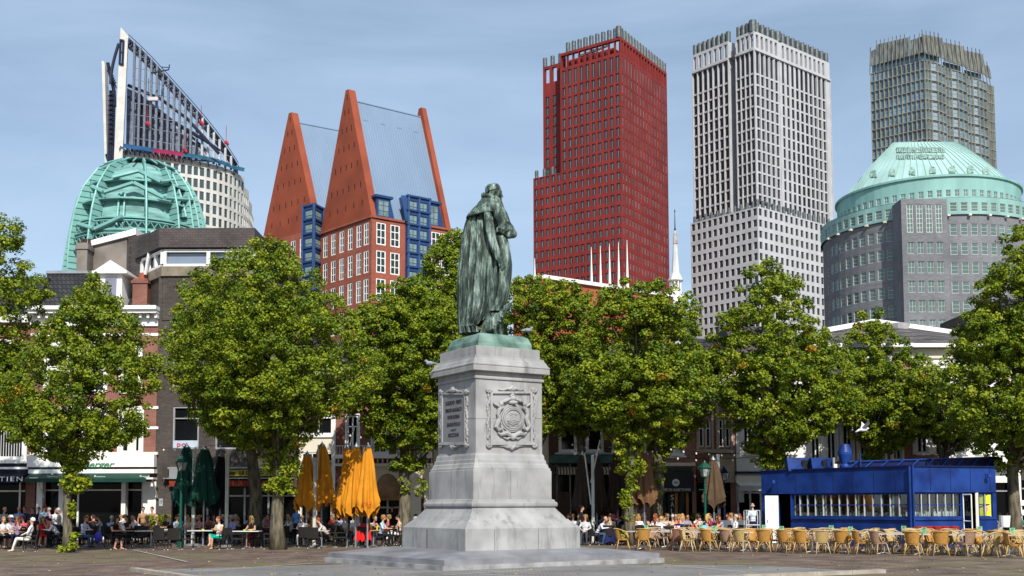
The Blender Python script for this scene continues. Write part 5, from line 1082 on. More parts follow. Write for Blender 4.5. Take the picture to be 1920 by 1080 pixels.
# ---------------------------------------------------------------- the monument
def voxel(mb,vs,mats,name,smooth_it=2,dec=None):
    me=mb.mesh(name,mats); o=bpy.data.objects.new('tmp',me); COL.objects.link(o)
    m=o.modifiers.new('r','REMESH'); m.mode='VOXEL'; m.voxel_size=vs
    if smooth_it: s=o.modifiers.new('s','SMOOTH'); s.iterations=smooth_it; s.factor=.5
    dg=bpy.context.evaluated_depsgraph_get(); out=bpy.data.meshes.new_from_object(o.evaluated_get(dg)); bpy.data.objects.remove(o); bpy.data.meshes.remove(me)
    out.name=name; out.materials.clear()
    for q in mats: out.materials.append(q)
    out.polygons.foreach_set('use_smooth',[True]*len(out.polygons)); return out
def cap(mb,pts,rad,n=10):
    """chain of balls and tapered tubes"""
    mb.tube(pts,rad,n)
    for p,r in zip(pts,rad): mb.ell(p,(r,r,r),n,7)
def stone_mats():
    S=mat('monument_stone',(.27,.27,.268),.8,var=.14,scale=1.3,detail=10,bump=.25,col2=(.38,.378,.37),contrast=(.3,.7)); t=S.node_tree; b=t.nodes['Principled BSDF']; src=b.inputs['Base Color'].links[0].from_socket
    tc=t.nodes.new('ShaderNodeTexCoord'); mp=t.nodes.new('ShaderNodeMapping'); mp.inputs['Scale'].default_value=(3,3,.45); n=t.nodes.new('ShaderNodeTexNoise'); n.inputs['Scale'].default_value=1.0; n.inputs['Detail'].default_value=9; n.inputs['Roughness'].default_value=.7
    r=t.nodes.new('ShaderNodeValToRGB'); r.color_ramp.elements[0].position=.52; r.color_ramp.elements[1].position=.72; r.color_ramp.elements[0].color=(1,1,1,1); r.color_ramp.elements[1].color=(.55,.54,.53,1)
    m=t.nodes.new('ShaderNodeMixRGB'); m.blend_type='MULTIPLY'; m.inputs[0].default_value=1
    t.links.new(tc.outputs['Object'],mp.inputs[0]); t.links.new(mp.outputs[0],n.inputs[0]); t.links.new(n.outputs[0],r.inputs[0]); t.links.new(src,m.inputs[1]); t.links.new(r.outputs[0],m.inputs[2]); t.links.new(m.outputs[0],b.inputs['Base Color'])
    D=mat('plaque_stone',(.19,.195,.205),.5,var=.1,scale=2); SL=mat('slab_stone',(.20,.20,.215),.5,var=.28,scale=1.1,detail=10,bump=.15,spec=.5)
    B=mat('green_bronze',(.14,.24,.20),.55,.35,var=.2,scale=2); B.node_tree.nodes.clear(); t=B.node_tree; o=t.nodes.new('ShaderNodeOutputMaterial'); p=t.nodes.new('ShaderNodeBsdfPrincipled'); t.links.new(p.outputs[0],o.inputs[0]); p.inputs['Roughness'].default_value=.75; p.inputs['Specular IOR Level'].default_value=.25; p.inputs['Metallic'].default_value=.05
    tc=t.nodes.new('ShaderNodeTexCoord'); mp=t.nodes.new('ShaderNodeMapping'); mp.inputs['Scale'].default_value=(5,5,1.1); n=t.nodes.new('ShaderNodeTexNoise'); n.inputs['Scale'].default_value=1.3; n.inputs['Detail'].default_value=10; n.inputs['Roughness'].default_value=.7
    r=t.nodes.new('ShaderNodeValToRGB'); e=r.color_ramp.elements; e[0].position=.36; e[0].color=(.018,.022,.018,1); e[1].position=.66; e[1].color=(.34,.42,.37,1); e2=r.color_ramp.elements.new(.48); e2.color=(.045,.068,.056,1); e3=r.color_ramp.elements.new(.57); e3.color=(.145,.205,.175,1)
    t.links.new(tc.outputs['Object'],mp.inputs[0]); t.links.new(mp.outputs[0],n.inputs[0]); t.links.new(n.outputs[0],r.inputs[0]); t.links.new(r.outputs[0],p.inputs['Base Color'])
    bu=t.nodes.new('ShaderNodeBump'); bu.inputs['Strength'].default_value=.6; bu.inputs['Distance'].default_value=.05; t.links.new(n.outputs[0],bu.inputs['Height']); t.links.new(bu.outputs[0],p.inputs['Normal'])
    V=mat('verdigris_plinth',(.12,.23,.19),.7,.1,var=.4,scale=2.2,detail=9,col2=(.20,.31,.26))
    return S,D,SL,B,V
def monument():
    S,D,SL,B,V=stone_mats(); Yc=36.2; al=R(32); u=Vector((math.cos(al),math.sin(al),0)); v=Vector((-math.sin(al),math.cos(al),0))
    C=PX(918,900,Yc); C=Vector((C.x,Yc,0)); root=empty('monument_pedestal',C,'tall grey stone pedestal with coat of arms and inscription on a stepped slab','pedestal')
    G=PZ(830,1072,0); Rr=PZ(1246,1055,0); Ll=PX(607,1050,36.4); Ll.z=0; q=[G,Rr,Rr+Ll-G,Ll]; ctr=(Rr+Ll)/2
    def ring(k): return [(ctr+(p-ctr)*k) for p in q]
    m=MB(); a=ring(1); m.prism([(p.x,p.y) for p in a],0,.15,cap=False); b=ring(.972); c=ring(.972)
    m.add([(p.x,p.y,.15) for p in a]+[(p.x,p.y,.15) for p in b],[(i,(i+1)%4,(i+1)%4+4,i+4) for i in range(4)])
    m.build('lower_step',mat('step_stone',(.25,.25,.25),.8,var=.4,scale=1.8,detail=9,bump=.3),root)
    m=MB(); m.add([(p.x,p.y,.15) for p in b]+[(p.x,p.y,.305) for p in b],[(i,(i+1)%4,(i+1)%4+4,i+4) for i in range(4)]); 
    hw=2.6; t=[C+u*sx*hw+v*sy*hw for sx,sy in ((-1,-1),(1,-1),(1,1),(-1,1))]; m.add([(p.x,p.y,.305) for p in b]+[(p.x,p.y,.46) for p in t],[(i,(i+1)%4,(i+1)%4+4,i+4) for i in range(4)]+[(4,5,6,7)]); m.build('slab',SL,root)
    sc_=FPX/Yc; kk=2*(math.cos(al)+math.sin(al))*sc_
    def az(W,y):
        a_=W/kk; n=C-u*a_-v*a_; return a_,PX(proj((n.x,n.y,3))[0],y,n.y).z
    def stack(rows,nm,mt,top=True,z0=None):
        m=MB(); prev=None; pr=[az(*r) for r in rows]
        if z0 is not None: pr[0]=(pr[0][0],z0)
        vs=[]
        for a_,z in pr: vs+=[tuple(Vector((C.x,C.y,z))+u*sx*a_+v*sy*a_) for sx,sy in ((-1,-1),(1,-1),(1,1),(-1,1))]
        fs=[(i*4+j,i*4+(j+1)%4,(i+1)*4+(j+1)%4,(i+1)*4+j) for i in range(len(pr)-1) for j in range(4)]
        if top: fs.append(tuple(range(len(vs)-4,len(vs))))
        m.add(vs,fs); return m.build(nm,mt,root),pr
    stack([(333,1032),(333,992),(331,991),(329,990),(293,977),(291,975.5),(289,975)],'base_block',S,z0=.455)
    stack([(284,975.5),(274,969),(264,964),(254,959),(246,955),(240,950.5)],'flared_base',S)
    stack([(240,950.5),(250,950),(252,947.5),(252,944),(248,941.5),(243,940.5),(240,937),(233,936)],'torus_moulding',S)
    stack([(230,937),(230,881),(226,880.5),(226,876),(220,875),(216,869),(211,867),(210,861),(205,860),(203,853),(199,849)],'die',S)
    _,pr=stack([(196,850),(196,712),(196,709)],'shaft',S)
    stack([(196,709),(203,708.5),(204,706),(203,703.5),(197,703),(197,694)],'neck_moulding',S)
    stack([(197,695),(222,693),(226,692.5),(226,684),(224,683),(227,681.5),(227,679.5),(220,678),(212,672),(206,669),(204,665.5),(196,665)],'cornice',S)
    stack([(189,665.5),(189,647.5),(187,647)],'top_block',S)
    _,pl=stack([(159,648),(159,638),(157,637),(146,627),(128,624)],'bronze_plinth',V)
    # frames and reliefs. right face
    a_=196/kk
    def face(nrm,x0,x1,a_=196/kk):
        n=nrm; uu=Vector((-n.y,n.x,0)); F=C+n*a_
        def P_(x,y,o=0):
            s=((x-x0)/(x1-x0)*2-1)*a_; p=F+uu*s; z=PX(proj((p.x,p.y,5))[0],y,p.y).z; return Vector((p.x+n.x*o,p.y+n.y*o,z))
        return P_,uu
    P_,uu=face(-v,892,1016)
    def slabq(m,P_,x0,y0,x1,y1,o0,o1):
        q=[P_(x0,y1,o0),P_(x1,y1,o0),P_(x1,y0,o0),P_(x0,y0,o0),P_(x0,y1,o1),P_(x1,y1,o1),P_(x1,y0,o1),P_(x0,y0,o1)]
        m.add([tuple(p) for p in q],[(0,3,2,1),(4,5,6,7),(0,1,5,4),(1,2,6,5),(2,3,7,6),(3,0,4,7)])
    def frame(P_,xa,xb,ya,yb,t,nm,sc=1.0,tx=1.0):
        m=MB(); slabq(m,P_,xa,ya,xb,ya+t,-.02,.07); slabq(m,P_,xa,yb-t,xb,yb,-.02,.07); slabq(m,P_,xa,ya+t,xa+t*tx,yb-t,-.02,.07); slabq(m,P_,xb-t*tx,ya+t,xb,yb-t,-.02,.07)
        slabq(m,P_,xa-2.5*tx,yb,xb+2.5*tx,yb+2.5,-.02,.10)
        m.build(nm,S,root); m=MB()
        # scrolls and leaves round the frame
        for (x,y) in ((xa-3*tx,ya-3),(xb+3*tx,ya-3),(xa-3*tx,yb+2),(xb+3*tx,yb+2)):
            pts=[P_(x+math.cos(k*.8)*(5-k*.45)*tx,y+math.sin(k*.8)*(5-k*.45),.05) for k in range(10)]; m.tube(pts,[.05-.003*k for k in range(10)],6)
            m.ell(P_(x,y,.05),(.06,.06,.06),7,5)
        xm=(xa+xb)/2
        for yy,sg in ((ya-3,-1),(yb+4,1)):
            for s in (-1,1):
                m.tube([P_(xm,yy+sg*5,.06),P_(xm+s*4*tx,yy+sg*1,.06),P_(xm+s*9*tx,yy+sg*2,.05),P_(xm+s*15*tx,yy-sg*.5,.04),P_(xm+s*24*tx,yy+sg*.5,.03)],[.06,.07,.05,.045,.02],6)
            m.ell(P_(xm,yy+sg*3,.05),(.09,.06,.10),8,6)
        for xx,s in ((xa-3*tx,-1),(xb+3*tx,1)):
            n_=13
            for k in range(n_):
                y=ya+8+(yb-ya-14)*k/n_; o=math.sin(k*1.35)*2.0*tx; m.ell(P_(xx+o,y,.03),(.045,.04,.075+.02*(k%2)),6,5)
            m.tube([P_(xx+math.sin(k*.9)*2*tx,ya+4+(yb-ya-6)*k/16,.02) for k in range(17)],.022,5)
        m.build(nm.replace('frame','scrollwork'),S,root)
    frame(P_,917,996,734,832,4,'arms_frame')
    m=MB(); cx,cy=958,785
    def circ(r,o,rad,n=32,ry=1.08): m.tube([P_(cx+r*math.cos(2*math.pi*i/n),cy+r*ry*math.sin(2*math.pi*i/n),o) for i in range(n+1)],rad,6,caps=False)
    circ(16,.09,.03); circ(19,.06,.035); circ(22,.03,.03); 
    vs=[tuple(P_(cx,cy,.12))]; n=28
    for k,(r,o) in enumerate(((5,.118),(10,.11),(15,.07))): vs+=[tuple(P_(cx+r*math.cos(2*math.pi*i/n),cy+r*1.08*math.sin(2*math.pi*i/n),o)) for i in range(n)]
    m.add(vs,[(0,1+i,1+(i+1)%n) for i in range(n)]+[(1+k*n+i,1+(k+1)*n+i,1+(k+1)*n+(i+1)%n,1+k*n+(i+1)%n) for k in range(2) for i in range(n)])
    for k in range(4): m.tube([P_(cx-11+j*2.4,cy+4+k*3+math.sin(j*1.1)*.9,.12) for j in range(10)],.014,5)
    for i in range(5): m.tube([P_(cx+math.cos(-math.pi*(.2+.15*i))*5,cy-4+math.sin(-math.pi*(.2+.15*i))*4,.12),P_(cx+math.cos(-math.pi*(.2+.15*i))*12,cy-2+math.sin(-math.pi*(.2+.15*i))*10,.10)],[.018,.008],5)
    m.build('shield',S,root); m=MB()
    for s in (-1,1):       # supporters: curling figures either side
        k9=.86
        pts=[(cx+s*22,cy-25),(cx+s*29,cy-20),(cx+s*32,cy-9),(cx+s*29,cy+0),(cx+s*33,cy+9),(cx+s*36,cy+18),(cx+s*30,cy+25),(cx+s*23,cy+21),(cx+s*26,cy+14)]
        m.tube([P_(cx+(x-cx)*k9,cy+(y-cy)*k9,.07) for x,y in pts],[.06,.07,.06,.07,.085,.08,.065,.05,.025],8)
        m.ell(P_(cx+s*22,cy-27,.09),(.075,.07,.08),8,6); m.tube([P_(cx+s*23,cy-22,.08),P_(cx+s*33,cy-27,.07),P_(cx+s*37,cy-31,.06)],[.05,.035,.02],6)
        m.tube([P_(cx+s*5,cy-37,.05),P_(cx+s*14,cy-33,.08),P_(cx+s*22,cy-30,.05),P_(cx+s*27,cy-20,.04)],[.05,.06,.045,.02],7)
        m.tube([P_(cx+s*3,cy+32,.07),P_(cx+s*12,cy+27,.09),P_(cx+s*22,cy+30,.06),P_(cx+s*27,cy+26,.04)],[.07,.08,.05,.03],7)
        m.tube([P_(cx+s*3,cy+34,.06),P_(cx+s*10,cy+38,.05),P_(cx+s*17,cy+35,.03)],[.05,.04,.02],6)
    m.ell(P_(cx,cy-38,.06),(.12,.08,.09),9,6); m.ell(P_(cx,cy-30,.08),(.16,.07,.07),9,6); m.ell(P_(cx,cy+34,.08),(.11,.08,.11),9,6)
    m.tube([P_(cx-5,cy-42,.06),P_(cx,cy-45,.07),P_(cx+6,cy-42,.06)],[.03,.04,.03],6)
    m.build('arms_supporters',S,root)
    P2,u2=face(-u,820,892)
    frame(P2,829.5,875,737,832,3,'plaque_frame',tx=.62)
    m=MB(); slabq(m,P2,832,740,873,829,-.01,.035); pq=m.build('plaque',D,root); TL=mat('inscription',(.03,.03,.03),.8)
    for y,t,w,h in ((755,'GUILIELMO · PRIMO',1.05,.135),(769,'PRINCIPI ARAUSIACO',1.05,.12),(782,'PATRI PATRIAE',.78,.12),(796,'GRATUS POPULUS',.88,.12),(816,'MDCCCXLVIII',.66,.12)):
        c=P2(852.5,y,.04); text(t,c,w,h,TL,pq,rz=R(-58),ext=.006,name='inscription_line')
    c=P2(852.5,806,.04); m=MB(); m.box(-.16,.16,-.01,.0,-.012,.012,M=Matrix.Translation(c)@Matrix.Rotation(R(-58),4,'Z')); m.build('inscription_dash',TL,pq)
    # joints between the blocks, as thin dark lines
    JT=mat('stone_joint',(.10,.10,.10),.9,var=.3,scale=6); m=MB()
    slabq(m,P_,892,784.6,1016,785.1,0,.004); slabq(m,P2,820,784.6,892,785.1,0,.004)
    B1,_=face(-v,874,1085.5,333/kk); B2,_=face(-u,752.5,874,333/kk); slabq(m,B1,1005,992,1005.7,1032,0,.004); slabq(m,B1,925,992,925.5,1032,0,.004); slabq(m,B2,802,992,803.6,1031,0,.004)
    D1,_=face(-v,887,1033,230/kk); D2,_=face(-u,803,887,230/kk); slabq(m,D1,955,881,955.4,936,0,.004); slabq(m,D2,846,881,846.4,936,0,.004); m.build('block_joints',JT,root)
    zt=pl[-1][1]
    # ------------------------------------------------ bronze figure
    K=.00495; X=lambda c: C.x+(c-271)*K; Z=lambda c: zt+(1012-c)*K*1.068; Y0=C.y
    st=empty('bronze_statue',(C.x,C.y,zt),'green bronze statue of a cloaked man with a small dog, on the pedestal','statue')
    rows=[(985,78,225),(940,75,262),(900,74,315),(860,73,345),(800,71,383),(750,69,398),(700,67,409),(640,68,416),(590,72,419),(550,76,420),(500,80,413),(450,84,402),(400,90,388),(350,101,362),(300,113,342),(260,126,325),(235,140,310),(200,190,320)]
    ry=np.array([r[0] for r in rows])[::-1]; rl=np.array([r[1] for r in rows])[::-1]; rr_=np.array([r[2] for r in rows])[::-1]
    n=300; k=70; vs=[]
    ph=[random.uniform(0,6.28) for _ in range(6)]
    for i in range(k+1):
        t=i/k
        for j in range(n):
            th=2*math.pi*j/n; ca=math.cos(th); 
            hem=985-125*max(0,min(1,(ca-.05)/.6))**.8
            cy_=hem+(205-hem)*t
            xl=np.interp(cy_,ry,rl); xr=np.interp(cy_,ry,rr_) if cy_<950 else np.interp(min(cy_,900),ry,rr_)
            cxx=(xl+xr)/2; hw_=(xr-xl)/2*K; dp=max(.30,min(.62,hw_*.62))
            amp=(.15+.85*max(0,1-t)**.55)*(1 if t<.9 else (1-t)*10)
            wv=th+ .10*math.sin(3.0*t+ph[0])
            f=.50*abs(math.sin(wv*8.5+ph[1]+.35*t))+.38*abs(math.sin(wv*13+ph[2]-.5*t))+.22*math.sin(wv*23+ph[3]+t)+.14*math.sin(wv*37+9*t+ph[4])
            f=(f-.45)*amp*.20
            front=1 if ca<.35 else max(.25,1-(ca-.35)*1.5)
            f*=front
            vs.append((X(cxx)+(hw_*(1+.0*f)+f*.6)*ca,Y0+(dp+f)*math.sin(th),Z(cy_)))
    m=MB(); m.add(vs,[(i*n+j,i*n+(j+1)%n,(i+1)*n+(j+1)%n,(i+1)*n+j) for i in range(k) for j in range(n)]+[tuple(range(n)),tuple(range(k*n,k*n+n))]); m.build('cloak',B,st,smooth=True)
    # shoulder cape
    n=96; prof=[(118,228,322,.16),(140,215,336,.24),(165,190,352,.34),(195,160,366,.45),(225,130,376,.53),(243,119,380,.56),(250,118,381,.57),(253,123,376,.54),(246,135,366,.5)]; vs=[]
    for (cy_,xl,xr,dp) in prof:
        for j in range(n):
            th=2*math.pi*j/n; ca=math.cos(th); cxx=(xl+xr)/2; w=.012*math.sin(th*9+1)+.008*math.sin(th*17)
            vs.append((X(cxx+(xr-xl)/2*ca),Y0-.02+(dp+w)*math.sin(th),Z(cy_-(14*ca if cy_>150 else 6*ca)+3*math.sin(th*5))))
    m=MB(); m.add(vs,[(i*n+j,i*n+(j+1)%n,(i+1)*n+(j+1)%n,(i+1)*n+j) for i in range(len(prof)-1) for j in range(n)]+[tuple(range(n))]); m.build('shoulder_cape',B,st,smooth=True)
    # ruff: fluted collar tilted forward
    m=MB(); n=120; vs=[]
    for (r,dz) in ((.10,.03),(.30,.07),(.335,.03),(.30,-.05),(.1,-.03)):
        for j in range(n):
            th=2*math.pi*j/n; fl=.028*math.sin(th*20)*(r>.2); vs.append(Vector((r*math.cos(th)*1.02,r*math.sin(th)*.95,dz+fl+.01*math.sin(th*3))))
    M=Matrix.Translation((X(280),Y0-.02,Z(140)))@Matrix.Rotation(R(24),4,'Y'); m.add([M@p for p in vs],[(i*n+j,i*n+(j+1)%n,(i+1)*n+(j+1)%n,(i+1)*n+j) for i in range(4) for j in range(n)]); m.build('ruff',B,st,smooth=True)
    # head looking to the right and slightly down
    hm=MB(); Pp=lambda cx,cy,y=0: Vector((X(cx),Y0+y,Z(cy)))
    hm.ell(Pp(298,86,-.02),(.245,.20,.235),16,12); hm.ell(Pp(318,105,0),(.20,.17,.22),14,10); hm.ell(Pp(326,140,.02),(.145,.13,.15),12,8)
    cap(hm,[Pp(344,100,.02),Pp(356,120,.03),Pp(351,125,.03)],[.045,.05,.04]); hm.ell(Pp(346,92,.0),(.06,.12,.035),8,6); cap(hm,[Pp(336,150,.03),Pp(346,165,.04),Pp(350,180,.05)],[.10,.08,.035]); hm.ell(Pp(346,140,.02),(.05,.09,.03),8,6)
    cap(hm,[Pp(350,133,.02),Pp(344,137,-.05)],[.03,.02]); cap(hm,[Pp(290,150,0),Pp(285,190,0)],[.17,.2])
    hm.ell(Pp(318,97,-.185),(.04,.03,.065),8,6)
    for i in range(14):
        a=i*.45; hm.ell(Pp(286+8*math.cos(a*3),115+14*math.sin(a*2),-.16+.02*math.sin(a*5)),(.04,.04,.05),6,5)
    me=voxel(hm,.018,[B],'head',3); link('head',me,st,-st.location+Vector((0,0,0)))
    m=MB(); vs=[]; n=40
    for (r,dz) in ((.262,-.02),(.268,.03),(.262,.05),(.255,.10),(.22,.17),(.15,.215),(.03,.235)):
        for j in range(n): th=2*math.pi*j/n; vs.append(Vector((r*math.cos(th)*.98,r*math.sin(th)*.84,dz)))
    M=Matrix.Translation(Pp(297,88,-.02))@Matrix.Rotation(R(-14),4,'Y'); m.add([M@p for p in vs],[(i*n+j,i*n+(j+1)%n,(i+1)*n+(j+1)%n,(i+1)*n+j) for i in range(6) for j in range(n)]); m.build('cap',B,st,smooth=True)
    # folded near arm, puffed and banded sleeve, and the hanging sleeve with hand
    am=MB(); cap(am,[Pp(330,225,-.42),Pp(348,270,-.46),Pp(372,318,-.46)],[.20,.24,.21],14); cap(am,[Pp(372,318,-.46),Pp(405,352,-.42),Pp(428,376,-.32)],[.19,.17,.14],14); cap(am,[Pp(428,376,-.32),Pp(400,386,-.44),Pp(368,366,-.5),Pp(345,352,-.5)],[.145,.14,.12,.10],12)
    for i in range(5): x=395-i*9; am.tube([Pp(x-14,300-i*12+6,-.62),Pp(x-2,296-i*12+14,-.68),Pp(x+14,312-i*12+14,-.58)],.035,6)
    for i in range(3): cap(am,[Pp(352+i*24,338+i*10,-.60),Pp(340+i*24,352+i*9,-.62)],[.05,.045],8)
    for i in range(5):
        cap(am,[Pp(350-i*2,345+i*5,-.50),Pp(332-i*2,343+i*6,-.52),Pp(322-i*.5,350+i*6,-.50)],[.035,.03,.024],7)
    me=voxel(am,.018,[B],'arm',3); link('arm',me,st,-st.location)
    sm=MB(); cap(sm,[Pp(262,262,-.48),Pp(274,340,-.60),Pp(292,430,-.66),Pp(318,500,-.68),Pp(336,545,-.66)],[.13,.16,.15,.14,.11],12)
    for i in range(5): sm.tube([Pp(252+i*10,280,-.56),Pp(262+i*9,380,-.72-.02*(i%2)),Pp(296+i*6,480,-.78),Pp(322+i*5,556,-.72)],[.03,.045,.04,.03],6)
    cap(sm,[Pp(336,545,-.66),Pp(346,566,-.66),Pp(352,580,-.65)],[.085,.085,.07],10)
    for i in range(4): cap(sm,[Pp(346+i*7,578-i*3,-.65+.03*i),Pp(352+i*8,600-i*4,-.66+.03*i),Pp(356+i*7,618-i*5,-.62+.03*i)],[.032,.028,.022],7)
    cap(sm,[Pp(338,572,-.68),Pp(340,596,-.72)],[.03,.024],7)
    me=voxel(sm,.018,[B],'hanging_sleeve',2); link('hanging_sleeve',me,st,-st.location)
    # front robe with deep folds, and the cut-off boot flap above the dog
    m=MB(); n=60; k=40; vs=[]
    for i in range(k+1):
        t=i/k; cy_=860-(860-395)*t; xl=np.interp(cy_,[395,500,640,760,860],[300,320,330,312,268]); xr=np.interp(cy_,[395,500,550,640,740,800,860],[392,414,421,416,400,385,352])
        for j in range(n):
            th=2*math.pi*j/n; f=.035*abs(math.sin(th*5+2*t))+.02*math.sin(th*11-3*t); vs.append((X((xl+xr)/2+(xr-xl)/2*math.cos(th)),Y0-.22+(.40+f-.1*t)*math.sin(th),Z(cy_)))
    m.add(vs,[(i*n+j,i*n+(j+1)%n,(i+1)*n+(j+1)%n,(i+1)*n+j) for i in range(k) for j in range(n)]+[tuple(range(n)),tuple(range(k*n,k*n+n))]); 
    for i in range(7): m.tube([Pp(352+i*8,430,-.50-.0*i),Pp(348+i*9,560,-.62+.02*i),Pp(340+i*9,700,-.60+.03*i),Pp(322+i*8,840,-.56+.03*i)],[.015,.04,.045,.03],6)
    m.build('front_robe',B,st,smooth=True)
    lm=MB(); cap(lm,[Pp(250,860,.1),Pp(240,960,.1),Pp(236,995,.1)],[.16,.12,.12]); cap(lm,[Pp(236,995,.1),Pp(290,1002,.1)],[.09,.07]); cap(lm,[Pp(330,860,.2),Pp(345,960,.2),Pp(350,998,.2),Pp(392,1004,.2)],[.15,.11,.10,.06]); me=voxel(lm,.02,[B],'legs',2); link('legs',me,st,-st.location)
    dm=MB(); cap(dm,[Pp(262,958,-.35),Pp(285,925,-.35),Pp(322,895,-.35),Pp(345,880,-.35)],[.22,.235,.21,.17],14); cap(dm,[Pp(345,880,-.35),Pp(368,852,-.35)],[.15,.12]); dm.ell(Pp(380,838,-.35),(.14,.12,.13),12,8); cap(dm,[Pp(388,834,-.35),Pp(408,818,-.35),Pp(414,812,-.35)],[.09,.06,.045]); 
    cap(dm,[Pp(372,832,-.46),Pp(366,856,-.48)],[.045,.035]); cap(dm,[Pp(376,832,-.24),Pp(370,852,-.22)],[.045,.035])
    for dx,y,fx in ((0,-.44,0),(34,-.26,12)):
        cap(dm,[Pp(308+dx*.7,905,y),Pp(310+dx*.8,960,y),Pp(312+dx,998,y)],[.12,.075,.06]); 
        for tt in range(3): cap(dm,[Pp(312+dx,1003,y),Pp(328+dx,1006,y+(tt-1)*.05)],[.045,.035],8)
    cap(dm,[Pp(258,965,-.48),Pp(232,988,-.5),Pp(245,1002,-.52),Pp(205+10,1003,-.5)],[.16,.10,.06,.05]); 
    for tt in range(3): cap(dm,[Pp(218,1003,-.5),Pp(200,1004,-.5+(tt-1)*.06)],[.05,.04],8)
    for i in range(60):
        t=random.random(); x=262+80*t+random.uniform(-30,25); y=958-70*t+random.uniform(-30,30); dm.ell(Pp(x,y,-.52+random.uniform(-.03,.04)),(.05,.04,.045),6,4)
    me=voxel(dm,.018,[B],'dog',1); link('dog',me,st,-st.location)
    # pigeons
    PG=mat('pigeon_grey',(.22,.23,.26),.7,var=.3,scale=9)
    for (x,y,lab,dr,dd) in ((990,619,'grey pigeon sitting on the right corner of the bronze plinth',1,.5),(806,681,'grey pigeon on the left end of the pedestal cornice',-1,.2)):
        p=PX(x,y,(C+u*1.1).y-.6 if dr>0 else (C-u*1.35+v*1.3).y-.4); p.z-=.0; m=MB(); m.ell(p,(.14,.075,.07),10,7); m.ell(p+Vector((dr*.12,0,.075)),(.045,.04,.045),8,6); m.tube([p+Vector((dr*.06,0,.02)),p+Vector((dr*.12,0,.07))],[.055,.035],7); m.tube([p-Vector((dr*.1,0,0)),p-Vector((dr*.24,0,.02))],[.055,.02],6); m.tube([p+Vector((dr*.155,0,.07)),p+Vector((dr*.19,0,.065))],[.013,.005],5); m.tube([p,p-Vector((0,0,.11))],.01,4)
        T(m.build('pigeon',PG,smooth=True),lab,'bird')
    p=PX(1618,806,50); m=MB(); m.ell(p,(.22,.09,.08),10,7); m.ell(p+Vector((.22,0,.06)),(.06,.05,.05),8,6)
    for s in (-1,1): m.add([p+Vector((.1,0,.04)),p+Vector((-.12,0,.04)),p+Vector((.05,s*.3,.28)),p+Vector((.22,s*.32,.24)),p+Vector((.1,s*.55,.42))],[(0,1,2,3),(2,4,3)])
    m.tube([p-Vector((.16,0,0)),p-Vector((.34,0,.1))],[.06,.03],5); T(m.build('gull',mat('gull_white',(.6,.6,.6),.6),smooth=True),'pale bird flying under the trees above the blue pavilion','bird')
# ---------------------------------------------------------------- lime trees
def tree_mats():
    LFm=bpy.data.materials.new('lime_leaf'); LFm.use_nodes=True; t=LFm.node_tree; t.nodes.clear()
    o=t.nodes.new('ShaderNodeOutputMaterial'); d=t.nodes.new('ShaderNodeBsdfPrincipled'); d.inputs['Roughness'].default_value=.5; d.inputs['Specular IOR Level'].default_value=.22
    tr=t.nodes.new('ShaderNodeBsdfTranslucent'); ms=t.nodes.new('ShaderNodeMixShader'); ms.inputs[0].default_value=.16
    at=t.nodes.new('ShaderNodeAttribute'); at.attribute_name='tint'; r=t.nodes.new('ShaderNodeValToRGB'); e=r.color_ramp.elements
    e[0].position=0; e[0].color=(.028,.060,.006,1); e[1].position=1; e[1].color=(.42,.11,.010,1)
    for p,c in ((.35,(.085,.138,.008,1)),(.62,(.190,.245,.012,1)),(.88,(.31,.33,.02,1)),(.94,(.34,.24,.016,1))): x=e.new(p); x.color=c
    t.links.new(at.outputs['Fac'],r.inputs[0]); t.links.new(r.outputs[0],d.inputs['Base Color']); t.links.new(r.outputs[0],tr.inputs[0]); t.links.new(d.outputs[0],ms.inputs[1]); t.links.new(tr.outputs[0],ms.inputs[2]); t.links.new(ms.outputs[0],o.inputs[0])
    MATS['leaf']=LFm
    BK=mat('lime_bark',(.10,.085,.06),.9,var=.45,scale=3,detail=10,bump=.8,stretch=(3,3,.6),col2=(.19,.165,.11)); return LFm,BK
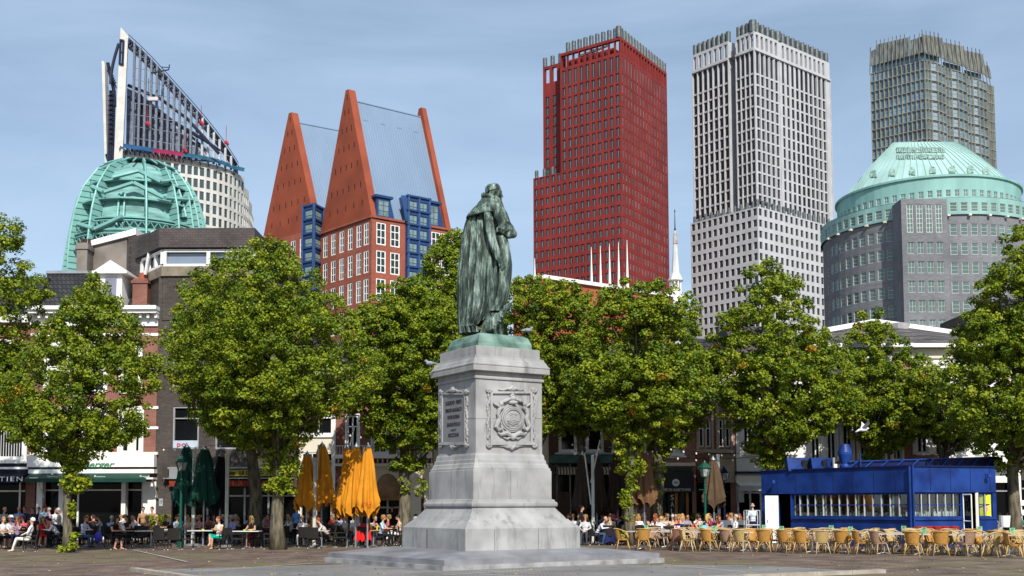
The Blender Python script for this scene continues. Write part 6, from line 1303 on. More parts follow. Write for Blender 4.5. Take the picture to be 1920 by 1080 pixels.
def leaf_mesh(centers,sizes,nper,name,leaf=.15,tint0=None,flat=.7,aut=.0):
    n=len(centers); C=np.repeat(np.array(centers),nper,axis=0); S_=np.repeat(np.array(sizes),nper)[:,None]; N_=len(C)
    d=rng.normal(size=(N_,3)); d/=np.linalg.norm(d,axis=1)[:,None]; rad=rng.uniform(.25,1,size=(N_,1))**.6
    off=d*rad*S_*np.array([1,1,flat]); off[:,2]-=.25*S_[:,0]*(off[:,0]**2+off[:,1]**2)/(S_[:,0]**2+1e-6)
    P=C+off
    nr=d*.55+rng.normal(size=(N_,3))*.5+np.array([0,-.12,.55]); nr/=np.linalg.norm(nr,axis=1)[:,None]
    a=np.cross(nr,rng.normal(size=(N_,3))); a/=np.linalg.norm(a,axis=1)[:,None]; b=np.cross(nr,a); sz=(leaf*rng.uniform(.6,1.15,size=(N_,1)))
    a*=sz*.5; b*=sz*.58
    V=np.stack([P-b,P+a*.95-nr*sz*.1,P+b,P-a*.95-nr*sz*.1],axis=1).reshape(-1,3)
    me=bpy.data.meshes.new(name); me.vertices.add(N_*4); me.vertices.foreach_set('co',V.astype(np.float32).ravel()); me.loops.add(N_*4); me.loops.foreach_set('vertex_index',np.arange(N_*4,dtype=np.int32)); me.polygons.add(N_); me.polygons.foreach_set('loop_start',np.arange(0,N_*4,4,dtype=np.int32)); me.polygons.foreach_set('loop_total',np.full(N_,4,dtype=np.int32))
    t0=np.repeat(rng.normal(.52,.12,size=n) if tint0 is None else tint0,nper); tt=np.clip(t0+rng.normal(0,.10,size=N_),0,.88)
    am=np.repeat(rng.random(n)<aut,nper); tt=np.where(am&(rng.random(N_)<.75),rng.uniform(.9,1,size=N_),tt)
    at=me.attributes.new('tint','FLOAT','FACE'); at.data.foreach_set('value',tt.astype(np.float32))
    me.materials.append(MATS['leaf']); me.update(calc_edges=True); return me
def tree(label,tx,D,outline,dens=1.0,r0=.23,shoots=(),top=None,seed=0,lean=0,basey=None,aut=.012,yk=.85,ivy=()):
    """tx: trunk column, D: distance, outline: [(row, left, right)] of the crown in the photograph"""
    global rng; rng=np.random.default_rng(seed+11); random.seed(seed+5)
    base=PX(tx,940,D); base=Vector((base.x,D,0)); root=empty('lime_tree',base,label,'tree','lime trees on the square')
    ys=[o[0] for o in outline]; y0,y1=ys[0],ys[-1]; s=FPX/D
    L_=np.array([o[1] for o in outline],float); R_=np.array([o[2] for o in outline],float); md=(L_+R_)/2; L_=md+(L_-md)*1.07; R_=md+(R_-md)*1.07; Y_=np.array(ys,float)
    wd=lambda y:(np.interp(y,Y_,L_),np.interp(y,Y_,R_))
    cen=[];siz=[]; area=sum((wd(y)[1]-wd(y)[0])/s*2/s for y in range(int(y0),int(y1),2)); ncl=int(area*22*dens)
    wt=np.array([max(1e-3,(wd(y)[1]-wd(y)[0])) for y in range(int(y0),int(y1)+1)]); wt=wt**1.15; wt/=wt.sum()
    # main boughs : clumps gather round them, which leaves dark gaps between
    nb=int(12+area*.42); boughs=[]
    for i in range(nb):
        y=y0+8+rng.choice(len(wt),p=wt); l,r=wd(y); hw=(r-l)/2; an=rng.uniform(0,2*math.pi); f=rng.uniform(.50,.98)
        boughs.append((y,(l+r)/2+hw*f*math.cos(an),math.sin(an)*hw*f*yk/s, (r-l)/s))
    tries=0
    while len(cen)<ncl and tries<ncl*30:
        tries+=1
        if len(cen)<ncl*.22:
            y=y0+rng.choice(len(wt),p=wt); l,r=wd(y); hw=(r-l)/2; an=rng.uniform(0,2*math.pi); f=rng.uniform(0,.72); x=(l+r)/2+hw*f*math.cos(an); dz=math.sin(an)*hw*f*yk/s
        elif rng.random()<.70:
            b=boughs[rng.integers(nb)]; rr=.12*b[3]+.38; gx,gz=rng.normal()*rr,rng.normal()*rr; y=b[0]+rng.normal()*rr*s*.26+(gx*gx+gz*gz)**.5*s*.30; x=b[1]+gx*s; dz=b[2]+gz
        else:
            y=y0+rng.choice(len(wt),p=wt); l,r=wd(y); hw=(r-l)/2; an=rng.uniform(0,2*math.pi); f=rng.uniform(.5,1)**.7; x=(l+r)/2+hw*f*math.cos(an); dz=math.sin(an)*hw*f*yk/s
        l,r=wd(y)
        hw=(r-l)/2; 
        if y<y0-2 or y>y1+14 or hw<2: continue
        e=((x-(l+r)/2)/hw)**2+(dz*s/hw/yk)**2
        if e>1.08: continue
        p=PX(x,y,D+dz); z=.20+.16*rng.random()
        cen.append((p.x-base.x,p.y-base.y,p.z)); siz.append(z*(1+.1*math.sqrt(hw/80)))
    me=leaf_mesh(cen,siz,88,'crown',.108 if D<50 else .122,aut=aut*.5); cr=link('crown',me,root)
    # trunk and limbs
    m=MB(); zt=PX(tx,y0+(y1-y0)*.35,D).z; tp=[]; k=9
    xc=lambda z:(0)
    topx=PX((outline[0][1]+outline[0][2])/2,y0,D).x-base.x
    for i in range(k+1):
        t=i/k; tp.append(Vector((topx*t*t*.7+lean*t+.06*math.sin(i*1.7+seed),.05*math.sin(i*2.3+seed),zt*t)))
    rad=[r0*(1.35 if i==0 else 1-.75*(i/k)) for i in range(k+1)]; m.tube([base*0+p for p in tp],rad,12); 
    cc=[Vector(c) for c in cen]; random.shuffle(cc)
    zlow=PX(tx,y1,D).z
    for c in cc[:46]:
        hz=max(zlow*.8,min(zt*.95,c.z-.8-random.random()*2.0)); i=min(k-1,max(0,int(hz/zt*k))); f=hz/zt*k-i; a=tp[i].lerp(tp[i+1],max(0,min(1,f))); mid=a.lerp(c,.5)+Vector((random.uniform(-.2,.2),random.uniform(-.2,.2),.25)); r=rad[i]*.38; m.tube([a,mid,c],[r,r*.55,.015],5)
    m.v=[(v[0]+base.x,v[1]+base.y,v[2]) for v in m.v]
    m.build('trunk',MATS['lime_bark'],root,smooth=True)
    if shoots:        # leafy shoots low on the stem
        for (x,y,rx,ry,nn) in shoots:
            cs=[];ss=[]
            for _ in range(nn):
                a=rng.uniform(0,6.28); q=math.sqrt(rng.random()); dz=rng.uniform(-1,1)*rx/s*.9; p=PX(x+rx*q*math.cos(a),y+ry*q*math.sin(a),D+dz-.1); cs.append((p.x-base.x,p.y-base.y,p.z)); ss.append(.15+.1*rng.random())
            link('stem_shoots',leaf_mesh(cs,ss,26,'stem_shoots',.12,tint0=rng.normal(.62,.10,size=len(cs))),root)
    return root
def all_trees():
    tree_mats()
    tree('lime tree at the left, thin stem with leafy shoots before the white cafe',127,44.5,[(512,158,176),(535,138,196),(560,112,222),(590,98,240),(610,70,262),(650,40,280),(700,22,288),(750,5,285),(785,2,268),(815,25,262),(840,60,190),(862,85,160)],seed=1,r0=.19,shoots=((140,868,22,20,26),(145,905,28,16,34),(130,880,14,40,26),(134,1022,7,8,7),(137,1004,4,8,5),(115,1027,4,5,3),(135,940,2,26,6)),aut=.02)
    tree('tall lime tree cut off by the left edge of the photo',-42,49,[(388,-60,-8),(410,-90,26),(440,-110,44),(470,-120,36),(500,-130,62),(535,-140,92),(580,-140,82),(620,-140,60),(700,-140,55),(780,-140,60),(815,-120,40),(835,-90,0)],seed=2,r0=.3)
    tree('broad lime tree left of the orange parasols with a stubby pruned stem',522,47,[(445,488,510),(460,452,540),(475,412,560),(500,382,585),(530,352,615),(570,330,640),(610,318,660),(650,306,688),(690,305,702),(730,345,706),(765,362,650),(800,385,600),(830,440,568),(850,500,555)],seed=3,r0=.30,dens=1.05,shoots=((530,875,34,22,46),(528,912,30,16,40),(512,850,26,18,20),(522,1000,6,12,8)),aut=.02)
    tree('lime tree with a dark trunk just behind the broad one, its crown reaching left',480,52,[(505,400,440),(530,350,470),(570,325,520),(620,320,560),(680,326,590),(740,340,590),(790,380,560),(830,430,530)],seed=4,r0=.36,dens=.8)
    tree('lime tree with a dark trunk between the orange parasols and the monument',757,55,[(514,762,792),(535,712,812),(560,690,835),(600,655,860),(650,640,880),(700,640,890),(745,650,885),(790,680,870),(830,700,830),(870,735,800)],seed=5,r0=.34,shoots=((775,905,26,26,16),(770,860,24,20,14)))
    tree('lime tree peeking out left of the bronze statue, its trunk hidden by the pedestal',858,60,[(430,838,866),(452,818,876),(480,800,885),(510,790,900),(550,770,925),(610,770,950),(680,775,960),(740,790,960),(800,820,940)],seed=6,r0=.3)
    tree('lime tree right behind the monument, below the orange brick hall',1008,57,[(517,972,1015),(532,952,1072),(550,942,1108),(590,935,1118),(640,930,1122),(700,930,1110),(745,940,1100),(790,990,1090),(812,1005,1050)],seed=7,r0=.28,aut=.03)
    tree('lime tree with an ivy grown stem left of the brown parasol',1180,50.5,[(520,1180,1222),(535,1148,1258),(550,1128,1292),(580,1112,1312),(620,1098,1318),(660,1085,1322),(700,1068,1325),(740,1085,1330),(775,1110,1310),(805,1130,1250),(822,1150,1215)],seed=8,r0=.25,dens=1.05,shoots=((1178,838,30,26,44),(1182,875,26,18,36),(1185,805,26,26,26),(1172,935,7,24,20),(1180,965,6,12,8),(1184,905,10,20,14),(1172,1000,6,5,4)),aut=.02)
    tree('lime tree with a dark straight trunk before the pinkish brick house',1232,57,[(600,1200,1290),(640,1160,1320),(690,1150,1345),(740,1160,1345),(790,1180,1320),(825,1205,1290),(850,1215,1255)],seed=9,r0=.36,shoots=((1232,880,14,30,16),(1228,920,10,22,10)))
    tree('pointed lime tree in front of the white house left of the pavilion',1442,55,[(490,1422,1456),(510,1398,1480),(535,1388,1506),(560,1395,1518),(590,1352,1520),(620,1338,1550),(650,1335,1585),(690,1330,1600),(730,1332,1612),(770,1345,1600),(800,1380,1560),(835,1400,1500),(860,1420,1480)],seed=10,r0=.3,dens=1.05,shoots=((1440,862,28,22,40),(1455,885,20,10,18)),aut=.03)
    tree('small pointed lime tree rising behind the blue pavilion',1626,60,[(580,1622,1650),(600,1606,1668),(620,1596,1700),(650,1585,1710),(680,1572,1745),(715,1566,1752),(760,1560,1760),(800,1590,1755),(835,1612,1690),(855,1620,1660)],seed=11,r0=.3,aut=.03)
    tree('lime tree behind the right end of the blue pavilion',1765,60,[(690,1740,1790),(720,1715,1835),(760,1700,1860),(800,1720,1860),(835,1760,1850)],seed=12,r0=.28,dens=.8)
    tree('large lime tree at the right edge with a trunk behind the pavilion corner',1900,50,[(425,1892,1950),(445,1868,1990),(480,1880,2010),(505,1855,2020),(540,1838,2050),(580,1825,2070),(620,1792,2080),(670,1780,2090),(720,1765,2100),(765,1770,2100),(800,1800,2090),(830,1838,2050),(850,1860,2020)],seed=13,r0=.3,dens=1.05,shoots=((1895,870,30,20,22),),aut=.02)
    tree('lime tree filling the far background right of the monument',1090,59,[(600,1060,1110),(650,1040,1140),(720,1030,1150),(770,1040,1150),(800,1060,1110)],seed=14,r0=.2,dens=.6)
# ---------------------------------------------------------------- people
def V3(*a): return Vector(a)
POSE={
 'sit_table':dict(hip=V3(0,.02,.52),neck=V3(0,-.08,1.07),hd=(0,-.05),el=(V3(-.25,-.16,.80),V3(.25,-.16,.80)),wr=(V3(-.12,-.38,.79),V3(.13,-.36,.79)),kn=(V3(-.12,-.42,.50),V3(.12,-.42,.50)),an=(V3(-.12,-.40,.09),V3(.13,-.34,.09))),
 'sit_chin':dict(hip=V3(0,.02,.52),neck=V3(0,-.12,1.06),hd=(.02,-.09),el=(V3(-.22,-.22,.79),V3(.17,-.34,.80)),wr=(V3(-.05,-.40,.79),V3(.06,-.26,1.06)),kn=(V3(-.10,-.42,.51),V3(.10,-.42,.50)),an=(V3(-.16,-.32,.09),V3(.08,-.46,.09))),
 'sit_back':dict(hip=V3(0,-.04,.51),neck=V3(0,.09,1.05),hd=(0,.02),el=(V3(-.26,-.0,.78),V3(.26,0,.78)),wr=(V3(-.14,-.22,.70),V3(.10,-.24,.68)),kn=(V3(-.11,-.46,.53),V3(.11,-.47,.52)),an=(V3(-.13,-.62,.09),V3(.13,-.60,.09))),
 'sit_cross':dict(hip=V3(0,.0,.52),neck=V3(0,.02,1.06),hd=(0,-.08),el=(V3(-.24,-.08,.79),V3(.24,-.08,.79)),wr=(V3(-.07,-.30,.84),V3(.07,-.30,.84)),kn=(V3(-.05,-.44,.62),V3(.09,-.43,.52)),an=(V3(.16,-.62,.30),V3(.06,-.44,.09))),
 'sit_lean':dict(hip=V3(0,.06,.52),neck=V3(0,-.30,.98),hd=(0,-.10),el=(V3(-.26,-.36,.76),V3(.26,-.36,.76)),wr=(V3(-.10,-.58,.79),V3(.10,-.58,.79)),kn=(V3(-.13,-.40,.51),V3(.13,-.40,.51)),an=(V3(-.13,-.30,.09),V3(.13,-.26,.09))),
 'stand_idle':dict(hip=V3(0,0,.93),neck=V3(0,0,1.47),hd=(0,-.03),el=(V3(-.25,.02,1.14),V3(.25,.02,1.14)),wr=(V3(-.24,-.08,.88),V3(.24,-.08,.88)),kn=(V3(-.09,-.02,.50),V3(.10,-.04,.50)),an=(V3(-.10,.02,.08),V3(.12,.0,.08))),
 'stand_talk':dict(hip=V3(0,0,.93),neck=V3(0,-.01,1.47),hd=(.01,-.05),el=(V3(-.26,-.02,1.15),V3(.24,-.05,1.16)),wr=(V3(-.10,-.24,1.12),V3(.10,-.26,1.22)),kn=(V3(-.10,-.02,.50),V3(.09,-.05,.50)),an=(V3(-.12,.03,.08),V3(.12,-.03,.08))),
 'stand_bend':dict(hip=V3(0,.05,.93),neck=V3(0,-.42,1.26),hd=(0,-.13),el=(V3(-.22,-.45,.98),V3(.22,-.45,.98)),wr=(V3(-.10,-.62,.84),V3(.10,-.62,.84)),kn=(V3(-.10,.0,.50),V3(.10,.0,.50)),an=(V3(-.12,.05,.08),V3(.12,.0,.08))),
}
SKIN=[(.52,.27,.18),(.45,.22,.14),(.58,.33,.24),(.32,.15,.09)]
BODY={}
def head_pos(P): n=P['neck']; return n+V3(P['hd'][0],P['hd'][1],.20)
def make_body(name):
    P=POSE[name]; m=MB(); bones=[]
    def c(pts,rad,slot): cap(m,pts,rad,9); bones.extend([(pts[i],pts[i+1],(rad[i]+rad[i+1])/2,slot) for i in range(len(pts)-1)])
    h,n=P['hip'],P['neck']; d=(n-h).normalized(); fw=V3(0,-1,0)
    M=Matrix.Rotation(math.atan2(-(d.y),d.z),4,'X') if abs(d.y)>1e-4 else Matrix.Identity(4)
    m.ell(h,(.165,.125,.12),12,8); m.ell(h+d*.17,(.135,.10,.15),12,8,M=M); m.ell(h+d*.36,(.165,.115,.18),12,8,M=M)
    bones.append((h,h+V3(0,0,-.01),.15,4)); bones.append((h+d*.12,n-d*.1,.145,1))
    sh=[n-d*.075+V3(s*.175,0,0) for s in (-1,1)]; cap(m,sh,[.062,.062],9); bones.append((sh[0],sh[1],.065,1)); c([n-d*.06,n+V3(P['hd'][0]*.5,P['hd'][1]*.5,.10)],[.056,.05],0)
    hp=head_pos(P); m.ell(hp+V3(0,.01,.03),(.076,.095,.095),12,9); m.ell(hp+V3(0,-.02,-.035),(.056,.07,.075),10,8); cap(m,[hp+V3(0,-.085,.02),hp+V3(0,-.112,-.018)],[.013,.018],7); m.ell(hp+V3(0,-.075,-.085),(.03,.025,.025),7,5)
    for s in (-1,1): m.ell(hp+V3(s*.078,.01,0),(.014,.022,.032),6,5)
    bones.append((hp,hp+V3(0,0,.02),.11,0))
    fing=MB()
    for i,s in enumerate((-1,1)):
        e,w_=P['el'][i],P['wr'][i]; c([sh[i],sh[i].lerp(e,.55)],[.056,.05],2); c([sh[i].lerp(e,.55),e],[.05,.041],2); c([e,w_],[.041,.028],3)
        u=(w_-e).normalized(); pl=w_+u*.045; c([w_,pl],[.027,.032],0); q=u.cross(V3(0,0,1)); q=q.normalized() if q.length>.1 else V3(1,0,0); up=q.cross(u)
        for k in range(4):
            a=pl+q*(k-1.5)*.017+u*.02; L_=(.030,.034,.032,.025)[k]; b=a+u*L_-up*.006; e2=b+u*L_*.7-up*.02; fing.tube([a,b,e2],[.0095,.0088,.007],6)
        a=pl+q*s*.03-u*.01; fing.tube([a,a+q*s*.022+u*.02,a+q*s*.024+u*.045-up*.008],[.011,.0095,.008],6)
        k_,an=P['kn'][i],P['an'][i]; hj=h+V3(s*.085,0,-.02); c([hj,k_],[.088,.058],4); c([k_,k_.lerp(an,.35),an],[.056,.055,.036],5)
        tdir=V3(s*.25,-1,0).normalized() if 'stand' in name else V3(s*.1,-1,0).normalized(); 
        if name=='sit_cross' and i==0: tdir=V3(.35,-.8,-.45).normalized()
        c([an+V3(0,.03,-.03),an+tdir*.07+V3(0,0,-.045),an+tdir*.16+V3(0,0,-.055)],[.042,.038,.030],6)
    sl=[bpy.data.materials.get('tmpm') or bpy.data.materials.new('tmpm')]*8
    me=voxel(m,.017,sl,'body',3)
    co=np.empty(len(me.vertices)*3); me.vertices.foreach_get('co',co); co=co.reshape(-1,3)
    best=np.full(len(co),9e9); idx=np.zeros(len(co),int)
    for a,b,r,s in bones:
        a=np.array(a);b=np.array(b); ab=b-a; t=np.clip(((co-a)@ab)/max(1e-9,ab@ab),0,1); dd=np.linalg.norm(co-(a+t[:,None]*ab),axis=1)-r; k=dd<best; best[k]=dd[k]; idx[k]=s
    mi=[int(np.bincount(idx[list(p.vertices)]).argmax()) for p in me.polygons]
    # join fingers, eyes, mouth
    bm_v=[tuple(v.co) for v in me.vertices]; fs=[tuple(p.vertices) for p in me.polygons]
    x=MB(); x.v=bm_v; x.f=fs; x.m=mi; x.add(fing.v,fing.f,0)
    for s in (-1,1): x.ell(hp+V3(s*.03,-.083,.015),(.012,.008,.007),6,4,mi=7)
    x.tube([hp+V3(-.022,-.088,-.048),hp+V3(.022,-.088,-.048)],.005,4,mi=7)
    out=x.mesh('body',sl,smooth=True); bpy.data.meshes.remove(me); BODY[name]=out; return out
HAIRM={}
def hair_mesh(pose,kind):
    k=(pose,kind)
    if k in HAIRM: return HAIRM[k]
    hp=head_pos(POSE[pose]); m=MB(); n=16; vs=[]
    def shell(front,bottom,puff=1.0):
        K=9; vs=[]
        for i in range(K+1):
            t=i/K
            for j in range(n):
                th=2*math.pi*j/n; fr=max(0,-math.sin(th)); low=-bottom*(1-fr)+(.045-front)*fr; ph=math.acos(max(-1,min(1,low/.125)))*t; wv=1+.03*math.sin(j*2.3+i*1.9)
                vs.append(hp+V3(.088*puff*wv*math.sin(ph)*math.cos(th),.012+.107*puff*wv*math.sin(ph)*math.sin(th),.03+.108*puff*math.cos(ph)))
        m.add(vs,[(i*n+j,i*n+(j+1)%n,(i+1)*n+(j+1)%n,(i+1)*n+j) for i in range(K) for j in range(n)])
    if kind=='short': shell(0,.05)
    elif kind=='ring': # balding
        for i in range(9): a=math.pi*(.02+.96*i/8); m.ell(hp+V3(.078*math.cos(a),.01+.09*math.sin(a),-.005),(.02,.022,.035),6,5)
    elif kind=='curly':
        shell(0,.09,1.12)
        for i in range(26): a=random.uniform(-.3,3.45); z=random.uniform(-.06,.13); r=.1*math.sqrt(max(.1,1-(z-.02)**2/.0225)); m.ell(hp+V3(r*math.cos(a),.015+r*math.sin(a),z),(.03,.03,.03),6,4)
    elif kind=='bun': shell(0,.07); m.ell(hp+V3(0,.12,.09),(.045,.045,.042),8,6)
    elif kind=='long':
        shell(0,.09,1.05); 
        for s in (-1,0,1): m.tube([hp+V3(s*.055,.06,.02),hp+V3(s*.075,.085-.02*abs(s),-.10),hp+V3(s*.085,.075-.05*abs(s),-.22),hp+V3(s*.07,.07-.05*abs(s),-.31)],[.055,.055,.045,.015],9)
    elif kind in('hat','bighat'):
        shell(0,.07); r=.17 if kind=='hat' else .21; m2=[(r,.065),(r*.98,.075),(.102,.085),(.098,.15),(.08,.175),(0.005,.18)]; m.lathe(m2,hp+V3(0,0,0),18,mi=1)
    out=m.mesh('hair',[bpy.data.materials['tmpm']]*2,smooth=True); HAIRM[k]=out; return out
def colour(c,pre='cloth'):
    nm=pre+'_%02d%02d%02d'%tuple(int(min(.99,v)*100) for v in c); return mat(nm,c,.85 if pre!='hair' else .55,var=.18,scale=14,detail=3)
def person(*a_,**k_):
    r=person_(*a_,**k_); r['label']=trim(r['label']); return r
def person_(x,yf,pose,rz,top,low,hair,hc,label,sleeve=True,bare=False,longsleeve=True,skin=0,dress=False,sc=1.0,D=None,glasses=False,shoe=(.03,.03,.03),z=0,hat=None,group=None):
    if D is None: p=PZ(x,yf,z)
    else: p=PX(x,940,D); p.z=z
    if pose not in BODY: make_body(pose)
    r=empty('person',p,label,'person',group,R(rz)); r.scale=(sc,)*3
    b=link('body',BODY[pose],r); sk=colour(SKIN[skin],'skin'); tp=colour(top); lw=colour(low)
    ms=[sk,tp,tp if sleeve else sk,tp if (sleeve and longsleeve) else sk,lw,sk if bare else lw,sk if shoe is None else colour(shoe),mat('eye_dark',(.02,.012,.01),.4)]
    if dress: ms[4]=tp
    for i,mm in enumerate(ms): b.material_slots[i].link='OBJECT'; b.material_slots[i].material=mm
    if hair:
        h=link('hair',hair_mesh(pose,hair),r); h.material_slots[0].link='OBJECT'; h.material_slots[0].material=colour(hc,'hair'); h.material_slots[1].link='OBJECT'; h.material_slots[1].material=colour(hat or (.6,.55,.45))
    if glasses:
        hp=head_pos(POSE[pose]); k=('gl',pose)
        if k not in HAIRM:
            m=MB(); 
            for s in (-1,1): m.ell(hp+V3(s*.034,-.098,.015),(.028,.010,.020),8,5); m.tube([hp+V3(s*.06,-.09,.02),hp+V3(s*.085,.0,.015)],.004,4)
            m.tube([hp+V3(-.02,-.1,.018),hp+V3(.02,-.1,.018)],.004,4); HAIRM[k]=m.mesh('sunglasses',[mat('black_plastic',(.008,.008,.01),.2)])
        link('sunglasses',HAIRM[k],r)
    return r
# ---------------------------------------------------------------- chairs and tables
PROTO={}
def trim(l):
    w_=l.split()[:16]
    while w_[-1].strip(',') in ('the','in','of','and','with','a','by','at','under','before','behind','right','left','over','his','her','from','to','on','first','no','long','dark','small','bright','one','two','white','black','below','beneath'): w_.pop()
    return ' '.join(w_).rstrip(',')
def black_chair(loc,rz,label,group='black wicker chairs on the terraces'):
    label=trim(label)
    if 'bc' not in PROTO:
        WK=mat('black_wicker',(.022,.019,.018),.6,var=.35,scale=45,bump=.5); FT=mat('white_foot_cap',(.6,.6,.58),.5)
        seat=MB(); seat.box(-.24,.24,-.24,.24,.40,.45); seat.box(-.25,.25,-.25,-.235,.34,.44)
        back=MB(); N_=7
        for i in range(N_-1):
            x0=-.24+.48*i/(N_-1); x1=-.24+.48*(i+1)/(N_-1); f=lambda x:.235+.03*(1-(x/.24)**2)
            back.add([(x0,f(x0)-.015,.42),(x1,f(x1)-.015,.42),(x1*.96,f(x1)+.075,.90),(x0*.96,f(x0)+.075,.90),(x0,f(x0)+.015,.42),(x1,f(x1)+.015,.42),(x1*.96,f(x1)+.105,.90),(x0*.96,f(x0)+.105,.90)],[(0,1,2,3),(4,7,6,5),(3,2,6,7),(0,4,5,1),(0,3,7,4),(1,5,6,2)])
        PROTO['bc']=[('seat',seat.mesh('seat',WK),None),('backrest',back.mesh('backrest',WK),None)]
        for sx in (-1,1):
            for sy,nm in ((-1,'leg'),(1,'leg')):
                l=MB(); top=.40 if sy>0 else .62; l.tube([(sx*.225,sy*.225,.03),(sx*.225,sy*.225,top)],.018,5,mi=0); l.tube([(sx*.225,sy*.225,0),(sx*.225,sy*.225,.03)],.022,6,mi=1); PROTO['bc'].append((nm,l.mesh('leg',[WK,FT]),None))
            a=MB(); a.box(sx*.225-.03,sx*.225+.03,-.25,.25,.62,.645); PROTO['bc'].append(('armrest',a.mesh('armrest',WK),None))
    r=empty('terrace_chair',loc,label,'chair',group,R(rz))
    for nm,me,_ in PROTO['bc']: link(nm,me,r)
    return r
def wicker_chair(loc,rz,label,kind,group='wicker armchairs before the blue pavilion'):
    key='wc%d'%kind
    if key not in PROTO:
        cols=((.43,.22,.05),(.31,.20,.13),(.42,.30,.12),(.27,.12,.085)); CN=mat('cane_%d'%kind,((.52,.33,.12),(.47,.33,.20),(.55,.43,.25),(.42,.25,.15))[kind],.45,var=.2,scale=6); WV=mat('woven_%d'%kind,cols[kind],.7,var=.35,scale=60,bump=.5)
        seat=MB(); seat.lathe([(.235,.425),(.25,.435),(.25,.455),(.235,.46)],(0,-.02,0),18); seat.lathe([(.235,.40),(.255,.41),(.235,.43)],(0,-.02,0),18)
        K=9; vs=[]
        for i in range(5):
            t=i/4
            for j in range(K+1):
                a=math.pi*(.5+(j/K-.5)*.66*(1+.10*t)); r=.235+.045*t; vs.append((r*math.cos(a)*1.0,-.02+r*math.sin(a)+.05*t,.45+.37*t+.03*math.sin(math.pi*j/K)*t))
        n0=len(vs); vs+= [(x*1.05,y*1.05+.012,z) for x,y,z in vs]
        fs=[(i*(K+1)+j,i*(K+1)+j+1,(i+1)*(K+1)+j+1,(i+1)*(K+1)+j) for i in range(4) for j in range(K)]; back=MB(); back.add(vs,fs+[tuple(q+n0 for q in f) for f in fs])
        PR=[('seat',seat.mesh('seat',[WV])),('backrest',back.mesh('backrest',[WV]))]
        rim=MB(); pts=[]
        for j in range(25):
            a=math.pi*(.5+(j/24-.5)*1.62); c_=abs(j/24-.5)*2; z=.86-.17*max(0,c_-.4)/.6*1.0-(.0 if c_<.88 else (c_-.88)*1.6); r=.30+.02*(1-c_); pts.append((r*math.cos(a),.0+r*math.sin(a)+.03*(1-c_),z))
        rim.tube(pts,.019,6); 
        for s in (-1,1): rim.tube([(s*.255,-.20,.44),(s*.275,-.235,.56),(s*.285,-.14,.655)],.016,5); rim.tube([(s*.26,.04,.45)]+[(s*(.275+.0*k),.0+.075*math.cos(k*.75),.56+.07*math.sin(k*.75)) for k in range(8)],.010,5)
        PR.append(('arm_rim',rim.mesh('arm_rim',[CN],smooth=True)))
        for sx in (-1,1):
            for sy in (-1,1):
                l=MB(); l.tube([(sx*.265,sy*.27-.02,0),(sx*.19,sy*.17-.02,.43)],[.018,.021],6); l.tube([(sx*.225,sy*.22-.02,.15),(sx*.12,sy*.19-.02,.33),(0,sy*.18-.02,.41)],.012,5); PR.append(('leg',l.mesh('leg',[CN],smooth=True)))
        PROTO[key]=PR
    r=empty('wicker_armchair',loc,label,'chair',group,R(rz)); r.scale=(1,1,1)
    for nm,me in PROTO[key]: link(nm,me,r)
    return r
def table(*a_,**k_):
    r=table_(*a_,**k_); r['label']=trim(r['label']); return r
def table_(loc,label,kind='round',rz=0,top=(.5,.48,.45),group='terrace tables',w=.35):
    key='tb'+kind+str(top)
    if key not in PROTO:
        TP=mat('table_top_%02d'%int(top[0]*100+top[2]*10),top,.4,var=.1,scale=3); t=MB()
        if kind=='round': t.lathe([(.34,.715),(.36,.72),(.36,.745),(.345,.75)],(0,0,0),24)
        else: t.box(-.6,.6,-.38,.38,.715,.75)
        b=MB(); b.tube([(0,0,.03),(0,0,.715)],.03,8)
        for a in (0,1,2,3): b.tube([(0,0,.07),(.27*math.cos(a*math.pi/2+.78),.27*math.sin(a*math.pi/2+.78),.02)],.018,5)
        PROTO[key]=(t.mesh('tabletop',TP),b.mesh('pedestal_leg',METAL if top[0]>.4 else mat('black_iron',(.02,.02,.02),.4,.4)))
    r=empty('terrace_table',loc,label,'table',group,R(rz)); link('tabletop',PROTO[key][0],r); link('pedestal_leg',PROTO[key][1],r); return r
ORD=['first','second','third','fourth','fifth','sixth','seventh','eighth','ninth','tenth','eleventh','twelfth','thirteenth','fourteenth','fifteenth','sixteenth','seventeenth','eighteenth','nineteenth','twentieth','twenty-first','twenty-second','twenty-third','twenty-fourth','twenty-fifth']
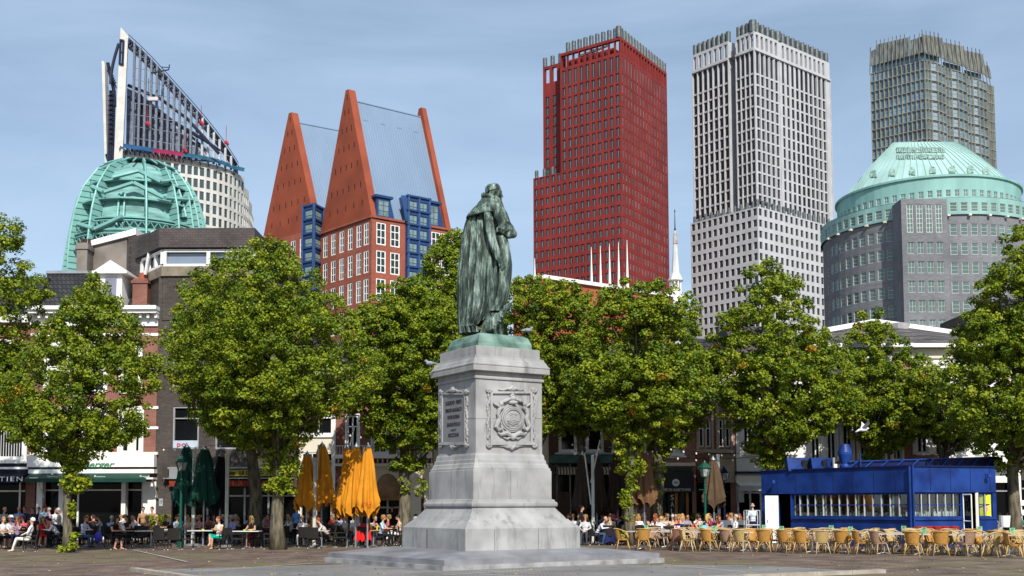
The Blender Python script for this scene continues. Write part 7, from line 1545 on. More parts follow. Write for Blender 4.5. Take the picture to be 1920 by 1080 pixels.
def wicker_terrace():
    random.seed(21)
    A=PZ(1172,1031,0); B=PZ(1912,1046,0); u=(B-A); Ln=u.length; u=u/Ln; n=Vector((-u.y,u.x,0)); rz0=math.degrees(math.atan2(u.y,u.x))
    names=('golden','dusty pink','pale straw','reddish brown'); rown=('front row','second row','third row','back row')
    offs=(0,1.5,2.45,3.85)
    seqf=[0,0,3,2,0,1,2,0,0,0,2,0,0,1,0,0,1,2,0,1,2,3]
    for r in range(4):
        k=0; s=.0 if r==0 else random.uniform(.1,.5)
        while s<Ln+(1.2 if r else .2):
            p=A+u*s+n*(offs[r]+random.uniform(-.38,.34)); 
            if r==3 and s<5.2: s+=.7; continue
            base=180 if r in(0,2) else 0
            rz=rz0+base+random.choice((0,0,-1,1,1,-1))*random.uniform(20,95)+random.uniform(-16,16)
            kd=seqf[k%22] if r==0 else random.choice((0,0,0,1,2,2))
            wicker_chair((p.x,p.y,0),rz,'%s wicker armchair, %s from the left in the %s by the blue pavilion'%(names[kd],ORD[min(k,24)],rown[r]),kd)
            k+=1; s+=random.uniform(.62,.86)+(random.random()<.15)*.55
    for r,o in enumerate((.72,3.05)):
        s=.5; k=0
        while s<Ln+.8:
            p=A+u*s+n*(o+random.uniform(-.06,.06)); t=table((p.x,p.y,0),'pale topped table, %s from the left in the %s before the blue pavilion'%(ORD[k],('nearer row','farther row')[r]),'rect' if random.random()<.5 else 'round',rz0,(.55,.50,.47),'pale tables among the wicker armchairs')
            if k%2==r and k<11:
                g=empty('menu_holder',(p.x+.1,p.y-.1,.75),'green menu card stand on the %s pale table of the %s'%(ORD[k],('nearer row','farther row')[r]),'menu stand','green menu stands on the pale tables',R(random.uniform(-40,40)))
                m=MB(); m.add([(-.09,-.03,0),(.09,-.03,0),(.09,0,.24),(-.09,0,.24),(-.09,.05,0),(.09,.05,0),(.09,.012,.24),(-.09,.012,.24)],[(0,1,2,3),(4,7,6,5),(0,3,7,4),(1,5,6,2),(3,2,6,7)]); m.build('card',mat('green_card',(.03,.30,.13),.4,var=.5,scale=8,col2=(.3,.5,.3)),g,world=False)
                m=MB(); m.box(-.11,.11,-.05,.07,-.002,.012); m.build('foot',METAL,g,world=False)
            k+=1; s+=random.uniform(1.25,1.5)
def pavilion():
    BL=mat('royal_blue_paint',(.009,.033,.175),.4,var=.3,scale=1.2,detail=8,col2=(.014,.048,.23)); BD=mat('dark_blue_paint',(.005,.010,.06),.5,var=.2,scale=2)
    z=3.36; K=PX(1707,876,46); Lf=PX(1427,886,52.5); Rt=PX(1866,872,47.6); K=Vector((K.x,K.y,0)); Lf=Vector((Lf.x,Lf.y,0)); Rt=Vector((Rt.x,Rt.y,0))
    root=empty('pavilion',(K.x,K.y+2,0),'royal blue cafe pavilion with a long row of small panes, ducts on its roof','building')
    def s_at(A,B,px):
        u=(B-A).normalized(); return min(((abs(proj(A+u*s+Vector((0,0,2)))[0]-px),s) for s in np.arange(-.5,(B-A).length+.5,.01)),key=lambda q:q[0])[1]
    zt,zb=2.27,1.26
    m=MB(); gl=[]
    a0,a1=s_at(Lf,K,1458),s_at(Lf,K,1482); w0,w1=s_at(Lf,K,1484),s_at(Lf,K,1701)
    uL,nL,LL=wall_sheet(m,Lf,K,0,z,[(a0,a1,0.02,2.3),(w0,w1,zb,zt)],.15)
    b0,b1=s_at(K,Rt,1714),s_at(K,Rt,1804); d0,d1=s_at(K,Rt,1808),s_at(K,Rt,1833); c0,c1=s_at(K,Rt,1836),s_at(K,Rt,1861)
    uR,nR,LR=wall_sheet(m,K,Rt,0,z,[(b0,b1,zb,zt),(d0,d1,.02,2.3),(c0,c1,zb,zt)],.15)
    dp=4.6; Lb=Lf+Vector((3.0,dp,0)); Rb=Rt+Vector((-.6,dp,0))
    for A,B in ((Rt,Rb),(Rb,Lb),(Lb,Lf)): m.quad((A.x,A.y,0),(B.x,B.y,0),(B.x,B.y,z),(A.x,A.y,z))
    m.build('wall',BL,root)
    m=MB(); m.add([(p.x,p.y,z-.03) for p in (Lf,K,Rt,Rb,Lb)],[(0,1,2,3,4)]); m.build('roof',mat('roof_felt',(.05,.05,.055),.9),root)
    def band(A,B,za,zb_,o,nm,mt=BL,e=0):
        u=(B-A).normalized(); n=Vector((u.y,-u.x,0))*o; A_=A-u*e; B_=B+u*e; m=MB(); m.prism([(A_.x,A_.y),(B_.x,B_.y),(B_.x+n.x,B_.y+n.y),(A_.x+n.x,A_.y+n.y)],za,zb_); return m.build(nm,mt,root)
    for A,B in ((Lf,K),(K,Rt)):
        band(A,B,z-.01,z+.05,.06,'roof_trim',BD); band(A,B,2.30,2.34,.05,'fascia_trim')
    band(Lf+uL*w0,K,1.16,1.22,.07,'sill'); band(K,K+uR*b1,1.16,1.22,.07,'sill'); band(K+uR*c0,Rt,1.16,1.22,.05,'sill')
    # panel joints on the fascia
    for A,u,L_ in ((Lf,uL,LL),(K,uR,LR)):
        m=MB(); n=Vector((u.y,-u.x,0))*.012; s=1.0
        while s<L_: p=A+u*s; m.prism([(p.x-.008,p.y),(p.x+.008,p.y),(p.x+.008+n.x,p.y+n.y),(p.x-.008+n.x,p.y+n.y)],2.36,z-.03); s+=1.05
        m.build('panel_joints',BD,root)
    m=MB(); 
    for o in (-.07,.07): m.tube([(K.x+o,K.y-.07,0),(K.x+o,K.y-.07,z)],.045,8)
    m.build('corner_post',BL,root)
    def win(A,u,s0,s1,nx,nz,nm='window'):
        n=Vector((u.y,-u.x,0)); n_=-n; rz=math.atan2(u.y,u.x); mid=A+u*(s0+s1)/2+n_*.05; w=s1-s0; h=zt-zb; r=MB()
        fr=MB(); fr.box(-w/2,w/2,0,.05,0,.05); fr.box(-w/2,w/2,0,.05,h-.05,h); fr.box(-w/2,-w/2+.045,0,.05,.05,h-.05); fr.box(w/2-.045,w/2,0,.05,.05,h-.05)
        wb=MB()
        for i in range(1,nx): x=-w/2+w*i/nx; wb.box(x-.018,x+.018,-.004,.048,.05,h-.05)
        for i in range(1,nz): fr.box(-w/2+.045,w/2-.045,.004,.046,h*i/nz-.02+.02,h*i/nz+.025+.02)
        f=link(nm,fr.mesh(nm,BL),root,mid+Vector((0,0,zb))-root.location,rz)
        link('glazing_bars',wb.mesh('glazing_bars',mat('pale_glazing_bar',(.45,.47,.5),.5)),f)
        g=MB(); g.box(-w/2+.02,w/2-.02,.052,.056,.02,h-.02); gm=MATS.get('clear_pane')
        if not gm:
            gm=bpy.data.materials.new('clear_pane'); gm.use_nodes=True; t=gm.node_tree; t.nodes.clear(); o=t.nodes.new('ShaderNodeOutputMaterial'); a=t.nodes.new('ShaderNodeBsdfTransparent'); b=t.nodes.new('ShaderNodeBsdfGlossy'); b.inputs['Roughness'].default_value=.03; x=t.nodes.new('ShaderNodeMixShader'); x.inputs[0].default_value=.10; a.inputs[0].default_value=(.85,.9,.88,1); t.links.new(a.outputs[0],x.inputs[1]); t.links.new(b.outputs[0],x.inputs[2]); t.links.new(x.outputs[0],o.inputs[0]); MATS['clear_pane']=gm
        link('pane',g.mesh('pane',gm),f)
        c=MB(); 
        for i in range(0,nx,4): x=-w/2+w*i/nx; c.box(x+.03,x+.10,.12,.14,.02,h-.02)
        link('curtain',c.mesh('curtain',WHITE),f); return f
    win(Lf,uL,w0,w1,14,2); win(K,uR,b0,b1,6,2); win(K,uR,c0,c1,2,2)
    # white door leaf standing open at the left, glass door at the right
    yd=(Lf+uL*s_at(Lf,K,1459)).y-.06; pL=PX(1434,940,yd); pR=PX(1459,940,yd); pL.z=pR.z=0; u=(pR-pL).normalized(); n=Vector((u.y,-u.x,0))*.05; m=MB(); N_=6
    pts=[(pL.x,pL.y),(pR.x,pR.y),(pR.x+n.x,pR.y+n.y),(pL.x+n.x,pL.y+n.y)]; m.prism(pts,.05,2.22); m.add([(pL.x,pL.y,2.22),(pR.x-u.x*.1,pR.y-u.y*.1,2.27),(pR.x-u.x*.1+n.x,pR.y-u.y*.1+n.y,2.27),(pL.x+n.x,pL.y+n.y,2.22)],[(0,1,2,3)]); dr=m.build('door',WHITE,root)
    m=MB(); h=pL+u*.09; m.box(h.x-.015,h.x+.015,h.y-.1,h.y-.05,1.0,1.12); m.build('handle',METAL,dr)
    q=K+uR*d0; m=MB(); 
    for s in (0,.46): p=q+Vector((-.05,-.02,0))+Vector((uR.y,-uR.x,0))*(s); m.tube([(p.x,p.y,.05),(p.x,p.y,2.2)],.028,6)
    p2=q+Vector((-.05,-.02,0))+Vector((uR.y,-uR.x,0))*.46; p1=q+Vector((-.05,-.02,0))
    for zz in (.06,1.1,2.2): m.tube([(p1.x,p1.y,zz),(p2.x,p2.y,zz)],.025,6)
    gd=m.build('glass_door',WHITE,root); m=MB(); m.quad((p1.x,p1.y,.08),(p2.x,p2.y,.08),(p2.x,p2.y,2.18),(p1.x,p1.y,2.18)); m.build('pane',MATS['clear_pane'],gd)
    m=MB(); p=K+uR*(d1-.06); m.box(p.x-.06,p.x+.06,p.y-.03,p.y+.04,0.02,2.29); m.build('door_jamb',CREAM,root)
    # interior
    m=MB(); a=Lf+Vector((.9,1.7,0)); b=K+Vector((-.2,1.6,0)); c=Rt+Vector((-.2,1.6,0)); m.quad((a.x,a.y,0),(b.x,b.y,0),(b.x,b.y,z-.1),(a.x,a.y,z-.1)); m.quad((b.x,b.y,0),(c.x,c.y,0),(c.x,c.y,z-.1),(b.x,b.y,z-.1)); m.build('inner_partition',mat('dark_interior',(.02,.018,.016),.8,var=.4,scale=2),root)
    m=MB(); e=Vector((.35,.35,0)); p,q=Lf+uL*w0+Vector((.3,.28,0)),K+Vector((-.15,.35,0)); m.prism([(p.x,p.y),(q.x,q.y),(q.x+.3,q.y+.3),(p.x+.3,p.y+.3)],0,1.2); q=K+Vector((.15,.30,0)); r_=K+uR*b1+Vector((0,.30,0)); m.prism([(q.x,q.y),(r_.x,r_.y),(r_.x,r_.y+.4),(q.x,q.y+.4)],0,1.2); m.build('counter',CREAM,root)
    random.seed(5); GM=mat('glassware',(.42,.46,.46),.15,var=.4,scale=20); WM=mat('white_crockery',(.7,.7,.68),.4)
    m1=MB(); m2=MB()
    for i in range(150):
        t=random.random(); p=(Lf+uL*w0).lerp(K,t)+Vector((.42,.42,0))+Vector((random.uniform(-.08,.08),random.uniform(-.08,.08),0)); h=random.uniform(.12,.30); (m1 if random.random()<.7 else m2).lathe([(.025,0),(.04,h*.5),(.035,h)],(p.x,p.y,1.2),7)
    for i in range(40):
        t=random.random(); p=K.lerp(K+uR*b1,t)+Vector((0.05,.45,0)); h=random.uniform(.12,.4); m2.lathe([(.05,0),(.06,h*.6),(.04,h)],(p.x,p.y,1.2),8)
    T(m1.build('glasses',GM,root),kind='stuff'); T(m2.build('crockery',WM,root),kind='stuff')
    m=MB(); p=K+uR*(c0+c1)/2+Vector((0,.14,0)); m.box(p.x-.22,p.x+.26,p.y,p.y+.03,1.28,2.2); m.build('poster',mat('yellow_poster',(.75,.72,.02),.5,var=.1,scale=3,emit=0),root)
    m=MB(); m.lathe([(.0,-.005),(.11,-.005),(.11,.005),(0,.005)],(0,0,0),16); M=Matrix.Translation((p.x+.03,p.y-.01,1.6))@Matrix.Rotation(math.pi/2,4,'X'); m.v=[tuple(M@Vector(v)) for v in m.v]; m.build('poster_disc',mat('pink_print',(.7,.25,.4),.5),root)
    for x,A,B,y in ((1457,Lf,K,903),(1849,K,Rt,892)):
        s=s_at(A,B,x); u=(B-A).normalized(); n=Vector((u.y,-u.x,0)); p=A+u*s; zz=PX(x,y,p.y).z; m=MB(); m.tube([(p.x,p.y,zz+.05),(p.x+n.x*.22,p.y+n.y*.22,zz+.05)],.02,5); m.lathe([(.03,.08),(.09,.0),(.10,-.08),(.06,-.09)],(p.x+n.x*.22,p.y+n.y*.22,zz),10); m.build('wall_lamp',BL,root)
    # things on the roof
    def duct(x0,x1,y0,y1,Yd,nm='vent_duct'):
        A=PX(x0,y1,Yd);B=PX(x1,y0,Yd); m=MB(); w=B.x-A.x; hgt=B.z-A.z+.02; zz=z-.03
        m.add([(A.x,Yd,zz),(A.x+w*.55,Yd-.25,zz),(A.x+w,Yd-.1,B.z),(A.x-w*.05,Yd+.15,B.z),(A.x,Yd+.7,zz),(A.x+w*.6,Yd+.6,zz),(A.x+w*1.02,Yd+.6,B.z),(A.x,Yd+.7,B.z)],[(0,1,2,3),(4,7,6,5),(3,2,6,7),(1,5,6,2),(0,3,7,4)])
        m.box(A.x+w*.6,A.x+w*.95,Yd-.20,Yd-.10,zz+.05,zz+(B.z-zz)*.8,1); m.build(nm,[BL,BLACK],root)
    duct(1479,1518,858,882,51.0); duct(1524,1551,858,880,50.3); duct(1552,1562,860,878,50.0)
    c=PX(1585,877,49.8); m=MB(); f=lambda p:p/ (FPX/49.8); zz=lambda y: PX(1585,y,49.8).z
    m.lathe([(f(10),z-.05),(f(10),zz(874)),(f(8),zz(870)),(f(13),zz(852)),(f(13),zz(850)),(f(13),zz(848)),(f(8),zz(833)),(f(7),zz(833))],(c.x,49.8,0),20); m.build('exhaust_cowl',BL,root,smooth=False)
    for x,y0,mt,r in ((1613,852,BL,.035),(1563,858,mat('steel_cap',(.4,.4,.4),.3,.7),.06),(1566,870,WHITE,.09)): p=PX(x,y0,49.5); m=MB(); m.tube([(p.x,49.5,z-.05),(p.x,49.5,p.z)],r,8); m.build('roof_pipe',mt,root)
    m=MB(); A=PX(1590,874,49.6); B=PX(1872,858,50.6); z0=z+.0; zl=PX(1600,866,49.6).z; zr=PX(1872,857,50.6).z
    m.add([(A.x,49.6,z0),(B.x,50.6,z0),(B.x,50.6,zr),(A.x,49.6,zl),(A.x,49.7,z0),(B.x,50.7,z0),(B.x,50.7,zr),(A.x,49.7,zl)],[(0,1,2,3),(4,7,6,5),(3,2,6,7)]); m.box(B.x-.1,B.x+.02,50.2,50.6,z0,zr-.02)
    scn=m.build('roof_screen',BD,root); m=MB()
    for i in range(10):
        x=A.x+(B.x-A.x)*(i+.4)/10; Yv=49.6+(i+.4)/10; zz_=zl+(zr-zl)*(i+.4)/10; m.tube([(x-.35,Yv-.25,z0+.02),(x+.15,Yv-.06,zz_)],.035,5)
    m.tube([(A.x,49.55,zl),(B.x,50.55,zr)],.035,5); m.build('screen_struts',BL,scn)
def lamp(x,D,ytop,label,mtc,glassx=None):
    G=mat('lamp_paint_'+mtc,{'green':(.01,.09,.06),'dark':(.012,.014,.018),'navy':(.01,.016,.05)}[mtc],.4,.2); p=PX(x,ytop,D); H=p.z; r=empty('street_lamp',(p.x,D,0),label,'street lamp','old lanterns on the square')
    m=MB(); m.lathe([(.16,0),(.16,.25),(.11,.35),(.11,.75),(.075,.85),(.06,1.1),(.05,H-1.2),(.07,H-1.15),(.04,H-1.1),(.035,H-.78),(.10,H-.74)],(p.x,D,0),12); m.tube([(p.x-.28,D,H-1.35),(p.x+.28,D,H-1.35)],.018,5); m.ell((p.x,D,H-1.55),(.08,.08,.06),8,6); m.build('post',G,r,smooth=False)
    m=MB(); m.lathe([(.30,H-.36),(.33,H-.33),(.12,H-.12),(.05,H-.06),(.03,H),(.0,H+.03)],(p.x,D,0),6); 
    for i in range(6): a=math.pi/3*i; m.tube([(p.x+.27*math.cos(a),D+.27*math.sin(a),H-.35),(p.x+.15*math.cos(a),D+.15*math.sin(a),H-.75)],.014,4)
    m.lathe([(.17,H-.77),(.17,H-.73)],(p.x,D,0),6); ln=m.build('lantern',G,r)
    m=MB(); m.lathe([(.15,H-.72),(.255,H-.36)],(p.x,D,0),6); m.build('lantern_glass',mat('pale_lantern_glass',(.30,.32,.32),.15,var=.3,scale=5),ln)
def parasol(x,D,ytop,ybot,wpx,label,col,pole=True,group='closed parasols on the terraces',lean=0,txt=None,seed=0,split=False,logo=False):
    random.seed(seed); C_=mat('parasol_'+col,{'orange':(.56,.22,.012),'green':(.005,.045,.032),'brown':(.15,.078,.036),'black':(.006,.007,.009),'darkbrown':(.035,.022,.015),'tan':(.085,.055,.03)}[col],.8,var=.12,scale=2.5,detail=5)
    s=FPX/D; top=PX(x,ytop,D); bot=PX(x,ybot,D); zt,zb=top.z,bot.z; H=zt-zb; Rb=wpx/2/s; r=empty('closed_parasol',(top.x,D,0),label,'parasol',group)
    n=84; k=22; m=MB(); vs=[]; np_=random.choice((8,9)); p0=random.uniform(0,6)
    for i in range(k+1):
        t=i/k
        for j in range(n):
            th=2*math.pi*j/n; rag=.10*abs(math.sin(th*np_/2+p0))+.05*math.sin(th*3+p0); z=zt-(H*(1-rag*(1 if t>.85 else t)) )*t
            R_=Rb*(.22+.78*t**.75)*(1-.10*(t>.93)); pl=1+(.44*abs(math.sin(th*np_/2+p0+.25*math.sin(t*4)))-.24+.06*math.sin(th*np_*1.5+t*3))*(.4+.6*t)
            sag=.05*math.sin(t*7+th*2)*Rb
            vs.append((top.x+lean*t+(R_*pl+sag)*math.cos(th),D+(R_*pl+sag)*math.sin(th)*.9,z))
    m.add(vs,[(i*n+j,i*n+(j+1)%n,(i+1)*n+(j+1)%n,(i+1)*n+j) for i in range(k) for j in range(n)]+[tuple(range(n))]); m.build('canopy',C_,r,smooth=True)
    m=MB(); m.lathe([(Rb*.26,-.04),(Rb*.22,.04),(Rb*.05,.14),(.02,.2)],(top.x,D,zt),12); m.build('cap',METAL,r,smooth=True)
    m=MB(); m.tube([(top.x+lean,D,0),(top.x+lean*.5,D,zt)],.04,8); m.build('pole',METAL,r)
    if txt: text(txt,(top.x+lean*.7+.02,D-Rb*.98-.02,zb+.55),.42,.17,mat('red_print',(.5,.06,.02),.6),r)
    if logo: text(logo,(top.x,D-Rb*1.0,zb+.62),.30,.16,MATS['white_lettering'],r)
    return r
def mast(x,D,ytop,label,col=None,arms=()):
    p=PX(x,ytop,D); r=empty('parasol_mast',(p.x,D,0),label,'mast','pale masts carrying the parasols'); mt=col or mat('pale_mast',(.52,.53,.49),.5,.1)
    m=MB(); m.box(p.x-.07,p.x+.07,D-.07,D+.07,.05,p.z); m.build('post',mt,r); m=MB(); m.lathe([(.4,0),(.4,.06),(.1,.1)],(p.x,D,0),10); m.build('base',METAL,r)
    for (x0,y0,x1,y1) in arms: m=MB(); m.tube([PX(x0,y0,D-.1),PX(x1,y1,D-.1)],.035,6); m.build('arm',mt,r)
def street():
    mat('white_lettering',(.8,.8,.8),.5)
    lamp(341,50.5,852,'green lantern post before the green parasols','green'); lamp(678,54,868,'dark lantern post between the two groups of orange parasols','dark'); lamp(1321,52.5,864,'green lantern post left of the tan parasol','green'); lamp(1357,57,874,'navy blue lantern post at the right of the tan parasol','navy')
    g='closed green parasols before the dark brown block'
    parasol(350,52.5,838,952,46,'closed dark green parasol, left one by the green lantern','green',group=g,seed=1,logo='★'if False else None); parasol(384,52,842,950,52,'closed dark green parasol, right one of the pair by the green lantern','green',group=g,seed=2)
    parasol(414,53,855,962,36,'closed black parasol left of the pale double mast','black',group=g,seed=3); mast(365,52.2,838,'pale slim mast between the two green parasols',arms=((366,838,361,885),))
    mast(427,51,849,'pale double mast right of the black parasol',arms=((424,850,424,962),))
    g='closed orange parasols'
    parasol(576,50.5,853,958,44,'closed orange parasol in shade, leftmost of the orange ones','orange',group=g,seed=4); parasol(604,50.8,836,958,50,'closed orange parasol just right of the pale mast, in shade','orange',group=g,seed=5); mast(591,50.3,858,'pale mast between the two left orange parasols',arms=((583,851,590,880),(597,834,594,900)))
    parasol(652,49.6,840,972,38,'closed orange parasol, left one of the bright trio','orange',group=g,seed=6); parasol(668,49,838,968,46,'closed orange parasol, middle one of the bright trio','orange',group=g,seed=7); parasol(690,48.4,838,968,42,'closed orange parasol with red letters, rightmost of the bright trio','orange',group=g,seed=8,txt='PACO')
    mast(672,49.8,800,'tall pale mast behind the bright orange parasols',arms=((683,838,676,890),(656,836,664,800)))
    g='closed brown parasols right of the monument'
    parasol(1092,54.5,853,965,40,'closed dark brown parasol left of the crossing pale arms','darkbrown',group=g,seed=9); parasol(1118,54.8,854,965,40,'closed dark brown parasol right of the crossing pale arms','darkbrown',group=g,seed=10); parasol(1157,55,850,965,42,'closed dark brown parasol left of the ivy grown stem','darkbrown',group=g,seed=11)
    mast(1111,53.8,853,'pale mast with crossing arms between the dark brown parasols',arms=((1096,850,1108,946),(1125,825,1108,905)))
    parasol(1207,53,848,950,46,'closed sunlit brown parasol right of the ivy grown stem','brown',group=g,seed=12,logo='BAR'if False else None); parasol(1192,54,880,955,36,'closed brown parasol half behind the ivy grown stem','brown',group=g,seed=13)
    parasol(1337,54.5,862,952,44,'closed tan parasol between the green and the navy lantern posts','tan',group=g,seed=14)
    mast(1346,55.2,852,'grey mast at the right of the tan parasol',METAL)
    # waiter's trolley, bucket and grey windscreens
    p=PX(1410,980,50); r=empty('metal_trolley',(p.x,50,0),'grey tubular trolley left of the white door of the pavilion','trolley'); m=MB()
    for sx in (-.3,.3):
        for sy in (-.25,.25): m.tube([(sx,sy,0),(sx,sy,1.55)],.02,6)
    for zz in (.3,.9,1.55): m.tube([(-.3,-.25,zz),(.3,-.25,zz),(.3,.25,zz),(-.3,.25,zz),(-.3,-.25,zz)],.018,5)
    m.build('frame',ALU,r,world=False); m=MB(); m.box(-.28,.28,-.23,.23,.91,.94); m.build('shelf',ALU,r,world=False)
    m=MB(); m.lathe([(.17,0),(.21,.42),(.215,.44)],PX(1884,981,43),14); b=PX(1884,985,43); m.v=[(v[0],v[1],v[2]-.15) for v in m.v]; T(m.build('bucket',WHITE,None),'white bucket standing on a table at the right corner of the pavilion','bucket')
    GP=mat('grey_screen',(.10,.11,.12),.5,var=.2)
    for i,(x0,x1) in enumerate(((1336,1372),(1374,1404))):
        a=PX(x0,990,51.5);b=PX(x1,990,51.5); r=empty('wind_screen',((a.x+b.x)/2,51.5,0),'grey terrace windscreen, %s one left of the pavilion'%('left','right')[i],'screen','grey terrace windscreens'); m=MB(); m.box(a.x,b.x,51.48,51.52,.15,1.1); m.build('panel',GP,r); m=MB(); m.tube([(a.x,51.5,0),(a.x,51.5,1.2)],.025,6); m.tube([(b.x,51.5,0),(b.x,51.5,1.2)],.025,6); m.build('posts',ALU,r)
    # red stools along the pavilion and planters
    RS=mat('red_leather',(.28,.02,.015),.4,var=.2)
    K=PX(1707,876,46); 
    for i,x in enumerate((1724,1740,1757,1772,1789)):
        p=PX(x,990,45.2); r=empty('red_stool',(p.x,45.2,0),'dark red bar stool, %s of five below the pavilion windows'%(ORD[i]),'stool','dark red stools along the pavilion'); m=MB(); m.lathe([(.16,.70),(.19,.74),(.19,.90),(.15,.93)],(0,0,0),14); m.build('seat',RS,r,world=False); m=MB(); m.tube([(0,0,0.02),(0,0,.7)],.03,7); m.lathe([(.2,0),(.2,.03)],(0,0,0),12); m.build('leg',METAL,r,world=False)
    PL=mat('planter_zinc',(.12,.12,.12),.5); 
    random.seed(3)
    for i,(x,D,l) in enumerate(((285,57.5,'leafy planter before the white cafe pier'),(303,57.5,'leafy planter between the white cafe and the brown block'),(1310,57,'leafy planter by the green lantern right of the black shop'))):
        p=PX(x,970,D); r=empty('planter',(p.x,D,0),l,'planter','leafy planters by the house fronts'); m=MB(); m.lathe([(.25,0),(.32,.55),(.34,.56),(.3,.56)],(0,0,0),14); m.build('pot',PL,r,world=False)
        cs=[(random.uniform(-.35,.35),random.uniform(-.3,.3),random.uniform(.6,1.35)) for _ in range(26)]; link('foliage',leaf_mesh(cs,[.16]*26,24,'foliage',.11),r)
def crowd():
    W=(.72,.72,.72); LB=(.40,.52,.68); NV=(.012,.018,.05); BK=(.012,.012,.014); GY=(.30,.31,.33); JE=(.05,.09,.17); RD=(.55,.02,.03); CR=(.62,.54,.42); TN=(.38,.22,.12); PK=(.62,.22,.24); TL=(.0,.34,.25); PU=(.42,.25,.42); BR=(.09,.04,.02); BE=(.50,.40,.28)
    hB=(.035,.018,.010); hD=(.012,.009,.008); hY=(.48,.30,.10); hR=(.22,.05,.015); hG=(.40,.39,.38); hW=(.7,.69,.66); hL=(.30,.17,.06)
    n=[0]
    def sit(x,yf,pose,rz,top,low,hair,hc,label,chair=True,clabel=None,**k):
        p=person(x,yf,pose,rz,top,low,hair,hc,label,**k)
        if chair:
            n[0]+=1; f=Matrix.Rotation(R(rz),4,'Z')@Vector((0,.06,0)); black_chair(p.location+f,rz,clabel or ('black wicker chair carrying the '+label.replace('seated ','').replace('standing ','')))
        return p
    # ---- left terrace, front line
    sit(2,1029,'sit_table',60,W,BK,'short',hL,'seated man in white shirt and dark trousers, cut off by the left edge',bare=True,longsleeve=False)
    sit(54,1034,'sit_back',-78,(.75,.74,.70),(.66,.62,.55),'short',hW,'seated white haired person all in white, feet stretched left, in the front line',shoe=(.5,.42,.33))
    sit(20,1024,'sit_table',12,(.55,.60,.66),BK,'hat',hB,'seated man in a pale straw hat, near the left edge',hat=(.70,.66,.56),longsleeve=False)
    sit(33,1025,'sit_chin',5,(.30,.22,.42),NV,'long',hR,'seated red haired woman in flowery top, right of the straw hat',sleeve=False,glasses=True)
    sit(45,1024,'sit_table',-20,(.6,.10,.14),BK,'curly',hR,'seated woman with bushy auburn hair in red and pink top',longsleeve=False)
    sit(77,1026,'sit_chin',35,RD,BK,'long',hR,'seated woman with long auburn hair in strapless red dress',sleeve=False,dress=True,bare=True)
    sit(108,1026,'sit_lean',-65,W,BK,'short',hD,'seated dark haired man in dark waistcoat over white shirt, leaning left',glasses=True)
    sit(92,1022,'sit_back',150,(.5,.10,.12),NV,'short',hB,'seated person with a red and white jacket over the chair, seen from behind')
    sit(67,1014,'sit_table',30,(.02,.05,.25),NV,'short',hB,'seated man in dark blue shirt, in the second line left of the thin stem')
    sit(55,1013,'sit_table',-30,TN,BR,'curly',hL,'seated woman with bushy light brown hair, in the second line at the left')
    for (x,D,rz,top,hair,hc,l,sc) in ((8,55,60,(.35,.38,.40),'short',hY,'standing fair haired man in grey shirt at the far left, by the navy awning',1.0),(36,54,20,(.18,.34,.62),None,hB,'standing bald man in bright blue shirt, left of the dark suits',1.02),(47,56,0,NV,'short',hB,'standing man in dark suit, left one of two behind the blue shirt',1.02),(62,55.5,-10,(.03,.03,.04),'short',hB,'standing man in dark suit facing the camera, before the white pier',1.0),(73,57,20,BK,'short',hD,'standing man in black at the back of the left group',1.0),(83,53.5,160,(.50,.60,.72),'short',hR,'tall standing man in pale blue shirt, tallest of the left group',1.07),(94,53.5,-60,(.48,.33,.50),'short',hG,'standing grey haired man in lilac shirt',1.0),(104,54.5,40,W,'short',hB,'standing man in white shirt right of the lilac shirt',.99),(112,53.5,-80,(.60,.50,.48),'short',hG,'standing grey haired man in beige shirt, against the white post',.98)):
        person(x,0,'stand_talk' if rz!=160 else 'stand_idle',rz,top,(.03,.03,.04),hair,hc,l,D=D,sc=sc,longsleeve=True)
    sit(155,1027,'sit_table',75,(.60,.60,.72),JE,'short',hR,'seated man in white shirt and jeans facing right, first right of the thin stem')
    sit(166,1022,'sit_table',-40,BK,BK,'short',hY,'seated fair haired child in black, facing the white shirted man')
    sit(189,1020,'sit_table',-85,(.36,.40,.38),NV,'short',hB,'seated man in grey green polo facing left',longsleeve=False)
    sit(212,1030,'sit_chin',55,BK,BK,'long',hB,'seated woman with long brown hair in black dress, bare legs, in the front line',sleeve=False,dress=True,bare=True,shoe=None)
    sit(219,1019,'sit_table',20,W,BK,'short',hB,'seated man with glasses in white, behind the woman in black dress',glasses=True)
    sit(240,1022,'sit_table',-25,BK,BK,'short',hB,'seated tanned person in black vest, left of the bald man',sleeve=False)
    sit(252,1021,'sit_chin',-20,(.68,.70,.78),NV,None,hB,'seated bald man in white shirt with his hand at his face')
    sit(281,1020,'sit_chin',-40,TN,BR,'bun',hY,'seated blonde woman in tan top resting her cheek on her hand',sleeve=False)
    person(269,0,'stand_idle',10,TN,BR,'short',hB,'standing tanned person in brown before the white cafe pier',D=57.8); person(286,0,'stand_idle',-20,(.35,.2,.12),BR,'short',hB,'standing person in light brown left of the house number plate',D=58)
    sit(313,1019,'sit_table',-40,BK,BK,'short',hR,'seated red haired person in black shirt, left of the green lantern',longsleeve=False)
    sit(329,1019,'sit_table',60,(.42,.48,.50),GY,'short',hB,'seated person in grey shirt, just left of the green lantern post')
    sit(354,1020,'sit_table',-30,BE,NV,'long',hY,'seated blonde woman in cream top, right of the green lantern post',sleeve=False)
    sit(364,1018,'sit_table',40,CR,NV,'long',hR,'seated woman with long auburn hair in cream cardigan')
    sit(377,1020,'sit_table',-50,PK,BK,'bun',hY,'seated blonde woman in pink top facing left',sleeve=False)
    sit(410,1030,'sit_cross',-35,(.66,.60,.48),TL,'short',hR,'seated short haired woman reading, cream top and teal skirt, in the front line',sleeve=False,bare=True,shoe=(.5,.35,.25))
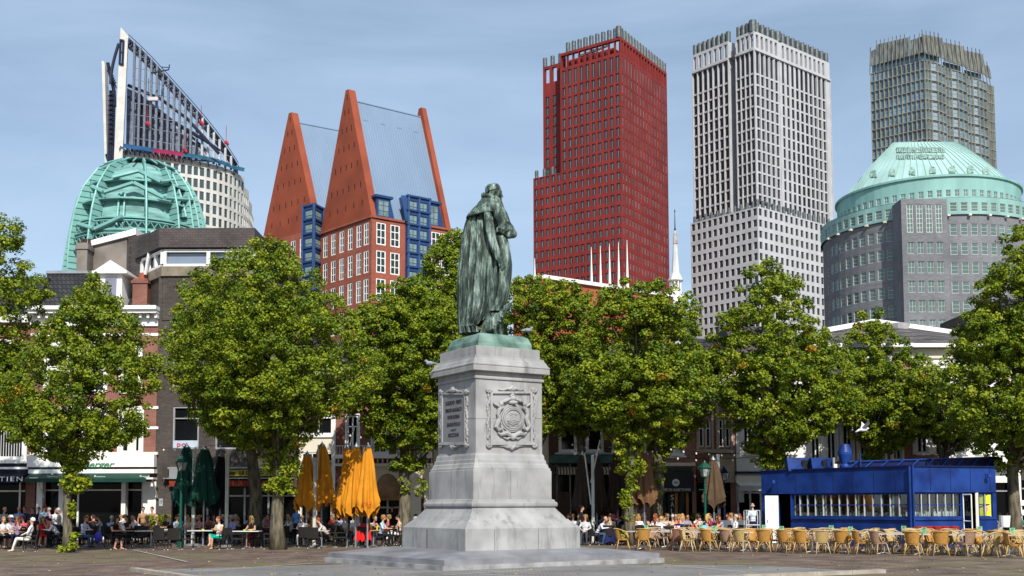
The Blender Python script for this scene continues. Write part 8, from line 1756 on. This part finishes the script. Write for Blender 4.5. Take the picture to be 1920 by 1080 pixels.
    sit(433,1024,'sit_table',-10,(.32,.30,.60),NV,'curly',hG,'seated grey haired woman in violet cardigan and sunglasses',glasses=True)
    sit(440,1019,'sit_table',20,(.45,.45,.45),GY,'curly',hG,'seated grey haired woman in grey behind the violet cardigan')
    sit(474,1027,'sit_table',-30,BK,(.20,.02,.02),'long',hY,'seated blonde woman in black top and dark red trousers, left of the stubby stem',sleeve=False)
    sit(450,1008,'sit_back',0,(.36,.2,.13),BR,'short',hD,'seated person in brown far back before the red fascia',sleeve=False)
    sit(500,1012,'sit_table',30,RD,BK,'short',hB,'seated person in red top just left of the stubby stem')
    sit(489,1010,'sit_table',-30,(.03,.03,.035),BK,'short',hG,'seated grey haired person in black, second line left of the stubby stem')
    sit(513,1013,'sit_table',-20,(.03,.12,.50),NV,'short',hB,'seated person in strong blue shirt beside the stubby stem')
    person(556,0,'stand_idle',150,(.16,.32,.66),NV,None,hB,'standing bald man in blue shirt under the left orange parasol',D=54)
    sit(557,1019,'sit_table',10,(.40,.36,.36),BR,'short',hD,'seated woman with dark hair and sunglasses in grey top, under the orange parasols',glasses=True,sleeve=False)
    sit(568,1025,'sit_table',-5,W,(.6,.6,.6),'short',hY,'seated blonde woman in white with black sunglasses, arms down',glasses=True,sleeve=False)
    sit(585,1024,'sit_chin',20,TN,BR,'long',hY,'seated woman with very light long hair, left of the small round table',sleeve=False)
    sit(578,1014,'sit_table',0,BR,BR,'long',hR,'seated auburn haired woman behind the two blonde women')
    sit(601,1018,'sit_chin',-30,BE,BR,'long',hR,'seated woman with long auburn hair, behind the man in grey tee shirt',sleeve=False)
    sit(613,1026,'sit_lean',-75,(.50,.48,.46),BR,'short',hR,'seated man in pale grey tee shirt leaning left over the small table',longsleeve=False)
    sit(628,1018,'sit_back',-60,(.05,.055,.06),BK,'short',hB,'seated man in charcoal jumper left of the bright orange parasols')
    sit(639,1015,'sit_table',20,(.42,.45,.62),NV,'short',hB,'seated person in pale blue left of the bright orange parasols')
    sit(667,1024,'sit_table',-8,W,JE,'short',hL,'seated man in white tee shirt and sunglasses, under the bright orange parasols',glasses=True,longsleeve=False)
    p=sit(684,1026,'sit_table',175,RD,BK,'long',hD,'seated black haired woman seen from behind, red jacket over her chair')
    m=MB(); 
    for s in (0,):
        n_=14; vs=[]
        for j in range(n_+1):
            x=-.36+.72*j/n_; w=.03*math.sin(j*1.9); vs+= [(x*.80,.30+w*.3,.93),(x*.95,.36+w,.60),(x*1.1+.02*math.sin(j),.37+w*1.6,.22+.13*abs(math.sin(j*.8+.5)))]
        m.add(vs,[(j*3+i,j*3+i+1,(j+1)*3+i+1,(j+1)*3+i) for j in range(n_) for i in range(2)]+[]); m.add([(x,y+.025,z) for x,y,z in vs],[(j*3+i,j*3+i+1,(j+1)*3+i+1,(j+1)*3+i) for j in range(n_) for i in range(2)])
    M=Matrix.Translation(p.location)@Matrix.Rotation(R(175),4,'Z'); m.v=[tuple(M@Vector(v)) for v in m.v]; T(m.build('jacket',colour((.62,.012,.012)),smooth=True),'bright red jacket hanging over a chair back left of the monument','jacket')
    sit(714,1024,'sit_table',80,(.42,.58,.68),BK,'curly',hL,'seated man in light blue shirt facing right, right of the red jacket',longsleeve=False,glasses=True)
    person(735,0,'stand_idle',10,(.015,.015,.018),BK,'short',hD,'standing waiter in black suit with white shirt front, left of the monument',D=58.5,skin=1)
    person(703,0,'stand_idle',-20,(.02,.02,.025),BK,'short',hD,'standing waiter in black behind the bright orange parasols',D=59,skin=1)
    sit(748,1021,'sit_cross',-70,(.66,.52,.40),(.68,.66,.62),'short',hD,'seated dark haired woman in white trousers, left of the monument',glasses=True,sleeve=False)
    sit(763,1024,'sit_lean',95,(.05,.17,.48),JE,'curly',hG,'seated grey haired man in blue shirt leaning toward the monument')
    sit(777,1016,'sit_table',40,(.2,.12,.08),BR,'short',hB,'seated person half hidden by the left flank of the monument')
    # empty black chairs of the left terrace
    for (x,yf,rz,l) in ((118,1027,-75,'just left of the thin lime stem'),(146,1024,180,'right of the thin lime stem, seat turned away'),(178,1024,175,'third from the thin lime stem, a blue bag beside it'),(232,1030,80,'beside the round brown table, side on'),(262,1024,-10,'behind the square white table at the front'),(301,1031,180,'seen from behind, left one of the front pair'),(328,1031,182,'seen from behind, brownish right one of the front pair'),(352,1030,100,'side on, at the white table under the green parasols'),(446,1029,95,'turned right beside the pedestal table'),(505,1029,-75,'just left of the stubby lime stem'),(536,1023,178,'just right of the stubby lime stem'),(572,1026,176,'behind the blonde woman in white'),(588,1028,182,'seen from behind, left of the small round table'),(640,1026,-85,'right of the small round table'),(652,1018,20,'left of the bright orange parasols'),(726,1023,-90,'right of the table with yellow glasses'),(742,1023,90,'facing the monument'),(200,1018,170,'in the second line left of the bald man'),(300,1016,0,'in the second line behind the front pair'),(390,1018,-10,'left of the reading woman'),(622,1014,170,'in the second line under the orange parasols'),(470,1016,160,'in the second line left of the stubby stem'),(160,1014,0,'in the second line right of the thin stem'),(130,1016,30,'in the second line behind the thin stem')):
        p=PZ(x,yf,0); black_chair(p,rz,'empty black wicker chair '+l)
    for (x,yf,k,top,l) in ((14,1030,'rect',(.36,.22,.12),'brown wooden table at the left edge'),(96,1022,'round',(.05,.05,.05),'small dark table between the red dress and the waistcoat'),(228,1027,'rect',(.20,.12,.07),'dark brown table before the woman in black dress'),(283,1027,'rect',(.62,.60,.58),'white table before the blonde woman in tan'),(318,1022,'rect',(.62,.60,.58),'white table behind the front pair of chairs'),(380,1026,'rect',(.62,.60,.58),'white table left of the reading woman'),(462,1028,'rect',(.62,.60,.58),'white pedestal table left of the stubby stem'),(540,1020,'round',(.5,.42,.33),'pale table right of the stubby stem'),(603,1027,'round',(.5,.42,.33),'small round table before the man in grey tee shirt'),(700,1026,'round',(.42,.27,.16),'round wooden table with yellow glasses right of the red jacket'),(738,1019,'round',(.5,.42,.33),'small table near the monument')):
        table(PZ(x,yf,0),l,k,0,top)
    def small(nm,x,yf,dx,z,fn,mt,l,cat,g=None): p=PZ(x,yf,0); m=MB(); fn(m,Vector((p.x+dx,p.y,z))); T(m.build(nm,mt),l,cat,g)
    YG=mat('yellow_green_ashtray',(.45,.62,.05),.4); 
    for x,yf,l in ((380,1026,'lime green ashtray on the white table left of the reading woman'),(470,1028,'lime green ashtray on the white pedestal table'),(458,1028,'second lime green ashtray, left one on the white pedestal table')): small('ashtray',x,yf,.0,.75,lambda m,p:m.lathe([(.05,0),(.07,.05),(.06,.055),(.03,.02)],p,10),YG,l,'ashtray','lime green ashtrays')
    YB=mat('beer_yellow',(.75,.52,.03),.2); 
    for dx,l in ((-.12,'tall glass of beer, left one on the round wooden table'),(.16,'yellow glass, right one on the round wooden table')): small('beer_glass',700,1026,dx,.75,lambda m,p:m.lathe([(.03,0),(.035,.02),(.055,.24),(.05,.24)],p,12),YB,l,'glass')
    small('menu_card',228,1027,-.05,.75,lambda m,p:m.box(p.x-.2,p.x+.16,p.y-.01,p.y+.01,p.z,p.z+.22),WHITE,'white menu card standing on the dark brown table','menu')
    small('bag',182,1025,.05,.42,lambda m,p:(m.ell(p,(.20,.10,.24),10,8),m.tube([p+Vector((-.1,0,.2)),p+Vector((0,0,.38)),p+Vector((.1,0,.2))],.012,5)),mat('blue_plastic_bag',(.10,.08,.60),.4),'bright blue bag hanging at a black chair right of the thin stem','bag')
    small('bag',396,1029,.0,.12,lambda m,p:(m.ell(p,(.16,.10,.14),10,7),m.tube([p+Vector((-.1,0,.1)),p+Vector((0,0,.26)),p+Vector((.1,0,.1))],.012,5)),mat('brown_leather',(.2,.11,.05),.5),'brown leather bag on the bricks left of the reading woman','bag')
    # ---- middle right terrace
    def sit2(*a,**k): return sit(*a,**k)
    sit2(1074,1018,'sit_table',10,BE,BR,'short',hL,'seated man in sunglasses right beside the monument',glasses=True,longsleeve=False)
    sit2(1064,1016,'sit_table',30,W,BR,'short',hR,'seated person half hidden by the right flank of the monument')
    sit2(1084,1019,'sit_table',15,(.55,.60,.62),NV,'short',hB,'seated woman in pale top with a navy cardigan on her chair')
    person(1090,0,'stand_idle',70,BK,BK,'bun',hD,'standing waitress in black right of the monument',D=53,longsleeve=False)
    sit2(1101,1018,'sit_table',-60,BK,BK,'short',hD,'seated dark haired man in black shirt beside the waitress')
    sit2(1109,1017,'sit_table',20,(.6,.62,.62),NV,'short',hD,'seated person in white behind the bald man in white')
    sit2(1121,1022,'sit_lean',60,(.70,.70,.74),JE,None,hB,'seated bald man in white shirt and jeans facing right, nearest in his group')
    person(1125,0,'stand_bend',60,(.30,.33,.38),NV,'short',hG,'standing person in grey bent low over a table',D=56)
    sit2(1146,1021,'sit_table',-15,(.62,.58,.50),(.25,.22,.18),'short',hY,'seated blonde woman in cream vest beside the navy cloth',sleeve=False)
    person(1153,0,'stand_talk',50,(.50,.06,.18),NV,'bun',hR,'standing woman in magenta sleeveless top by the ivy grown stem',D=55,sleeve=False)
    person(1163,0,'stand_bend',-120,W,BK,'long',hR,'standing red haired woman in white bending by the ivy grown stem',D=55.5)
    p=PZ(1139,1022,0); m=MB(); m2=[]
    n_=26; vs=[]
    for j in range(n_): a=2*math.pi*j/n_; w=1+.10*math.sin(a*6); vs+=[(p.x+.30*math.cos(a),p.y+.22*math.sin(a),.86),(p.x+.34*math.cos(a)*w,p.y+.27*math.sin(a)*w,.5),(p.x+.36*math.cos(a)*w,p.y+.28*math.sin(a)*w,.13+.04*math.sin(a*4))]
    m.add(vs,[(j*3+i,((j+1)%n_)*3+i,((j+1)%n_)*3+i+1,j*3+i+1) for j in range(n_) for i in range(2)]+[tuple(range(0,n_*3,3))]); T(m.build('throw',colour((.012,.018,.09)),smooth=True),'navy cloth draped over a chair in the group right of the monument','cloth'); black_chair(p,170,'black wicker chair under the navy cloth')
    random.seed(77)
    L2=[(1188,1012,-20,TN,'long',hR,'auburn haired woman in tan first right of the ivy grown stem',0),(1197,1010,170,W,'long',hL,'woman in white with light brown hair, back to the camera right of the ivy stem',0),(1222,1009,60,W,'short',hB,'man in white shirt leaning under the sunlit brown parasol',0),(1231,1008,-40,(.5,.35,.36),'short',hR,'red haired person in dusty pink top under the brown parasol',0),(1234,1014,150,(.68,.70,.74),'short',hY,'small blonde child in white beneath the black shop emblem',0),(1243,1009,-10,(.55,.4,.38),'long',hY,'blonde woman in pale pink before the black shop',0),(1252,1010,0,BE,'short',hL,'woman in beige with large sunglasses before the black shop',1),(1262,1009,10,(.55,.28,.24),'long',hL,'long haired woman in salmon top below the shop door',0),(1268,1012,-10,(.7,.22,.06),None,hB,'bald man in bright orange shirt before the orange door posts',1),(1275,1014,-15,(.02,.03,.12),'short',hL,'man in navy polo with sunglasses right of the orange shirt',1),(1287,1009,20,(.25,.28,.36),'short',hD,'dark haired man in grey blue shirt right of the navy polo',0),(1303,1010,60,W,'short',hB,'person in white shirt left of the right green lantern',0),(1312,1009,-30,(.62,.58,.58),'short',hD,'dark haired woman in pale top at the foot of the right green lantern',0),(1328,1010,0,(.58,.45,.25),'curly',hY,'woman with bushy blonde hair right of the green lantern',0),(1337,1011,-60,(.42,.05,.12),'short',hD,'dark haired woman in wine red top under the tan parasol',0),(1354,1010,40,W,'short',hR,'person in white with reddish hair beneath the tan parasol',0),(1366,1008,-30,(.05,.05,.06),'short',hB,'person in dark jacket behind the grey windscreens',0),(1378,1009,160,(.6,.6,.6),'short',hB,'person in pale jacket seen from behind at the grey windscreens',0),(1388,1010,-20,BR,'long',hR,'auburn haired woman in brown by the grey windscreens',0),(1396,1009,30,(.25,.08,.05),'long',hB,'woman in dark red by the trolley',0),(1209,1008,0,(.2,.2,.22),'short',hD,'man in dark grey below the hem of the brown parasol',0),(1296,1007,-30,BK,'short',hD,'man in black left of the right green lantern',0)]
    for (x,yf,rz,top,hair,hc,l,g) in L2: sit(x,yf+10,random.choice(('sit_table','sit_table','sit_chin','sit_lean')) if l.find('leaning')<0 else 'sit_lean',rz,top,(.05,.05,.07),hair,hc,'seated '+l,glasses=bool(g),sleeve=random.random()<.6,longsleeve=random.random()<.5,clabel='black wicker chair of the '+l)
    person(1411,0,'stand_idle',180,(.55,.62,.72),NV,'ring',hG,'standing balding man in pale blue shirt, back turned, at the trolley',D=52.5,sc=1.05)
    RP=mat('red_white_pattern',(.7,.08,.07),.7,var=.1,scale=9,col2=(.75,.7,.68),contrast=(.48,.52)); small('beach_bag',1262,1025,0,.62,lambda m,p:m.box(p.x-.30,p.x+.30,p.y-.12,p.y+.12,p.z-.25,p.z+.28),RP,'red and white patterned bag before the orange shirted man','bag')
    small('helmet',1321,1026,.0,.80,lambda m,p:(m.ell(p,(.17,.15,.15),12,8),m.ell(p+Vector((.02,-.1,-.05)),(.13,.08,.07),10,6)),mat('sky_blue_shell',(.15,.5,.75),.3),'sky blue cycle helmet near the right green lantern','helmet')
    for (x,yf,rz,l) in ((1097,1019,90,'with pale legs right of the monument'),(1170,1021,20,'left of the ivy grown stem'),(1200,1023,175,'seen from behind, right of the ivy grown stem'),(1215,1022,150,'left of the small blonde child'),(1228,1024,180,'back to the camera before the blonde child'),(1318,1022,160,'grey one beside the helmet'),(1345,1019,0,'at the left windscreen'),(1255,1025,170,'before the patterned bag')): black_chair(PZ(x,yf,0),rz,'empty black wicker chair '+l)
    for (x,yf,k,top,l) in ((1092,1012,'round',(.5,.42,.33),'small table beside the waitress'),(1132,1017,'round',(.2,.2,.2),'small dark table between the bald man and the cream vest'),(1152,1018,'round',(.5,.42,.33),'round wicker rimmed table left of the ivy stem'),(1210,1020,'rect',(.55,.5,.45),'pale table under the sunlit brown parasol'),(1240,1021,'rect',(.55,.5,.45),'pale table before the black shop'),(1292,1021,'rect',(.55,.5,.45),'pale table left of the right green lantern'),(1345,1021,'rect',(.55,.5,.45),'pale table under the tan parasol')): table(PZ(x,yf,0),l,k,0,top)
    random.seed(314); C6=[(W,'white'),((.55,.36,.36),'dusty pink'),(BK,'black'),((.5,.5,.5),'pale grey'),((.5,.12,.1),'brick red'),((.25,.35,.5),'steel blue'),(BE,'beige'),((.03,.04,.1),'navy')]
    H4=[('short',hB,'brown haired'),('long',hR,'auburn haired'),('long',hY,'blonde'),('short',hD,'black haired'),('curly',hL,'curly haired'),('short',hG,'grey haired')]
    AN=[(1184,'beside the ivy grown stem'),(1213,'under the sunlit brown parasol'),(1238,'by the blonde child'),(1258,'below the orange door posts'),(1282,'beside the navy polo'),(1300,'left of the right green lantern'),(1321,'at the foot of the right green lantern'),(1341,'under the tan parasol'),(1362,'before the left windscreen'),(1383,'before the right windscreen'),(1098,'beside the waitress in black'),(1135,'behind the navy cloth')]
    for i,(x,w_) in enumerate(AN):
        for q,(dy,row) in enumerate(((1016.5,'farther'),(1021.5,'nearer'))):
            c,cn=C6[(i*3+q*5)%8]; hk,hc_,hn=H4[(i*5+q*2)%6]
            l='seated %s guest in %s top, %s one %s'%(hn,cn,row,w_)
            sit(x+random.uniform(-7,7),dy+random.uniform(-1,1),random.choice(('sit_table','sit_chin','sit_lean','sit_back')),random.choice((-75,-40,-10,10,45,80,170)),c,(.05,.05,.07),hk,hc_,l,glasses=random.random()<.3,sleeve=random.random()<.6,longsleeve=random.random()<.4,clabel='black chair of the %s guest in %s, %s one %s'%(hn,cn,row,w_))
    AL=[(18,1018,'left of the dark suits'),(88,1017,'behind the red dress'),(122,1019,'right beside the thin lime stem'),(172,1016,'behind the white shirted man'),(205,1020,'behind the woman in black dress'),(228,1013,'below the white cafe window'),(266,1016,'between the bald man and the blonde'),(297,1017,'left of the green lantern'),(340,1015,'behind the green lantern post'),(390,1017,'behind the reading woman'),(422,1016,'left of the violet cardigan'),(460,1018,'behind the white pedestal table'),(488,1018,'left beside the stubby stem'),(545,1016,'right beside the stubby stem'),(594,1014,'behind the small round table'),(648,1020,'left of the white tee shirt'),(694,1016,'behind the red jacket'),(724,1018,'left of the waiter in black suit')]
    for i,(x,yf,w_) in enumerate(AL):
        c,cn=C6[(i*3+1)%8]; hk,hc_,hn=H4[(i*5+3)%6]
        sit(x,yf+2,random.choice(('sit_table','sit_chin','sit_lean','sit_back')),random.choice((-75,-40,-10,10,45,80,170)),c,(.05,.05,.07),hk,hc_,'seated %s guest in %s top, %s'%(hn,cn,w_),sleeve=random.random()<.6,longsleeve=random.random()<.4,clabel='black chair of the %s guest %s'%(hn,w_))
    # ---- far right, behind the pavilion corner
    for (x,D,top,hair,hc,l) in ((1873,52,(.5,.5,.52),'short',hB,'seated man in pale shirt at the right corner of the pavilion'),(1891,53,(.55,.58,.6),'curly',hG,'seated grey haired woman in white and grey, right of the pavilion'),(1911,52,(.05,.2,.2),'short',hR,'seated red haired person in dark green, at the far right')):
        person(x,0,'sit_table',-20,top,(.03,.03,.04),hair,hc,l,D=D); black_chair(PX(x,940,D)*1.0+Vector((0,.06,0))-Vector((0,0,PX(x,940,D).z)),-20,'black wicker chair of the '+l.split(' in ')[0])
    # back line along the house fronts, in the shade
    random.seed(91); cols=[((.1,.1,.12),'dark grey'),((.32,.04,.04),'dull red'),((.35,.35,.36),'grey'),((.05,.09,.2),'dark blue'),((.4,.36,.3),'sand coloured'),((.10,.14,.08),'olive'),((.42,.42,.44),'pale')]
    spots=[(25,'below the letters of the navy awning'),(176,'before the big dark window of the white cafe'),(232,'by the narrow post of the white cafe'),(338,'behind the green lantern'),(400,'under the black parasol'),(444,'below the red fascia'),(465,'left of the dark double trunk'),(540,'before the narrow cream house'),(622,'behind the dark lantern'),(660,'behind the bright orange parasols'),(1130,'before the brown door'),(1180,'behind the ivy grown stem'),(1245,'before the black shop window'),(1305,'behind the right green lantern'),(1375,'before the white house'),(1395,'before the white house, nearer the pavilion')]
    for i,(x,w_) in enumerate(spots):
        c,cn=cols[i%7]; hk=random.choice(('short','short','long','curly')); hcn=random.choice(((hB,'brown'),(hD,'dark'),(hL,'light brown')))
        person(x,0,'sit_table',random.uniform(-70,70),c,(.04,.04,.05),hk,hcn[0],'seated %s haired guest in %s top far back, %s'%(hcn[1],cn,w_),D=58.6+random.uniform(-.4,.4),longsleeve=random.random()<.5)
        p=PX(x,940,59); black_chair((p.x,58.7,0),random.uniform(-40,40),'black wicker chair far back %s'%w_)
# ---------------------------------------------------------------- build everything
ground(); tower_red(); tower_white(); tower_grey(); round_building(); zwolsche(); sail_tower(); lattice_dome(); orange_hall(); church(); house_row()
monument(); all_trees(); pavilion(); street(); wicker_terrace(); crowd()
_l={}
for o in bpy.data.objects:
    if o.get('label') and o.parent is None:
        _l.setdefault(o['label'],[]).append(o.name)
        if not 4<=len(o['label'].split())<=16: print('LABEL LEN',len(o['label'].split()),o['label'])
for k,v in _l.items():
    if len(v)>1: print('DUP',k,v)
